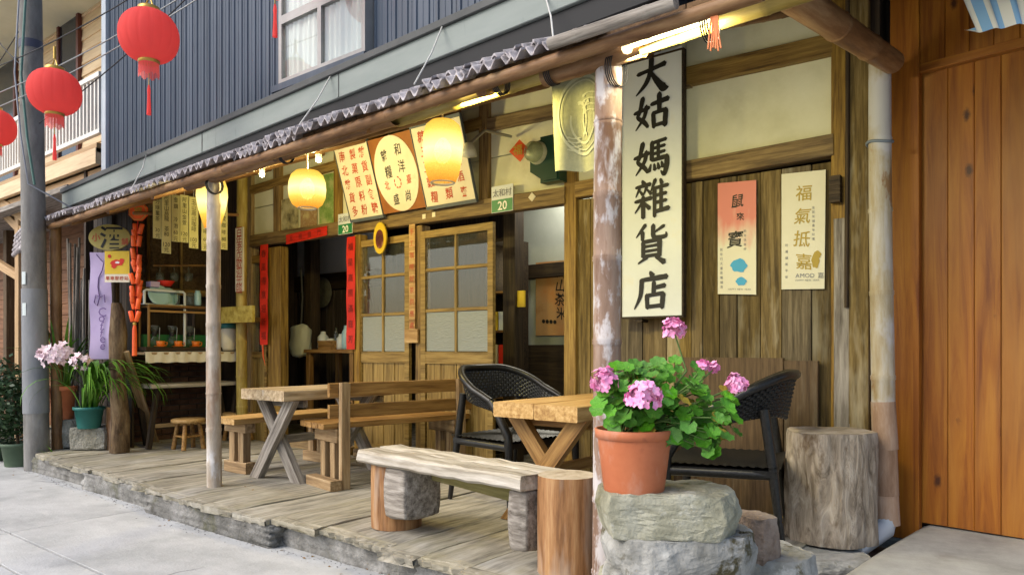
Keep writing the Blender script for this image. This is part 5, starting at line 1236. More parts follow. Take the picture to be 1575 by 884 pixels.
vlettering("small_lettering", MAT['greyink'], pp, [("好運福氣平安", b.w*.12, b.h*.62, b.h*.055, .018), ("金鼠來福嘉年好運", b.w*.74, b.h*.31, b.h*.038, .017)], b.o(), b.r, b.u)
hlettering("small_lettering", MAT['greyink'], pp, "AMOD 嘉", b.o() + b.r*(b.w*.33) - b.u*(b.h*.885), b.r, b.u, .036)
hlettering("small_lettering", MAT['greyink'], pp, "HAPPY NEW YEAR", b.o() + b.r*(b.w*.33) - b.u*(b.h*.925), b.r, b.u, .015)
mb = MB(); blob(mb, (b.w*.79, b.h*.76), .022, .045, b, seed=1); blob(mb, (b.w*.83, b.h*.71), .022, .022, b, seed=2); make("gold_print_patch", mb, MAT['goldink'], pp)
# small dark wooden block on the corner post
c_ = F(1285, 291, .05); kb = MB(); kb.box(c_.x-.028, c_.x+.028, c_.y-.02, c_.y+.03, c_.z-.075, c_.z+.075)
for k in range(5): kb.box(c_.x-.031, c_.x+.031, c_.y-.024, c_.y-.02, c_.z-.06+.026*k, c_.z-.048+.026*k)
make("carved_block", kb, MAT['dark'], label="small dark carved wood block on the right corner post", cat="wood block")

# ================================================================ SLANTED BOARDS ABOVE THE DOORS
YB = FY - .07
bl, br_ = W(539, 341, Y=YB), W(590, 332, Y=YB); mr = W(656, 323, Y=YB); rr = W(733, 312, Y=YB)
zb = EYE + 1.19; zt = EYE + 1.80; yt = YB - .19
def tilt(xa, xb): return Board(Vector((xa, yt, zt)), Vector((xb, yt, zt)), Vector((xb, YB, zb)), Vector((xa, YB, zb)))
def framed(t, b, m_in, m_fr):
    make("panel", b.mb(.02), m_in, t); f = MB(); e = .028
    for (a, b_, c_, d_) in ((-.005, 0, -e, b.h+e), (b.w, b.w+.005, -e, b.h+e), (0, b.w, -e, 0), (0, b.w, b.h, b.h+e)):
        p = [b.bl + b.r*a + b.u*c_, b.bl + b.r*b_ + b.u*c_, b.bl + b.r*b_ + b.u*d_, b.bl + b.r*a + b.u*d_]
        f.slab([q + b.n*.008 for q in p], -b.n*.03)
    make("frame", f, m_fr, t)
slate = pm("slate_blue_frame", [(.07,.085,.10),(.11,.125,.14)], 4, rough=.6, var=0, bump=.05)
b1 = tilt(bl.x+.006, br_.x-.006); t = thing("slanted_board", b1.bl, "cream slanted board with three columns of red characters left of the oval board", "sign")
framed(t, b1, MAT['cream'], slate)
vlettering("lettering", MAT['redink'], t, [("雜貨副食糖", b1.w*.80, b1.h*.12, b1.h*.192, .098), ("製菓原料粉", b1.w*.50, b1.h*.12, b1.h*.192, .098), ("南北雜貨多", b1.w*.19, b1.h*.12, b1.h*.192, .098)], b1.o(), b1.r, b1.u, .012, .12, wide=.85)
b2 = tilt(br_.x+.004, mr.x-.004); t = thing("oval_board", b2.bl, "brown board bearing a cream oval with black and red characters", "sign")
make("panel", b2.mb(.02, .0), MAT['oxblood'], t)
mb = MB(); n = 40; cc = (b2.tl + b2.br)/2 + b2.n*.004; mb.slab([cc + b2.r*(b2.w*.485*math.cos(2*math.pi*k/n)) + b2.u*(b2.h*.50*math.sin(2*math.pi*k/n)) for k in range(n)], -b2.n*.003); make("oval_panel", mb, MAT['cream'], t)
o = b2.o(.006)
vlettering("lettering", MAT['ink'], t, [("和洋", b2.w*.66, b2.h*.20, b2.h*.22, .105), ("雜糧", b2.w*.33, b2.h*.24, b2.h*.22, .105), ("尚", b2.w*.68, b2.h*.81, 0, .095), ("盛", b2.w*.38, b2.h*.83, 0, .095)], o, b2.r, b2.u, .008, .12, wide=.8)
vlettering("lettering", MAT['redink'], t, [("臺", b2.w*.76, b2.h*.60, 0, .08), ("北", b2.w*.24, b2.h*.63, 0, .08)], o, b2.r, b2.u, .008, .1, wide=.8)
mb = MB()
for k in range(8):
    if k in (2,): continue
    a0, a1 = 2*math.pi*k/8+.12, 2*math.pi*(k+1)/8-.12; ce = o + b2.r*(b2.w*.5) - b2.u*(b2.h*.615)
    q = [ce + (b2.r*math.cos(x_)*.85 + b2.u*math.sin(x_))*rr_ for rr_ in (.040, .052) for x_ in (a0, (a0+a1)/2, a1)]
    mb.add(q, [(0, 1, 4, 3), (1, 2, 5, 4)])
make("ring_mark", mb, MAT['redink'], t)
b3 = tilt(mr.x+.006, rr.x-.006); t = thing("slanted_board", b3.bl, "cream slanted board with red characters behind the tall glowing lantern", "sign")
framed(t, b3, MAT['cream'], slate)
vlettering("lettering", MAT['redink'], t, [("米酒菸酒齊", b3.w*.80, b3.h*.12, b3.h*.192, .085), ("麵粉行類", b3.w*.50, b3.h*.30, b3.h*.192, .098), ("糖五豆穀糧", b3.w*.19, b3.h*.12, b3.h*.192, .098)], b3.o(), b3.r, b3.u, .012, .12, wide=.85)
# floodlight above the right slanted board
fl = thing("small_floodlight", W(722, 225, Y=3.98), "small pale floodlight head right of the tall glowing lantern", "floodlight")
c_ = W(722, 232, Y=4.0)
mb = MB(); mb.lathe([(.001, .06), (.03, .055), (.05, .0), (.055, -.04), (.001, -.045)], 16, c_); make("lamp_head", mb, flat("floodlight_shell", (.5, .5, .42), .5), fl)
tubes("bracket_arm", [c_ + UP*.05, c_ + Vector((.02, .15, .18)), Vector((c_.x+.03, FY, c_.z+.2))], .012, MAT['steel'], fl)

# ================================================================ HOUSE NUMBERS, COUPLETS, PLAQUES
def number_plate(px0, px1, py0, py1, label, off=.022):
    b = fboard(px0, py0, px1, py1, off); t = thing("house_number", b.bl, label, "number plate", "green house numbers")
    make("plate", b.mb(.004), MAT['signw'], t)
    m_ = MB(); o = b.o(.001); m_.quad(o + b.r*.004 - b.u*(b.h*.52), o + b.r*.004 - b.u*(b.h-.004), o + b.r*(b.w-.004) - b.u*(b.h-.004), o + b.r*(b.w-.004) - b.u*(b.h*.52)); make("green_field", m_, MAT['greenink'], t)
    s_ = b.h*.40
    mb = MB(); write(mb, "20", b.o(.0022) + b.r*(b.w*.52) - b.u*(b.h*.755), b.r, b.u, s_*1.15, .02); make("numerals", mb, MAT['whiteink'], t)
    mb = MB(); write(mb, "太和村", b.o(.0022) + b.r*(b.w*.5) - b.u*(b.h*.27), b.r, b.u, min(b.w/3.4, s_*.8), .01); make("lettering", mb, MAT['greyink'], t)
number_plate(520, 542, 328, 360, "green number plate at the left doorway, half under the slanted board")
number_plate(756, 789, 285, 326, "green number plate above the right doorway, beside the meter")
mb = MB(); c_ = F(818, 303, .02); s_ = .035
mb.slab([c_ + Vector((-s_, 0, 0)), c_ + Vector((0, 0, -s_)), c_ + Vector((s_, 0, 0)), c_ + Vector((0, 0, s_))], Vector((0, .004, 0))); make("diamond_tile", mb, MAT['cream'], label="small white diamond plate on the lintel right of the number plate", cat="plate")
for (px, py, wh) in ((652, 333, 'left'), (667, 330, 'right')):
    mb = MB(); c_ = F(px, py, .02); s_ = .02; mb.slab([c_ + Vector((-s_, 0, -s_)), c_ + Vector((s_, 0, -s_)), c_ + Vector((s_, 0, s_)), c_ + Vector((-s_, 0, s_))], Vector((0, .003, 0)))
    make("paper_tag", mb, MAT['cream'], label="%s one of two pale paper tags on the lintel" % wh, cat="paper tag", group="lintel paper tags")
def couplet(px0, px1, py0, py1, text, label, off=.02, horiz=False):
    b = fboard(px0, py0, px1, py1, off) if not horiz else Board(F(px0, py0[0], off), F(px1, py0[1], off), F(px1, py1[1], off), F(px0, py1[0], off))
    t = thing("red_couplet", b.bl, label, "couplet", "red paper couplets")
    mm = MB(); n = 14; vs = []
    for i in range(n+1):
        v = i/n
        for e in (0, 1): vs.append(b.bl.lerp(b.tl, v).lerp(b.br.lerp(b.tr, v), e) + b.n*(.004*math.sin(v*17+e)))
    mm.add(vs, [(2*i, 2*i+1, 2*i+3, 2*i+2) for i in range(n)], 0, True)
    make("paper", mm, MAT['red'], t)
    ink = flat("dark_red_ink", (.16, .01, .005), .6) if "dark_red_ink" not in bpy.data.materials else bpy.data.materials["dark_red_ink"]
    if horiz: hlettering("lettering", ink, t, text, b.o(.006) + b.r*(b.w*.14) - b.u*(b.h*.5), b.r, b.u, b.h*.62, step=b.w/ (len(text)+.4))
    else: vlettering("lettering", ink, t, [(text, b.w*.5, b.h*.09, b.h*.82/(len(text)-1), b.w*.62)], b.o(.006), b.r, b.u)
couplet(440, 503, (361, 347), (376, 362), "五福臨門", "wide red paper banner across the lintel of the left doorway", horiz=True, off=.03)
couplet(400, 412, 376, 530, "春風得意迎新福", "long red couplet left of the left doorway", off=.04)
couplet(533, 546, 364, 537, "福星高照滿庭芳", "long red couplet right of the left doorway", off=.015)
tubes("red_tassel", [F(404, 530, .05), F(405, 548, .05), F(408, 562, .05)], [.012, .008, .002], MAT['orange'], label="frayed red tail hanging under the left couplet", cat="tassel")
# narrow lettered wood strips
def strip_board(px0, px1, py0, py1, text, label, off, mat, ink):
    b = fboard(px0, py0, px1, py1, off); t = thing("lettered_strip", b.bl, label, "sign", "narrow lettered wood strips")
    make("board", b.mb(.012), mat, t); vlettering("lettering", ink, t, [(text, b.w*.5, b.h*.07, b.h*.88/(len(text)-1), b.w*.8)], b.o(), b.r, b.u)
strip_board(362, 374, 350, 448, "百年老店歡迎光臨", "narrow lettered strip on the yellow bamboo pole by the kiosk", .24, MAT['cream'], MAT['redink'])
strip_board(629, 638, 345, 508, "手工咖啡好茶供應處", "narrow pale lettered strip between the two sliding doors", .02, MAT['table'], MAT['redink'])
def plaque(px0, px1, py0, py1, label, off, mat, th=.02):
    b = fboard(px0, py0, px1, py1, off); mb = b.mb(th); make("wooden_plaque", mb, mat, label=label, cat="plaque")
plaque(622, 642, 506, 527, "small blank yellow wood plaque between the sliding doors", .03, MAT['table'])
plaque(791, 806, 447, 472, "small yellow switch box on the dark inner post", -.52, MAT['yellow'])
b = fboard(340, 471, 388, 496, .30); make("wooden_plaque", rock_mb(1, 1, 1, 1, 2) if 0 else b.mb(.03), pm("burl_plaque", [(.24,.16,.02),(.42,.32,.06),(.52,.42,.12)], 14, rough=.6, bump=.6), label="rough mustard wood plaque on the bamboo pole by the kiosk", cat="plaque")
pole("bamboo_upright", F(372, 640, .16) - UP*.35, F(372, 255, .16), .058, .055, MAT['bambooye'], node=.34, label="yellow bamboo upright between kiosk and left doorway", cat="bamboo pole")
# yellow oval hanging sign
oc = F(584, 366, .06); t = thing("oval_hanging_sign", oc, "small yellow oval sign with a dark picture hanging at the left door", "sign")
def oval(c, rx, rz, th, y0=0): 
    m_ = MB(); n = 28; m_.slab([c + Vector((rx*math.cos(2*math.pi*k/n), y0, rz*math.sin(2*math.pi*k/n))) for k in range(n)], Vector((0, th, 0))); return m_
make("plate", oval(oc, .085, .142, .015), MAT['yellow'], t); make("picture", oval(oc - UP*.01, .052, .085, .003, -.004), pm("dark_fruit_picture", [(.03,.005,.005),(.12,.02,.015),(.45,.30,.22)], 9, rough=.5, var=0, bump=0), t)
tubes("hanger", [oc + UP*.14 + Vector((0, .007, 0)), oc + UP*.24 + Vector((0, .02, 0))], .003, MAT['wire'], t)
# old prints above the left doorway
for (a, c_, y0, y1, cols, lab) in ((432, 458, 305, 357, [(.06,.05,.02),(.40,.35,.18),(.55,.5,.3)], "old sepia print above the left doorway, nearest the bamboo upright"), (462, 487, 318, 352, [(.5,.42,.2),(.28,.16,.07),(.58,.5,.28)], "narrow brown print above the left doorway, under the round lantern"), (491, 513, 268, 345, [(.08,.16,.03),(.20,.30,.08),(.42,.42,.2)], "green picture print above the left doorway, right of the round lantern")):
    b = fboard(a, y0, c_, y1, -.02); make("old_print", b.mb(.006), pm("print_" + str(a), cols, 7, rough=.5, var=0, bump=0), label=lab, cat="picture")

# ================================================================ METER, LINEN CLOTH, GLOWING LANTERNS, LED STRIPS
mc = F(832, 245, .12); t = thing("electric_meter", mc, "dark green electric meter with a round glass dome", "meter")
mb = MB(); mb.box(mc.x-.02, mc.x+.15, mc.y+.02, mc.y+.115, mc.z-.17, mc.z+.17); make("meter_box", mb, MAT['meter'], t)
mb = MB(); mb.slab([mc + Vector((-.10, 0, -.08)), mc + Vector((.02, 0, -.16)), mc + Vector((.14, 0, -.16)), mc + Vector((.14, 0, .16)), mc + Vector((-.10, 0, .13))], Vector((0, .10, 0))); make("meter_body", mb, MAT['meter'], t)
mb = MB(); mb.lathe([(.001, .10), (.05, .095), (.072, .075), (.078, .0)], 24); Mg = Matrix.Translation(mc + Vector((-.03, 0, .05))) @ Matrix.Rotation(R(90), 4, 'X')
place("glass_dome", mesh("glass_dome", mb, MAT['domeg'] if 'domeg' in MAT else MAT.setdefault('domeg', glass_mat('dull_dome_glass', (.8, .85, .7), .85, .25))), t, Mg)
mb = MB(); mb.lathe([(.001, .05), (.07, .05), (.085, .0)], 24); place("meter_face", mesh("meter_face", mb, pm("meter_dial", [(.30,.30,.18),(.45,.45,.3)], 9, rough=.4, var=0, bump=0)), t, Mg)
dm = F(800, 232, .03); mb = MB(); s_ = .085
mb.slab([dm + Vector((-s_, -.03, 0)), dm + Vector((0, 0, -s_)), dm + Vector((s_, .0, 0)), dm + Vector((0, -.01, s_))], Vector((0, .003, 0)))
t = make("diamond_paper", mb, MAT['orange'], label="orange diamond spring paper left of the electric meter", cat="paper charm")
mb = MB(); write(mb, "福", dm + Vector((0, -.033, 0)), Vector((1, .15, 0)), UP, .085, .01); make("lettering", mb, MAT['goldink'], t)
# linen cloth with a leaf roundel
t = thing("linen_cloth", W(882, 120, Y=3.0), "hanging olive linen cloth with a pale round leaf emblem", "cloth")
q = [W(848, 112, Y=2.95), W(930, 96, Y=2.95), W(930, 262, Y=2.95), W(854, 264, Y=2.95)]
mb = MB(); nx, nz_ = 16, 8; vs = []
def lc(u, v): return q[0].lerp(q[1], u).lerp(q[3].lerp(q[2], u), v) + Vector((0, -.018*math.sin(u*9)*(.4+v), 0))
for j in range(nz_+1):
    for i in range(nx+1): vs.append(lc(i/nx, j/nz_))
fs = [(j*(nx+1)+i, (j+1)*(nx+1)+i, (j+1)*(nx+1)+i+1, j*(nx+1)+i+1) for j in range(nz_) for i in range(nx)]
mb.add(vs, fs, 0, True); mb.add([v + Vector((0, .002, 0)) for v in vs], [f[::-1] for f in fs], 0, True); make("fabric", mb, MAT['cloth'], t)
em = MB()
def arc(c, rx, ry, a0, a1, w, n=24):
    for i in range(n):
        t0, t1 = a0+(a1-a0)*i/n, a0+(a1-a0)*(i+1)/n
        P = lambda tt, k: lc(c[0]+(rx*k)*math.cos(tt), c[1]+(ry*k)*math.sin(tt)) - Vector((0, .004, 0))
        em.quad(P(t0, 1), P(t1, 1), P(t1, 1-w), P(t0, 1-w))
arc((.60, .46), .47, .39, 0, 2*math.pi, .08, 40); arc((.60, .46), .41, .34, 0, 2*math.pi, .04, 40)
arc((.60, .52), .26, .22, -.3, math.pi+.3, .12); arc((.52, .50), .14, .18, -1.9, 1.2, .2); arc((.70, .50), .14, .18, 1.9, 4.9, .2)
for k in range(4): arc((.72, .28+.055*k), .16, .03, math.pi*.9, math.pi*1.9, .4, 8); arc((.40, .66+.04*k), .12, .03, math.pi*.1, math.pi*.9, .4, 8)
make("emblem", em, flat("pale_emblem_print", (.36, .36, .24), .9), t)

def woven_glow():
    m, N, L, b = nmat("woven_lamp_shade")
    tc = N.new("ShaderNodeTexCoord"); sp = N.new("ShaderNodeSeparateXYZ"); L.new(tc.outputs["Generated"], sp.inputs[0])
    rp = N.new("ShaderNodeValToRGB"); cr = rp.color_ramp
    cr.elements[0].position = 0.0; cr.elements[0].color = (.85, .30, .03, 1); cr.elements[1].position = 1.0; cr.elements[1].color = (.95, .48, .05, 1)
    e1 = cr.elements.new(.25); e1.color = (1.1, .66, .09, 1); e2 = cr.elements.new(.5); e2.color = (1.9, 1.55, .62, 1); e3 = cr.elements.new(.8); e3.color = (1.15, .78, .13, 1)
    L.new(sp.outputs["Z"], rp.inputs[0])
    nz = N.new("ShaderNodeTexNoise"); mp = N.new("ShaderNodeMapping"); mp.inputs["Scale"].default_value = (18, 18, 90); L.new(tc.outputs["Generated"], mp.inputs[0]); L.new(mp.outputs[0], nz.inputs["Vector"]); nz.inputs["Scale"].default_value = 2.5
    mr = N.new("ShaderNodeMapRange"); mr.inputs["From Min"].default_value = .35; mr.inputs["From Max"].default_value = .65; mr.inputs["To Min"].default_value = .50; mr.inputs["To Max"].default_value = 1.1; L.new(nz.outputs["Fac"], mr.inputs["Value"])
    em_ = N.new("ShaderNodeEmission"); L.new(rp.outputs[0], em_.inputs[0]); L.new(mr.outputs[0], em_.inputs[1])
    tr = N.new("ShaderNodeBsdfTransparent"); tr.inputs[0].default_value = (1, .9, .6, 1)
    mx = N.new("ShaderNodeMixShader"); mt_ = N.new("ShaderNodeMapRange"); mt_.inputs["From Min"].default_value = .42; mt_.inputs["From Max"].default_value = .62; mt_.inputs["To Min"].default_value = .03; mt_.inputs["To Max"].default_value = .45; L.new(nz.outputs["Fac"], mt_.inputs["Value"]); L.new(mt_.outputs[0], mx.inputs[0])
    L.new(em_.outputs[0], mx.inputs[1]); L.new(tr.outputs[0], mx.inputs[2]); L.new(mx.outputs[0], N["Material Output"].inputs[0])
    return m
MAT['glow'] = woven_glow(); MAT['bulb'] = emit("bulb", (1, .82, .40), 1.7); MAT['led'] = emit("led_strip", (1, .86, .45), 5)
def glow_lantern(px, pyt, pyb, wpx, Y, prof, label, power, pyc=None):
    c = W(px, (pyt+pyb)/2, Y=Y); d = (c - Vector((0, 0, EYE))).dot(FWD); h = (pyb-pyt)*d/FPX; r = wpx/2*d/FPX
    t = thing("glowing_lantern", c - UP*h/2, label, "lantern", "glowing woven lanterns")
    mb = MB(); mb.lathe([(r*a, h*(b-.5)) for a, b in prof], 36, c, mod=lambda a: 1 + .012*math.sin(a*18)); make("shade", mb, MAT['glow'], t)
    mb = MB(); mb.lathe([(.001, -.075), (.03, -.065), (.05, -.03), (.055, .0), (.045, .04), (.022, .075), (.001, .085)], 18, c); make("bulb", mb, MAT['bulb'], t)
    tubes("cord", [c + UP*h*.49, c + UP*(h*.5+.05), Vector((c.x, c.y, EYE+1.62))], .006, MAT['cream'], t)
    mb = MB(); mb.lathe([(r*prof[0][0], 0), (r*prof[0][0]*.93, -.006), (r*prof[0][0]*.93, .01)], 30, c - UP*h*.5); make("bottom_ring", mb, MAT['cream'], t)
    l = bpy.data.lights.new("lantern_light", 'POINT'); l.energy = power; l.color = (1, .70, .17); l.shadow_soft_size = .06
    lo = bpy.data.objects.new("lantern_light", l); COL.objects.link(lo); lo.parent = t; lo.matrix_basis = MWD[t.name].inverted() @ Matrix.Translation(c)
glow_lantern(472.5, 262, 320, 57, 3.2, [(.52, 0), (.80, .10), (.96, .28), (1.0, .48), (.97, .68), (.85, .86), (.62, .97), (.3, 1.0), (.02, 1.0)], "round glowing woven lantern over the left doorway", 40)
glow_lantern(681, 185, 281, 62, 3.2, [(.62, 0), (.80, .12), (.94, .35), (1.0, .58), (.97, .76), (.84, .91), (.6, .98), (.3, 1.0), (.02, 1.0)], "tall glowing woven lantern in front of the slanted boards", 36)
glow_lantern(326, 272, 352, 46, 3.25, [(.45, 0), (.62, .14), (.85, .36), (1.0, .62), (.97, .80), (.82, .93), (.3, 1.0), (.02, 1.0)], "glowing woven lantern partly hidden by the slim bamboo post", 28)
def led(p, q, label, power, col=(1, .84, .30)):
    t = thing("light_strip", p, label, "light", "strip lights under the canopy edge")
    tubes("tube", [p, q], .009, MAT['led'], t); tubes("holder", [p + Vector((0, .02, .012)), q + Vector((0, .02, .012))], .010, MAT['steel'], t)
    l = bpy.data.lights.new("strip_light", 'AREA'); l.shape = 'RECTANGLE'; l.size = (q-p).length; l.size_y = .03; l.energy = power; l.color = col
    lo = bpy.data.objects.new("strip_light", l); COL.objects.link(lo); lo.parent = t
    x_ = (q-p).normalized(); z_ = (Vector((0, -1, .35)) - x_*x_.dot(Vector((0, -1, .35)))).normalized(); y_ = z_.cross(x_)
    M_ = Matrix((x_, y_, z_)).transposed().to_4x4(); M_.translation = (p+q)/2 + Vector((0, .035, -.03)); lo.matrix_basis = MWD[t.name].inverted() @ M_
led(W(958, 76, Y=2.60), W(1097, 29, Y=2.56), "bright warm light strip under the canopy above the vertical sign", 8.5, (1, .92, .62))
led(W(702, 150, Y=2.70), W(755, 131, Y=2.69), "warm light strip tucked under the eave pole near the tall lantern", 24)
for (px, py, lab) in ((403, 246, "small warm spot bulb on the eave near the round lantern"), (490, 221, "small warm spot lamp on the eave above the left doorway"), (965, 73, "small warm bulb where the light strip meets the thick bamboo post")):
    c_ = W(px, py, Y=3.3 if px < 900 else 2.6) - UP*(.11 if px < 900 else 0); t = thing("spot_bulb", c_, lab, "lamp", "small eave bulbs")
    if px < 900:
        l = bpy.data.lights.new("eave_bulb_light", 'POINT'); l.energy = 24; l.color = (1, .82, .32); l.shadow_soft_size = .04
        lo = bpy.data.objects.new("eave_bulb_light", l); COL.objects.link(lo); lo.parent = t; lo.matrix_basis = Matrix.Translation((0, 0, -.06))
    mb = MB(); mb.lathe([(.001, -.028), (.018, -.02), (.024, .0), (.018, .018), (.001, .022)], 12, c_); make("bulb", mb, MAT['bulb'], t)
    mb = MB(); mb.lathe([(.02, .016), (.024, .02), (.02, .05), (.001, .052)], 12, c_); make("socket", mb, MAT['cream'], t)
# orange plastic ties
ot = thing("orange_ties", W(1099, 70, Y=2.5), "pale orange plastic ties hanging from the canopy pole", "tie")
for k in range(6):
    a = W(1094+k*2.0, 24, Y=2.52); b_ = W(1089+k*4, 76+3*math.sin(k*2), Y=2.52)
    tubes("strand", [a, a.lerp(b_, .5) + Vector((.004*math.sin(k), 0, 0)), b_], .0035, flat("orange_plastic", (.75, .25, .09), .5) if k == 0 else bpy.data.materials["orange_plastic"], ot, seg=6)

# ================================================================ RED LANTERNS OVER THE STREET
def red_lantern(px, py, r_px, d, label):
    c = W(px, py, d=d); r = r_px*d/FPX; h = r*.90
    t = thing("red_lantern", c - UP*h, label, "lantern", "red lanterns over the street")
    n = 14; prof = [(r*math.cos(a)**.72 if abs(a) < 1.5 else .02, h*math.sin(a)) for a in [(-.5+ (i/n))*math.pi*.86 for i in range(n+1)]]
    mb = MB(); mb.lathe(prof, 128, c, mod=lambda a: 1 - .022*(1-abs(math.sin(a*8))**.35)); make("body", mb, MAT['lred'], t)
    rt = prof[-1][0]; zt_ = prof[-1][1]; rb = prof[0][0]; zb_ = prof[0][1]
    mb = MB(); mb.lathe([(rt*1.04, zt_-.012), (rt*1.12, zt_), (rt*1.08, zt_+.026), (rt*.9, zt_+.03), (.01, zt_+.026)], 28, c); make("top_cap", mb, MAT['gold'], t)
    mb = MB(); mb.tube([c + Vector((-rt*.9, 0, zt_+.02)), c + Vector((-rt*.5, 0, zt_+.07)), c + Vector((0, 0, zt_+.10)), c + Vector((rt*.5, 0, zt_+.07)), c + Vector((rt*.9, 0, zt_+.02))], .006, 6); mb.tube([c + Vector((0, 0, zt_+.10)), c + Vector((0, 0, zt_+.20))], .012, 6); make("hanger", mb, MAT['gold'], t)
    mb = MB(); mb.lathe([(rb*1.06, zb_+.01), (rb*1.08, zb_-.01), (rb*1.0, zb_-.02)], 28, c); make("bottom_band", mb, MAT['gold'], t)
    mb = MB(); k_ = 40
    for k in range(k_):
        a0, a1 = 2*math.pi*k/k_, 2*math.pi*(k+.8)/k_; q = .09*r/.2*(1+.12*math.sin(k*5.1))
        mb.quad(*[c + Vector((rb*f*math.cos(a), rb*f*math.sin(a), zz_)) for a, f, zz_ in ((a0, 1, zb_-.015), (a1, 1, zb_-.015), (a1, 1.04, zb_-.015-q), (a0, 1.04, zb_-.015-q))])
    make("fringe", mb, MAT['lred'], t)
    mb = MB(); z0 = zb_-.02; s_ = r/.2
    mb.tube([c + UP*z0, c + UP*(z0-.16*s_)], .003, 5); make("tassel_cord", mb, MAT['gold'], t)
    mb = MB(); mb.tube([c + UP*(z0-.15*s_), c + UP*(z0-.19*s_), c + UP*(z0-.22*s_), c + UP*(z0-.36*s_)], [.006, .012, .010, .016*s_], 10); make("tassel", mb, MAT['lred'], t)
red_lantern(229, 56, 43.5, 5.2, "largest red lantern, hanging in front of the blue cladding")
red_lantern(84, 142, 37.5, 6.1, "middle red lantern, hanging in front of the concrete pole")
red_lantern(-9, 196, 30, 7.5, "red lantern cut off by the left edge of the view")
red_lantern(423, -76, 48, 4.6, "red lantern above the frame whose tassel hangs beside the curtained window")
# ================================================================ KIOSK CORNER
KC = -7.28          # front of the kiosk counter
def K(px, py, x=KC): return W(px, py, X=x)
# lower work table
t = thing("kiosk_table", K(300, 690), "worn plank table with splayed legs below the kiosk shelf", "table")
zt_ = K(300, 589).z; y0, y1 = K(232, 590).y, K(374, 590).y
beam("top_board", (KC-.22, y0, zt_-.02), (KC-.22, y1, zt_-.02), .46, .035, MAT['pale'], t)
for yy in (y0+.06, y1-.06):
    beam("leg", (KC-.05, yy-.06, DECK), (KC-.08, yy+.04, zt_-.04), .045, .05, MAT['dark'], t, up=(0, 1, 0)); beam("leg", (KC-.35, yy+.06, DECK), (KC-.33, yy-.04, zt_-.04), .045, .05, MAT['dark'], t, up=(0, 1, 0))
beam("stretcher", (KC-.06, y0+.06, DECK+.22), (KC-.06, y1-.06, DECK+.22), .03, .04, MAT['benchf'], t)
# upper counter
t = thing("kiosk_counter", K(290, 548), "pale cloth-edged counter shelf of the kiosk", "counter")
zc = K(290, 541).z; y0, y1 = K(222, 545, KC-.02).y, K(364, 545, KC-.02).y
beam("shelf_board", (KC-.30, y0, zc-.012), (KC-.30, y1+.1, zc-.012), .60, .024, MAT['benchf'], t)
mb = MB(); n = 40; vs = []
for i in range(n+1):
    yy = y0 + (y1-y0)*i/n; bx_ = KC - .0 + .006*math.sin(i*1.3)
    vs += [(bx_-.03, yy, zc+.004), (bx_, yy, zc-.004), (bx_+.006, yy, zc-.105-.004*math.sin(i*.9))]
mb.add(vs, [(3*i+q, 3*i+3+q, 3*i+4+q, 3*i+1+q) for i in range(n) for q in range(2)], 0, True); make("cloth_edge", mb, MAT['cream'], t)
for yy in (y0+.05, y1+.05): beam("bracket", (KC-.5, yy, DECK), (KC-.5, yy, zc-.024), .06, .06, MAT['dark'], t, up=(0, 1, 0))
# shelf rack
t = thing("cup_rack", K(275, 530, KC-.2), "open brown wood rack holding cups on the kiosk counter", "rack")
KX2 = KC-.16; y0, y1 = K(229, 500, KX2).y, K(333, 500, KX2).y; z1 = K(280, 470, KX2).z
for yy in (y0, y1): beam("upright", (KX2, yy, zc), (KX2, yy, z1), .022, .022, MAT['bench'], t, up=(0, 1, 0)); beam("upright", (KX2-.2, yy, zc), (KX2-.2, yy, z1), .022, .022, MAT['bench'], t, up=(0, 1, 0))
for zz_ in (z1-.01, z1-.065): beam("rail", (KX2+.004, y0, zz_), (KX2+.004, y1, zz_), .018, .022, MAT['bench'], t)
beam("shelf", (KX2-.1, y0, z1-.02), (KX2-.1, y1, z1-.02), .2, .015, MAT['bench'], t); beam("shelf", (KX2-.08, y0-.05, zc+.03), (KX2-.08, y1+.08, zc+.03), .26, .04, MAT['dark'], t)
def cup(px, label):
    c = K(px, 527, KX2+.01); c.z = zc+.052
    t = thing("coffee_cup", c, label, "cup", "orange coffee cups on the kiosk rack")
    mb = MB(); mb.lathe([(.001, .004), (.026, .003), (.036, .02), (.041, .06), (.038, .06), (.033, .02), (.001, .012)], 18, c); make("bowl", mb, MAT['cup'], t)
    mb = MB(); mb.lathe([(.001, -.001), (.03, 0), (.062, .006), (.06, .009), (.001, .003)], 20, c); make("saucer", mb, MAT['cup'], t)
    mb = MB(); mb.tube([c + Vector((.01, .038, .05)), c + Vector((.01, .062, .045)), c + Vector((.01, .060, .022)), c + Vector((.01, .034, .018))], .005, 6); make("handle", mb, MAT['cup'], t)
    t = thing("glass_flask", c + Vector((-.09, 0, 0)), label.replace("orange cup and saucer", "glass flask behind the orange cup"), "flask", "glass flasks behind the cups")
    q = c + Vector((-.09, -.02, 0))
    mb = MB(); mb.lathe([(.001, .0), (.035, .005), (.05, .05), (.04, .09), (.018, .115), (.016, .15), (.03, .17), (.045, .215), (.04, .22)], 18, q); make("globe", mb, MAT['jar'], t)
    tubes("stand", [q + Vector((0, .045, 0)), q + Vector((0, .055, .2))], .005, MAT['steel'], t); 
    mb = MB(); mb.lathe([(.02, .11), (.024, .12), (.024, .145), (.018, .15)], 14, q); make("collar", mb, MAT['wire'], t)
for px, lab in ((247, "orange cup and saucer at the left of the kiosk rack"), (274, "orange cup and saucer in the middle of the kiosk rack"), (301, "orange cup and saucer nearest the slim bamboo post")): cup(px, lab)
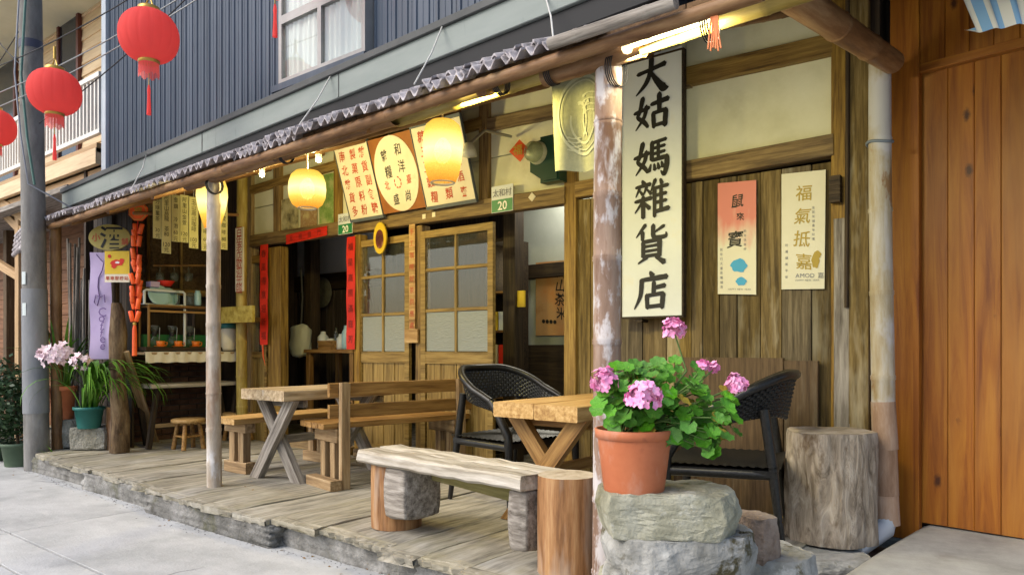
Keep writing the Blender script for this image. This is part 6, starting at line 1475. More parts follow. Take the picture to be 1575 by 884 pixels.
# dish rack and dishes on top
t = thing("dish_rack", K(250, 465, KC-.25), "white framed dish rack above the cup rack", "dish rack")
X_ = KC-.2; a, b_ = K(222, 446, X_), K(284, 446, X_)
tubes("frame", [Vector((X_, a.y, z1)), Vector((X_, a.y, a.z-.01)), Vector((X_, a.y+.02, a.z+.005)), Vector((X_, b_.y-.02, a.z+.005)), Vector((X_, b_.y, a.z-.01)), Vector((X_, b_.y, zc+.06))], .014, MAT['ceram'], t)
mb = MB(); mb.box(X_-.25, X_, a.y, b_.y, z1, z1+.012); make("tray", mb, MAT['ceram'], t)
def disc(name, c, r, mat, label, cat, tiltx=1.25, **kw):
    mb = MB(); mb.lathe([(.001, 0), (r*.6, .002), (r, .018), (r*.98, .024), (r*.58, .008), (.001, .006)], 24)
    place(name, mesh(name, mb, mat), None, Matrix.Translation(c) @ Matrix.Rotation(tiltx, 4, 'Y'), label=label, cat=cat, **kw)
disc("plate", K(244, 455, KC-.23), .115, MAT['aqua'], "pale blue plate standing in the dish rack, left one", "plate"); disc("plate", K(258, 457, KC-.27), .10, MAT['aqua'], "pale blue plate standing in the dish rack, right one", "plate")
def jar(px, pyt, pyb, r, X_, mat, label, cat="jar", grp="jars and tumblers on the kiosk rack"):
    c = K(px, pyb, X_); h = K(px, pyt, X_).z - c.z
    mb = MB(); mb.lathe([(.001, 0), (r*.9, 0), (r, h*.1), (r, h*.8), (r*.75, h*.9), (r*.75, h), (r*.65, h), (.001, h*.96)], 16, c); make("glass_jar", mb, mat, label=label, cat=cat, group=grp)
jar(272, 447, 470, .03, KC-.2, MAT['jar'], "clear tumbler beside the plates in the dish rack", "tumbler"); jar(293, 450, 470, .04, KC-.2, MAT['jar'], "clear jar right of the dish rack"); jar(304, 447, 470, .035, KC-.2, MAT['aqua'], "bluish jar right of the dish rack near the bamboo post")
jar(352, 500, 539, .085, KC-.12, MAT['cream'], "cream canister on the counter right of the slim bamboo post", "canister"); jar(352, 497, 505, .088, KC-.12, MAT['teal'], "teal lidded tin on top of the cream canister", "tin"); jar(352, 480, 497, .08, KC-.12, MAT['oxblood'], "brown bowl on the teal tin under the mustard plaque", "bowl")
c_ = K(246, 438, KC-.26); mb = MB(); mb.lathe([(.001, 0), (.05, 0), (.085, .05), (.08, .055), (.001, .03)], 20, c_ + Vector((0, .06, -.01))); make("red_bowl", mb, MAT['red'], label="red bowl on top of the dish rack", cat="bowl")
mb = MB(); c_ = K(236, 440, KC-.26); mb.box(c_.x-.05, c_.x+.05, c_.y-.05, c_.y+.04, c_.z-.01, c_.z+.04); mb.box(c_.x-.052, c_.x+.052, c_.y-.052, c_.y+.042, c_.z+.03, c_.z+.045); make("lilac_box", mb, MAT['purple'], label="small lilac box on top of the dish rack", cat="box")
c_ = K(224, 505, KC-.35); mb = MB(); mb.box(c_.x-.15, c_.x+.02, c_.y-.05, c_.y+.65, zc, zc+.18); 
for k in range(6): mb.box(c_.x+.02, c_.x+.026, c_.y-.03+.115*k, c_.y+.03+.115*k, zc+.02, zc+.15)
make("green_crate", mb, MAT['greencan'], label="dark green crate behind the cup rack", cat="crate")
for px, lab in ((246, "clear wine glass hanging above the dish rack, left one"), (268, "clear wine glass hanging above the dish rack, middle one"), (290, "clear wine glass hanging above the dish rack, right one")):
    c_ = K(px, 425, KC-.3); mb = MB(); mb.lathe([(.035, -.05), (.045, -.01), (.04, .03), (.008, .045), (.005, .11), (.03, .115)], 16, c_); make("wine_glass", mb, MAT['jar'], label=lab, cat="glass", group="hanging wine glasses")
pole("glass_rail", K(236, 408, KC-.3), K(330, 408, KC-.3), .012, .012, MAT['bench'], label="thin brown rail above the hanging wine glasses", cat="rail")
# price cards
cards = [(235.5, 248.5, 293, 366, ["滑","分","綠","薑","茶"," ","30","元"], "price card, first from the left, beside the octagon ornament"), (249, 263, 293, 389, ["阿","里","山","烏","龍"," ","茶","80"," ","120","元"], "longest price card, second from the left"), (264, 276.6, 299, 371, ["金","鑽"," ","冷","泡","60","元"], "price card, third from the left"), (277.2, 290, 299, 372, ["阿","里","山","金","萱"," ","120","元"], "price card, fourth from the left"), (291, 305, 302, 381, ["玉","山","高","山","咖","啡"," ","100","元"], "price card just left of the partly hidden lantern"), (310, 322, 298, 385, ["阿","里","山","咖","啡","60","元"], "price card behind the slim bamboo post and lantern"), (338, 350, 294, 383, ["高","山","金","萱","咖","啡","80","元"], "price card right of the slim bamboo post")]
XC = -6.75
for (a, b_, y0, y1, txt, lab) in cards:
    xx = XC + random.uniform(-.03, .03)
    bd = Board(W(a, y0, X=xx), W(b_, y0, X=xx), W(b_, y1, X=xx), W(a, y1, X=xx)); bd.tr.z = bd.tl.z; bd.br.z = bd.bl.z
    bd = Board(bd.tl, bd.tr, bd.br, bd.bl)
    t = thing("price_card", bd.bl, lab, "price card", "hanging price cards")
    make("card", bd.mb(.004), MAT['strip'], t)
    vlettering("lettering", MAT['ink'], t, [(txt, bd.w*.5, bd.h*.10, bd.h*.84/(len(txt)-1), bd.w*.62)], bd.o(), bd.r, bd.u, .0, .05, wide=.9)
    tubes("string", [(bd.tl+bd.tr)/2, (bd.tl+bd.tr)/2 + UP*.28], .002, MAT['wirew'], t, seg=5)
pole("card_rail", W(205, 345, X=XC-.1) + UP*.1, W(366, 330, X=XC-.1), .015, .015, MAT['bamboobr'], label="thin bamboo rail behind the price cards", cat="rail")
# octagon and firecracker string
oc = W(212, 325, d=6.75); t = thing("firecracker_string", oc, "orange octagon charm with a long string of paper firecrackers", "ornament")
on = Matrix.Rotation(R(YAW), 4, 'Z')
mb = MB(); n = 8; mb.slab([oc + RGT*(.092*math.cos(math.pi/8+2*math.pi*k/8)) + UP*(.092*math.sin(math.pi/8+2*math.pi*k/8)) for k in range(8)], FWD*.02); make("octagon", mb, MAT['orange'], t)
mb = MB(); write(mb, "福", oc - FWD*.003, RGT, UP, .08, .02); make("lettering", mb, MAT['goldink'], t)
mb = MB()
for k in range(8):
    p0, p1 = [oc - FWD*.002 + RGT*(.082*math.cos(math.pi/8+2*math.pi*(k+e)/8)) + UP*(.082*math.sin(math.pi/8+2*math.pi*(k+e)/8)) for e in (0, 1)]; mb.tube([p0, p1], .004, 5)
make("gold_border", mb, MAT['gold'], t)
fcm = mesh("firecracker", MB().tube([(0, 0, -.05), (0, 0, -.045), (0, 0, .045), (0, 0, .05)], [.017, .021, .021, .017], 10), MAT['orange'])
tubes("cord", [oc - UP*.09, W(208, 500, d=6.75)], .004, MAT['red'], t)
for k in range(15):
    py = 352 + k*9.6; pc = W(211.5 - k*.28, py, d=6.75)
    for s_ in (-1, 1):
        if random.random() < .12: continue
        place("firecracker", fcm, t, Matrix.Translation(pc + RGT*(.026*s_) + FWD*random.uniform(-.02, .02)) @ on @ Matrix.Rotation(s_*random.uniform(.05, .32), 4, 'Y'))
pe = W(207, 497, d=6.75)
mb = MB(); mb.lathe([(.001, .02), (.014, .015), (.016, -.005), (.012, -.02)], 10, pe); make("tassel_knot", mb, MAT['gold'], t)
mb = MB(); mb.tube([pe - UP*.015, pe - UP*.06, pe - UP*.30], [.012, .020, .022], 10); make("tassel", mb, MAT['orange'], t)
# signs on the left end
def facing(px0, px1, py0, py1, d):
    tl, tr, br2, bl2 = W(px0, py0, d=d), W(px1, py0, d=d), W(px1, py1, d=d), W(px0, py1, d=d); return Board(tl, tr, br2, bl2)
b = facing(136, 200, 345, 385, 7.0); t = thing("oval_wine_sign", (b.bl+b.br)/2, "mustard oval sign with a large black character at the left end", "sign")
cc = (b.tl+b.br)/2; n = 36
mb = MB(); mb.slab([cc + RGT*(b.w*.5*math.cos(2*math.pi*k/n)) + UP*(b.h*.5*math.sin(2*math.pi*k/n)) for k in range(n)], FWD*.02); make("oval_plate", mb, pm("mustard_plate", [(.28,.22,.05),(.40,.33,.09)], 4, rough=.5, var=0, bump=.03), t)
mb = MB(); write(mb, "酒", cc - FWD*.003 + RGT*.02, RGT, UP, .225, .02); make("lettering", mb, MAT['ink'], t)
mb = MB(); write(mb, "小", cc - FWD*.003 - RGT*.125, RGT, UP, .085, .01); write(mb, "舖", cc - FWD*.003 + RGT*.15 - UP*.04, RGT, UP, .07, .01); make("lettering", mb, MAT['redink'], t)
b = facing(161, 199, 386, 434, 6.95); t = thing("yellow_notice", (b.bl+b.br)/2, "square yellow notice with a red mark and red lettered strip", "sign")
make("plate", b.mb(.008), MAT['cream'], t)
m_ = MB(); o = b.o(.001); m_.quad(o, o - b.u*(b.h*.74), o + b.r*b.w - b.u*(b.h*.74), o + b.r*b.w); make("yellow_field", m_, MAT['yellow'], t)
m_ = MB(); blob(m_, (b.w*.5, b.h*.38), b.w*.27, b.h*.10, b, seed=3); blob(m_, (b.w*.38, b.h*.47), b.w*.11, b.h*.09, b, seed=5); blob(m_, (b.w*.70, b.h*.30), b.w*.10, b.h*.06, b, seed=4); blob(m_, (b.w*.2, b.h*.17), b.w*.07, b.h*.06, b, seed=6); make("red_mark", m_, MAT['red'], t)
m_ = MB(); blob(m_, (b.w*.52, b.h*.37), b.w*.09, b.h*.035, b, seed=8); make("white_mark", m_, MAT['whiteink'], t)
hlettering("lettering", MAT['redink'], t, "單車服務站", b.o(.003) + b.r*(b.w*.12) - b.u*(b.h*.87), b.r, b.u, b.w*.17, step=b.w*.19, bold=.015)
b = facing(138, 171, 388, 552, 7.12); t = thing("lilac_banner", (b.bl+b.br)/2, "long lilac banner with handwritten coffee lettering at the left end", "banner")
mb = MB(); vs = []; n = 12
for i in range(n+1):
    for e in (0, .5, 1): vs.append(b.tl.lerp(b.bl, i/n) + RGT*(b.w*e) + FWD*(.012*math.sin(i*.9+e*3)))
mb.add(vs, [(3*i+q, 3*i+1+q, 3*i+4+q, 3*i+3+q) for i in range(n) for q in range(2)], 0, True); make("fabric", mb, MAT['purple'], t)
ink = flat("violet_ink", (.16, .10, .26), .7); o = b.o(.016)
sc_ = [(.35, .02), (.55, .07), (.7, .10), (.62, .17), (.45, .24), (.42, .33), (.5, .42), (.4, .50), (.25, .47), (.33, .40), (.55, .42), (.72, .40), (.75, .47)]
tubes("pen_stroke", [o + b.r*(b.w*x_) - b.u*(b.h*y_) for x_, y_ in sc_], .005, ink, t, seg=5)
vlettering("lettering", ink, t, [("Coffee", b.w*.62, b.h*.56, b.h*.065, .12)], o, b.r, b.u, 0, .1)
# grey sticks, driftwood, leaning plank
t = thing("stick_bundle", W(112, 690, d=7.5), "bundle of tall grey sticks leaning at the left end of the shop", "sticks")
for k in range(9):
    px = 106 + k*3.7; a = W(px+random.uniform(-1, 1), 640, d=7.45+random.uniform(-.1, .1)); a.z = DECK; b_ = W(px+random.uniform(-2, 2), 372+random.uniform(-10, 60 if k > 4 else 10), d=7.5)
    pole("stick", a, b_, .016, .012, MAT['grey'], t, seg=8, wob=.01)
dw = thing("driftwood_log", G(182, 690), "gnarled brown driftwood log standing beside the lilac banner", "log")
mb = MB(); base = W(184, 640, d=7.02); base.z = DECK
pts = [base, base + UP*.3, base + UP*.7 + RGT*-.02, W(183, 515, d=7.02), W(181, 480, d=7.02), W(180, 466, d=7.02)]
mb.tube(pts, [.08, .075, .07, .08, .065, .04], 16)
mb.v = [tuple(Vector(v) + Vector((noise.noise(Vector(v)*9), noise.noise(Vector(v)*9+Vector((5, 0, 0))), 0))*.03) for v in mb.v]
make("trunk", mb, MAT['barkbr'], dw)
pole("dark_pipe", W(178, 640, d=7.3) - UP*.2, W(178, 420, d=7.3), .035, .035, MAT['dark'], label="dark pipe behind the driftwood log", cat="pipe")
a = G(238, 680); b_ = W(191, 540, d=7.0)
beam("leaning_plank", a, b_, .09, .025, MAT['benchf'], label="brown plank leaning beside the strap-leaved plant", cat="plank")
t = thing("short_log", G(182, 690), "short upright log behind the teal pot", "log"); sl = G(180, 690)
place("trunk", mesh("trunk", log_mb(.10, .42, 9), [MAT['log'], MAT['stumptop']]), t, frame(sl, sl + UP))
# ================================================================ LEFT PLANTS
def gstone(px, pyb, pyt, wpx, depth, label, seed, mat=None):
    c = G(px, pyb); d = (c - Vector((0, 0, EYE))).dot(FWD); h = (pyb-pyt)*d/FPX; w = wpx*d/FPX
    c = c + FWD*depth*.45
    place("stone_block", mesh("stone_block", hull_rock(w*1.05, depth, h, seed, bev=.012, rough=.006, sq=9.0), mat or MAT['stoneg2']), None, Matrix.Translation(c) @ Matrix.Rotation(R(YAW), 4, 'Z'), label=label, cat="stone", group="square stones under the orchids")
    return c + UP*h
MAT['stoneg2'] = pm("granite_block", [(.17,.165,.13),(.30,.29,.245),(.42,.41,.37)], 6., rough=.95, bump=.9, fine=50, bdist=.018, var=.05)
top1 = gstone(131, 693, 657, 62, .36, "squared stone block under the teal pot", 31)
top2 = gstone(100, 690, 645, 34, .30, "taller squared stone under the terracotta orchid pot", 33)
top2 = W(97, 645, d=7.35)
def pot(c, r, h, mat, label_root, name="plant_pot"):
    mb = MB(); mb.lathe([(.001, 0), (r*.72, 0), (r*.74, .006), (r*.94, h*.86), (r*.95, h*.86), (r*1.04, h*.87), (r*1.05, h), (r*.97, h), (r*.93, h*.9), (.001, h*.9)], 32, c); return make(name, mb, mat, label_root)
def strap_leaf(name, base, az, length, droop, width, mat, parent, lift=1.0):
    n = 9; dv = Vector((math.cos(az), math.sin(az), 0)); sd_ = Vector((-dv.y, dv.x, 0)); vs = []; fs = []
    el = math.atan2(lift, .55); p = Vector(base); el0 = el
    for i in range(n+1):
        t_ = i/n; w = width*math.sin(math.pi*min(1, .12+.88*t_))**.7*(1 if t_ < .95 else .3)
        vs += [p - sd_*w, p - UP*w*.35, p + sd_*w]
        el = el0 - droop*t_**1.4; p = p + (dv*math.cos(el) + UP*math.sin(el))*(length/n)
    for i in range(n):
        a = 3*i; fs += [(a, a+1, a+4, a+3), (a+1, a+2, a+5, a+4)]
    mb = MB(); mb.add(vs, fs, 0, True); return make(name, mb, mat, parent)
rnd = random.Random(5)
tp = W(137, 658, d=7.15)
t = thing("strap_leaf_orchid", tp, "long strap-leaved orchid with pink buds in a teal pot", "potted plant")
pot(tp, .135, .21, MAT['teal'], t)
for k in range(84):
    az = rnd.uniform(-1.1, .4) + R(YAW) if k < 70 else rnd.uniform(0, 6.28)
    strap_leaf("leaf", tp + Vector((rnd.uniform(-.07, .07), rnd.uniform(-.07, .07), .18)), az, rnd.uniform(.6, 1.1), rnd.uniform(2.0, 3.2), rnd.uniform(.009, .015), MAT['straple'], t, rnd.uniform(.9, 2.6))
def orchid_head(c, R_, n, mat, parent, fs_=.03):
    mb = MB()
    for k in range(n):
        v = Vector((rnd.gauss(0, 1), rnd.gauss(0, 1), rnd.gauss(0, .6))).normalized(); p = c + Vector((v.x*R_[0], v.y*R_[0], v.z*R_[1]))*rnd.uniform(.6, 1); nn = (v - FWD*.6).normalized(); a_ = nn.orthogonal().normalized(); b_ = nn.cross(a_)
        for q in range(5):
            th = 2*math.pi*q/5 + k; u = a_*math.cos(th) + b_*math.sin(th); w_ = nn.cross(u); s_ = fs_*rnd.uniform(.8, 1.25)
            mb.add([p, p + u*s_*.55 + w_*s_*.38 + nn*s_*.12, p + u*s_*1.1 + nn*s_*.25, p + u*s_*.55 - w_*s_*.38 + nn*s_*.12], [(0, 1, 2, 3)])
    return make("blossom", mb, mat, parent)
bc = W(126, 556, d=6.85); orchid_head(bc, (.09, .10), 20, MAT['orchid'], t, .032); tubes("flower_stem", [tp + UP*.2, bc - UP*.08], .006, MAT['stem'], t)
t = thing("pink_orchid", top2, "pale pink orchid cluster in a terracotta pot on the tall stone", "potted plant")
pot(top2, .125, .34, MAT['terra'], t)
for k in range(34): strap_leaf("leaf", top2 + Vector((rnd.uniform(-.06, .06), rnd.uniform(-.06, .06), .31)), rnd.uniform(0, 6.28), rnd.uniform(.35, .85), rnd.uniform(.6, 2.6), rnd.uniform(.012, .018), MAT['straple'], t, rnd.uniform(1.2, 3))
for (px, py, r_, n) in ((70, 543, .10, 20), (94, 540, .11, 24), (82, 553, .10, 16)):
    bc = W(px, py, d=6.9); orchid_head(bc, (r_, .08), n, MAT['orchid'], t, .042); tubes("flower_stem", [top2 + UP*.3, bc.lerp(top2 + UP*.3, .4) + RGT*.03, bc], .006, MAT['stem'], t)
bc = W(74, 508, d=7.3); orchid_head(bc, (.09, .10), 26, MAT['yelorch'], t, .03); tubes("flower_stem", [top2 + UP*.3, bc], .006, MAT['stem'], t)
# shrub in a green pot, far left
def leafy(c, rx, rz, n, size, mat, parent, name="foliage", seed=1):
    rn = random.Random(seed); mb = MB()
    for k in range(n):
        v = Vector((rn.gauss(0, 1), rn.gauss(0, 1), rn.gauss(0, 1))).normalized(); f = rn.uniform(.35, 1)**.5; ns_ = 1 + .35*noise.noise(v*2.5+Vector((seed, 0, 0)))
        p = c + Vector((v.x*rx, v.y*rx, v.z*rz))*f*ns_; u = Vector((rn.gauss(0, 1), rn.gauss(0, 1), rn.gauss(0, .6))).normalized(); w_ = u.cross(v).normalized() if u.cross(v).length > .01 else Vector((1, 0, 0)); s_ = size*rn.uniform(.6, 1.3)
        mb.add([p, p + u*s_*.5 + w_*s_*.26, p + u*s_, p + u*s_*.5 - w_*s_*.26], [(0, 1, 2, 3)])
    o_ = make(name, mb, mat, parent); return o_
gp = G(28, 716, 0.0)
t = thing("shrub_in_pot", gp, "dark leafy shrub in a mossy green pot left of the concrete pole", "potted plant")
pot(gp, .155, .235, MAT['greenpot'], t)
leafy(gp + UP*.62 - RGT*.12, .27, .42, 1500, .06, MAT['bush'], t, seed=3); tubes("stem", [gp + UP*.2, gp + UP*.7 - RGT*.05], .015, MAT['wains'], t)
gp = G(-8, 708, 0.0)
t = thing("dark_shrub", gp, "dark green shrub cut off by the left edge", "shrub")
pot(gp, .13, .2, MAT['greenpot'], t); leafy(gp + UP*.55, .34, .5, 1500, .06, MAT['bush'], t, seed=8); tubes("stem", [gp + UP*.15, gp + UP*.6], .015, MAT['wains'], t)
# small weeds against the footing
for (px, py, lab) in ((80, 708, "tuft of weeds in the footing below the stone blocks"), (45, 690, "tuft of weeds left of the concrete pole foot")):
    c = W(px, py, Z=.10 if px > 60 else .0); t = thing("weed_tuft", c, lab, "weed")
    for k in range(9): strap_leaf("leaf", c + Vector((rnd.uniform(-.04, .04), rnd.uniform(-.02, .02), 0)), rnd.uniform(3.4, 6.0), rnd.uniform(.10, .22), rnd.uniform(.8, 2.2), .006, MAT['straple'], t, rnd.uniform(1, 3))

# ================================================================ GERANIUM
gb = W(975, 754, d=2.68); 
t = thing("potted_geranium", gb, "pink flowering geranium in a large terracotta pot on stacked stones", "potted plant")
pr = .5*118*2.68/FPX; ph_ = 96*2.68/FPX
mb = MB(); mb.lathe([(.001, 0), (pr*.76, 0), (pr*.78, .004), (pr*.79, .02), (pr*.795, .022), (pr*.95, ph_*.84), (pr*.955, ph_*.85), (pr*1.0, ph_*.855), (pr*1.02, ph_*.99), (pr*1.0, ph_), (pr*.95, ph_), (pr*.92, ph_*.9)], 48, gb); make("pot", mb, MAT['terra'], t)
mb = MB(); mb.lathe([(.001, ph_*.9), (pr*.93, ph_*.9)], 32, gb); make("soil", mb, MAT['soil'], t)
# scalloped leaf
lm = MB(); n = 30; vs = [(0, 0, 0)]
for ring, rr_ in ((1, .55), (2, 1.0)):
    for k in range(n):
        a = .22 + (2*math.pi-.44)*k/(n-1)
        rad = rr_*(1 + (.07*math.cos(a*7) if ring == 2 else 0))*(1 - .18*math.cos(a)*(1 if ring == 2 else .6))
        z_ = (.16 if ring == 2 else .03)*1.0 + (.07*math.sin(a*7) if ring == 2 else 0)
        vs.append((-rad*math.cos(a)*.95, rad*math.sin(a), z_))
fs = [(0, 1+k, 2+k) for k in range(n-1)] + [(1+k, 1+n+k, 2+n+k, 2+k) for k in range(n-1)]
lm.add(vs, fs, 0, True); lme = mesh("leaf", lm, MAT['leaf']); lme2 = mesh("leaf", lm, MAT['leafyel'])
rn = random.Random(21); root = gb + UP*ph_*.9
groups = [((1000, 612), (72, 48), 52, .11), ((955, 622), (38, 42), 26, .09), ((968, 592), (40, 32), 28, .09), ((1035, 586), (55, 32), 26, .09), ((1082, 636), (50, 48), 40, .09), ((1030, 652), (55, 30), 26, .06), ((1105, 676), (30, 36), 16, .05)]
for (cpx, rpx, cnt, dep) in groups:
    for k in range(cnt):
        a, f = rn.uniform(0, 6.28), math.sqrt(rn.random())
        dd = 2.66 + rn.uniform(-dep, dep) - .05*(1-f)
        px, py = cpx[0] + rpx[0]*f*math.cos(a), cpx[1] + rpx[1]*f*math.sin(a)
        p = W(px, py, d=dd)
        nrm = (UP*rn.uniform(.45, 1.1) - FWD*rn.uniform(.3, 1.0) + RGT*(math.cos(a)*f*.7 + rn.uniform(-.3, .3)) - UP*(math.sin(a)*f*.35)).normalized()
        out = (RGT*math.cos(a) - UP*(math.sin(a)) - FWD*.3 + Vector((rn.uniform(-.4, .4),)*3)); xa = (out - nrm*out.dot(nrm)).normalized(); ya = nrm.cross(xa)
        s_ = rn.uniform(.020, .037)
        M_ = (Matrix((xa, ya, nrm)).transposed() @ Matrix.Diagonal((s_, s_, s_*rn.uniform(.7, 1.5)))).to_4x4(); M_.translation = p
        place("leaf", lme2 if rn.random() < .05 else lme, t, M_)
        if k % 3 == 0:
            b0 = root + RGT*rn.uniform(-.05, .06) + UP*.0
            tubes("stalk", [b0, b0.lerp(p, .55) + UP*.03, p], [.004, .003, .0022], MAT['stem'], t, seg=5)
pmh = MB()
def petal_head(c, r, n, seed):
    rq = random.Random(seed); mb = MB()
    for k in range(n):
        z_ = rq.uniform(-.55, 1); th = rq.uniform(0, 6.28); v = Vector((math.sqrt(max(0, 1-z_*z_))*math.cos(th), math.sqrt(max(0, 1-z_*z_))*math.sin(th), z_)); p = c + v*r*rq.uniform(.65, 1.08)
        v = (v + Vector((rq.uniform(-.5, .5), rq.uniform(-.5, .5), rq.uniform(-.3, .5)))).normalized()
        a_ = v.orthogonal().normalized(); b_ = v.cross(a_)
        for q in range(5):
            t_ = 2*math.pi*q/5 + k; u = a_*math.cos(t_) + b_*math.sin(t_); w_ = v.cross(u); s_ = .0150*rq.uniform(.8, 1.3)
            mb.add([p, p + u*s_*.6 + w_*s_*.5 + v*.002, p + u*s_*1.15 + w_*s_*.25 + v*.0035, p + u*s_*1.15 - w_*s_*.25 + v*.0035, p + u*s_*.6 - w_*s_*.5 + v*.002], [(0, 1, 2, 3, 4)])
    return mb
for i, (px, py, rpx, n, dd) in enumerate(((930, 587, 20, 46, 2.56), (990, 610, 25, 60, 2.50), (1037, 507, 16, 34, 2.66), (1132, 591, 15, 32, 2.66), (1096, 565, 6, 9, 2.66), (1082, 561, 5, 7, 2.66))):
    c = W(px, py, d=dd); make("flower_head", petal_head(c, rpx*dd/FPX, n, i), MAT['pink'], t)
    b0 = root + RGT*(.01*i) ; mid_ = W(px*.6+1000*.4, py*.5+640*.5, d=2.64)
    if i == 2: mid_ = W(1056, 570, d=2.66)
    tubes("flower_stem", [b0, mid_, c - UP*.01], [.005, .004, .003], MAT['stem'], t, seg=6)
c = W(1022, 612, d=2.56); mb = petal_head(c, .012, 8, 77); make("faded_bud", mb, flat("faded_petal", (.55, .38, .28), .8), t)
c = W(918, 657, d=2.6)
# ================================================================ THINGS INSIDE THE SHOP
a = W(824, 404, Y=5.58); bb_ = Board(W(824, 404, Y=5.57), W(874, 404, Y=5.57), W(874, 516, Y=5.57), W(824, 516, Y=5.57)); bb_.tr.z = bb_.tl.z; bb_.br.z = bb_.bl.z
t = thing("brown_poster", bb_.bl, "brown paper poster with black brush writing seen through the right doorway", "poster")
make("sheet", bb_.mb(.004), pm("kraft_poster", [(.30,.16,.06),(.42,.25,.11),(.46,.20,.06)], 2.2, rough=.7, var=0, bump=0), t)
vlettering("lettering", MAT['ink'], t, [("高山茶米", bb_.w*.78, bb_.h*.12, bb_.h*.19, .12)], bb_.o(), bb_.r, bb_.u, .01, .15)
hlettering("lettering", MAT['ink'], t, "●●●●", bb_.o() + bb_.r*(bb_.w*.2) - bb_.u*(bb_.h*.81), bb_.r, bb_.u, .05)
# lit display cabinet behind the right door
t = thing("display_cabinet", W(770, 560, Y=5.05), "lit display cabinet with red packets inside the right doorway", "cabinet")
cx = W(771, 400, Y=5.1); zf = DECK+.02
mb = MB(); mb.box(cx.x-.16, cx.x-.14, 5.05, 5.4, zf, EYE+.95); mb.box(cx.x+.06, cx.x+.08, 5.05, 5.4, zf, EYE+.95); mb.box(cx.x-.14, cx.x+.06, 5.38, 5.4, zf, EYE+.95); mb.box(cx.x-.16, cx.x+.08, 5.05, 5.4, EYE+.95, EYE+.98); make("carcass", mb, MAT['dark'], t)
for zz_ in (EYE+.50, EYE+.15, EYE-.15, EYE-.45): beam("shelf", (cx.x-.14, 5.22, zz_), (cx.x+.06, 5.22, zz_), .32, .02, MAT['bench'], t, up=(0, 0, 1))
mb = MB(); mb.box(cx.x-.13, cx.x+.05, 5.34, 5.36, EYE+.55, EYE+.88); make("lit_panel", mb, emit("cabinet_light", (1, .85, .55), 2.0), t)
pk = 0
for zz_, mt in ((EYE+.16, 'signw'), (EYE+.16, 'yellow'), (EYE-.14, 'red'), (EYE-.14, 'cream'), (EYE-.44, 'red'), (EYE-.44, 'red')):
    pk += 1; xo = cx.x - .10 + .09*(pk % 2)
    mb = MB(); mb.box(xo-.038, xo+.038, 5.12, 5.22, zz_-.006+.0, zz_+.17); mb.box(xo-.03, xo+.03, 5.118, 5.12, zz_+.05, zz_+.12)
    make("packet", mb, MAT[mt], label=["white packet on the cabinet shelf, right", "yellow packet on the cabinet shelf, left", "red packet on the middle cabinet shelf, right", "cream packet on the middle cabinet shelf, left", "red packet on the low cabinet shelf, right", "red packet on the low cabinet shelf, left"][pk-1], cat="packet", group="packets in the display cabinet")
# table and ware in the left doorway
tx = W(515, 540, Y=5.15); t = thing("inner_table", (tx.x, 5.2, DECK), "dark table with crockery inside the left doorway", "table")
zt_ = W(515, 537, Y=5.1).z
beam("top_board", (tx.x-.30, 5.2, zt_-.02), (tx.x+.55, 5.2, zt_-.02), .5, .04, MAT['bench'], t)
for dx in (-.25, .5):
    for dy in (-.2, .2): beam("leg", (tx.x+dx, 5.2+dy, DECK), (tx.x+dx, 5.2+dy, zt_-.04), .06, .06, MAT['bench'], t, up=(0, 1, 0))
for k, (px, h, r, mt, lab) in enumerate(((497, .20, .06, 'ceram', "white jug on the inner table behind the dark post"), (509, .12, .09, 'white', "white box-like tub on the inner table"), (517, .24, .028, 'jar', "clear bottle on the inner table"), (524, .17, .045, 'ceram', "white cup stack on the inner table"), (532, .26, .045, 'aqua', "bluish bottle on the inner table by the right couplet"))):
    c = W(px, 537, Y=5.1); c.z = zt_
    mb = MB(); mb.lathe([(.001, 0), (r*.9, 0), (r, h*.12), (r, h*.7), (r*.5, h*.86), (r*.45, h), (.001, h)], 16, c); make("crockery", mb, MAT[mt], label=lab, cat="crockery", group="crockery on the inner table")
mb = MB(); c = W(504, 537, Y=5.02); mb.box(c.x-.12, c.x+.1, 4.98, 5.1, zt_, zt_+.09); mb.box(c.x-.125, c.x+.105, 4.975, 5.105, zt_+.075, zt_+.095); make("wooden_tray", mb, MAT['bench'], label="brown wooden box at the front of the inner table", cat="box")
c = W(463, 530, Y=5.15); t = thing("white_bag", c, "pale bundled bag hanging in the left doorway", "bag")
mb = rock_mb(.26, .16, .36, 6, 10, .10, .35); place("bag_body", mesh("bag_body", mb, flat("pale_bag", (.55, .56, .45), .8)), t, Matrix.Translation(c - UP*.14)); tubes("strap", [c + UP*.2, c + UP*.55 + Vector((.03, 0, 0)), c + UP*.9], .012, flat("dark_strap", (.05, .05, .05), .7), t)
c = W(506, 440, Y=5.7); disc("flat_basket", c, .16, pm("grey_basket", [(.12,.12,.10),(.2,.2,.17)], 12, rough=.8), "round grey basket hanging on the dark paling", "basket", tiltx=0) if 0 else None
mb = MB(); mb.lathe([(.001, 0), (.15, .01), (.19, .035), (.18, .04), (.001, .015)], 26); place("flat_basket", mesh("flat_basket", mb, pm("grey_basket", [(.09,.09,.075),(.17,.17,.14)], 12, rough=.8)), None, Matrix.Translation(W(499, 450, Y=5.68)) @ Matrix.Rotation(R(90), 4, 'X'), label="round grey basket hanging on the dark paling", cat="basket")
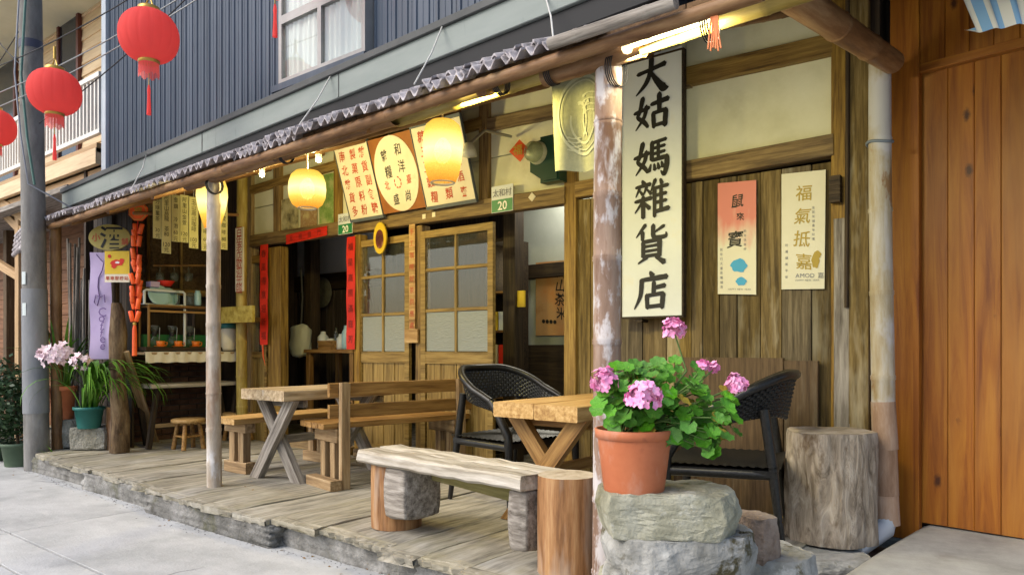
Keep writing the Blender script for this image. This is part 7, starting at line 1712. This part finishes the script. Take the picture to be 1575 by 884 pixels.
# unseen ceiling lamp, added to brighten the shop room
il = bpy.data.lights.new("room_fill_light", 'AREA'); il.energy = 9; il.size = .6; il.color = (1, .93, .78)
t = thing("added_lamp", (-3.6, 5.3, EYE+1.55), "added unseen lamp brightening the shop room", "lamp")
mb = MB(); mb.box(-3.9, -3.3, 5.0, 5.6, EYE+1.58, EYE+1.62); make("added_glow_panel", mb, emit("added_lamp_glow", (1, .93, .78), 1.5), t)
lo = bpy.data.objects.new("room_fill_light", il); COL.objects.link(lo); lo.location = (-3.6, 5.3, EYE+1.55)
# ================================================================ GRIT AND FALLEN LEAVES ALONG THE PORCH EDGE
rq = random.Random(99); mb = MB()
def pebble(c, s_):
    vs = [c + Vector((rq.uniform(-1, 1)*s_, rq.uniform(-1, 1)*s_, rq.uniform(0, .9)*s_)) for _ in range(5)]
    mb.add(vs, [(0, 1, 2), (0, 2, 3), (0, 3, 1), (1, 2, 4), (2, 3, 4), (3, 1, 4)])
for k in range(900):
    x = rq.uniform(-8.6, -1.2); y = edge_y(x) + .02 - abs(rq.gauss(0, .05))
    pebble(Vector((x, y, .001)), rq.uniform(.002, .008))
for k in range(250):
    x = rq.uniform(-1.5, -.85); pebble(Vector((x, rq.uniform(2.3, 4.2), .07)), rq.uniform(.005, .018))
for k in range(260):
    pebble(Vector((rq.uniform(-8, 0), 1.38 + .27*rq.randint(0, 1) + rq.gauss(0, .012), .001)), rq.uniform(.001, .004))
make("street_grit", mb, MAT['footing'], label="loose grit along the foot of the porch", cat="grit", kind='stuff')
mb = MB()
for k in range(46):
    if k < 30: x = rq.uniform(-8.2, -1.6); c = Vector((x, edge_y(x) - abs(rq.gauss(0, .10)) + .02, .004))
    else: c = Vector((rq.uniform(-8, -1.8), rq.uniform(2.7, 4.2), DECK + .006))
    a = rq.uniform(0, 6.28); u = Vector((math.cos(a), math.sin(a), rq.uniform(0, .3))); w_ = Vector((-u.y, u.x, rq.uniform(-.2, .2))); s_ = rq.uniform(.012, .028)
    mb.add([c, c + u*s_*.5 + w_*s_*.3, c + u*s_, c + u*s_*.5 - w_*s_*.3 + UP*.004], [(0, 1, 2, 3)])
make("fallen_leaves", mb, pm("dry_leaf", [(.12,.065,.02),(.24,.14,.05),(.30,.22,.07)], 20, rough=.8, bump=0), label="scattered dry leaves on the porch and street", cat="leaves", kind='stuff')
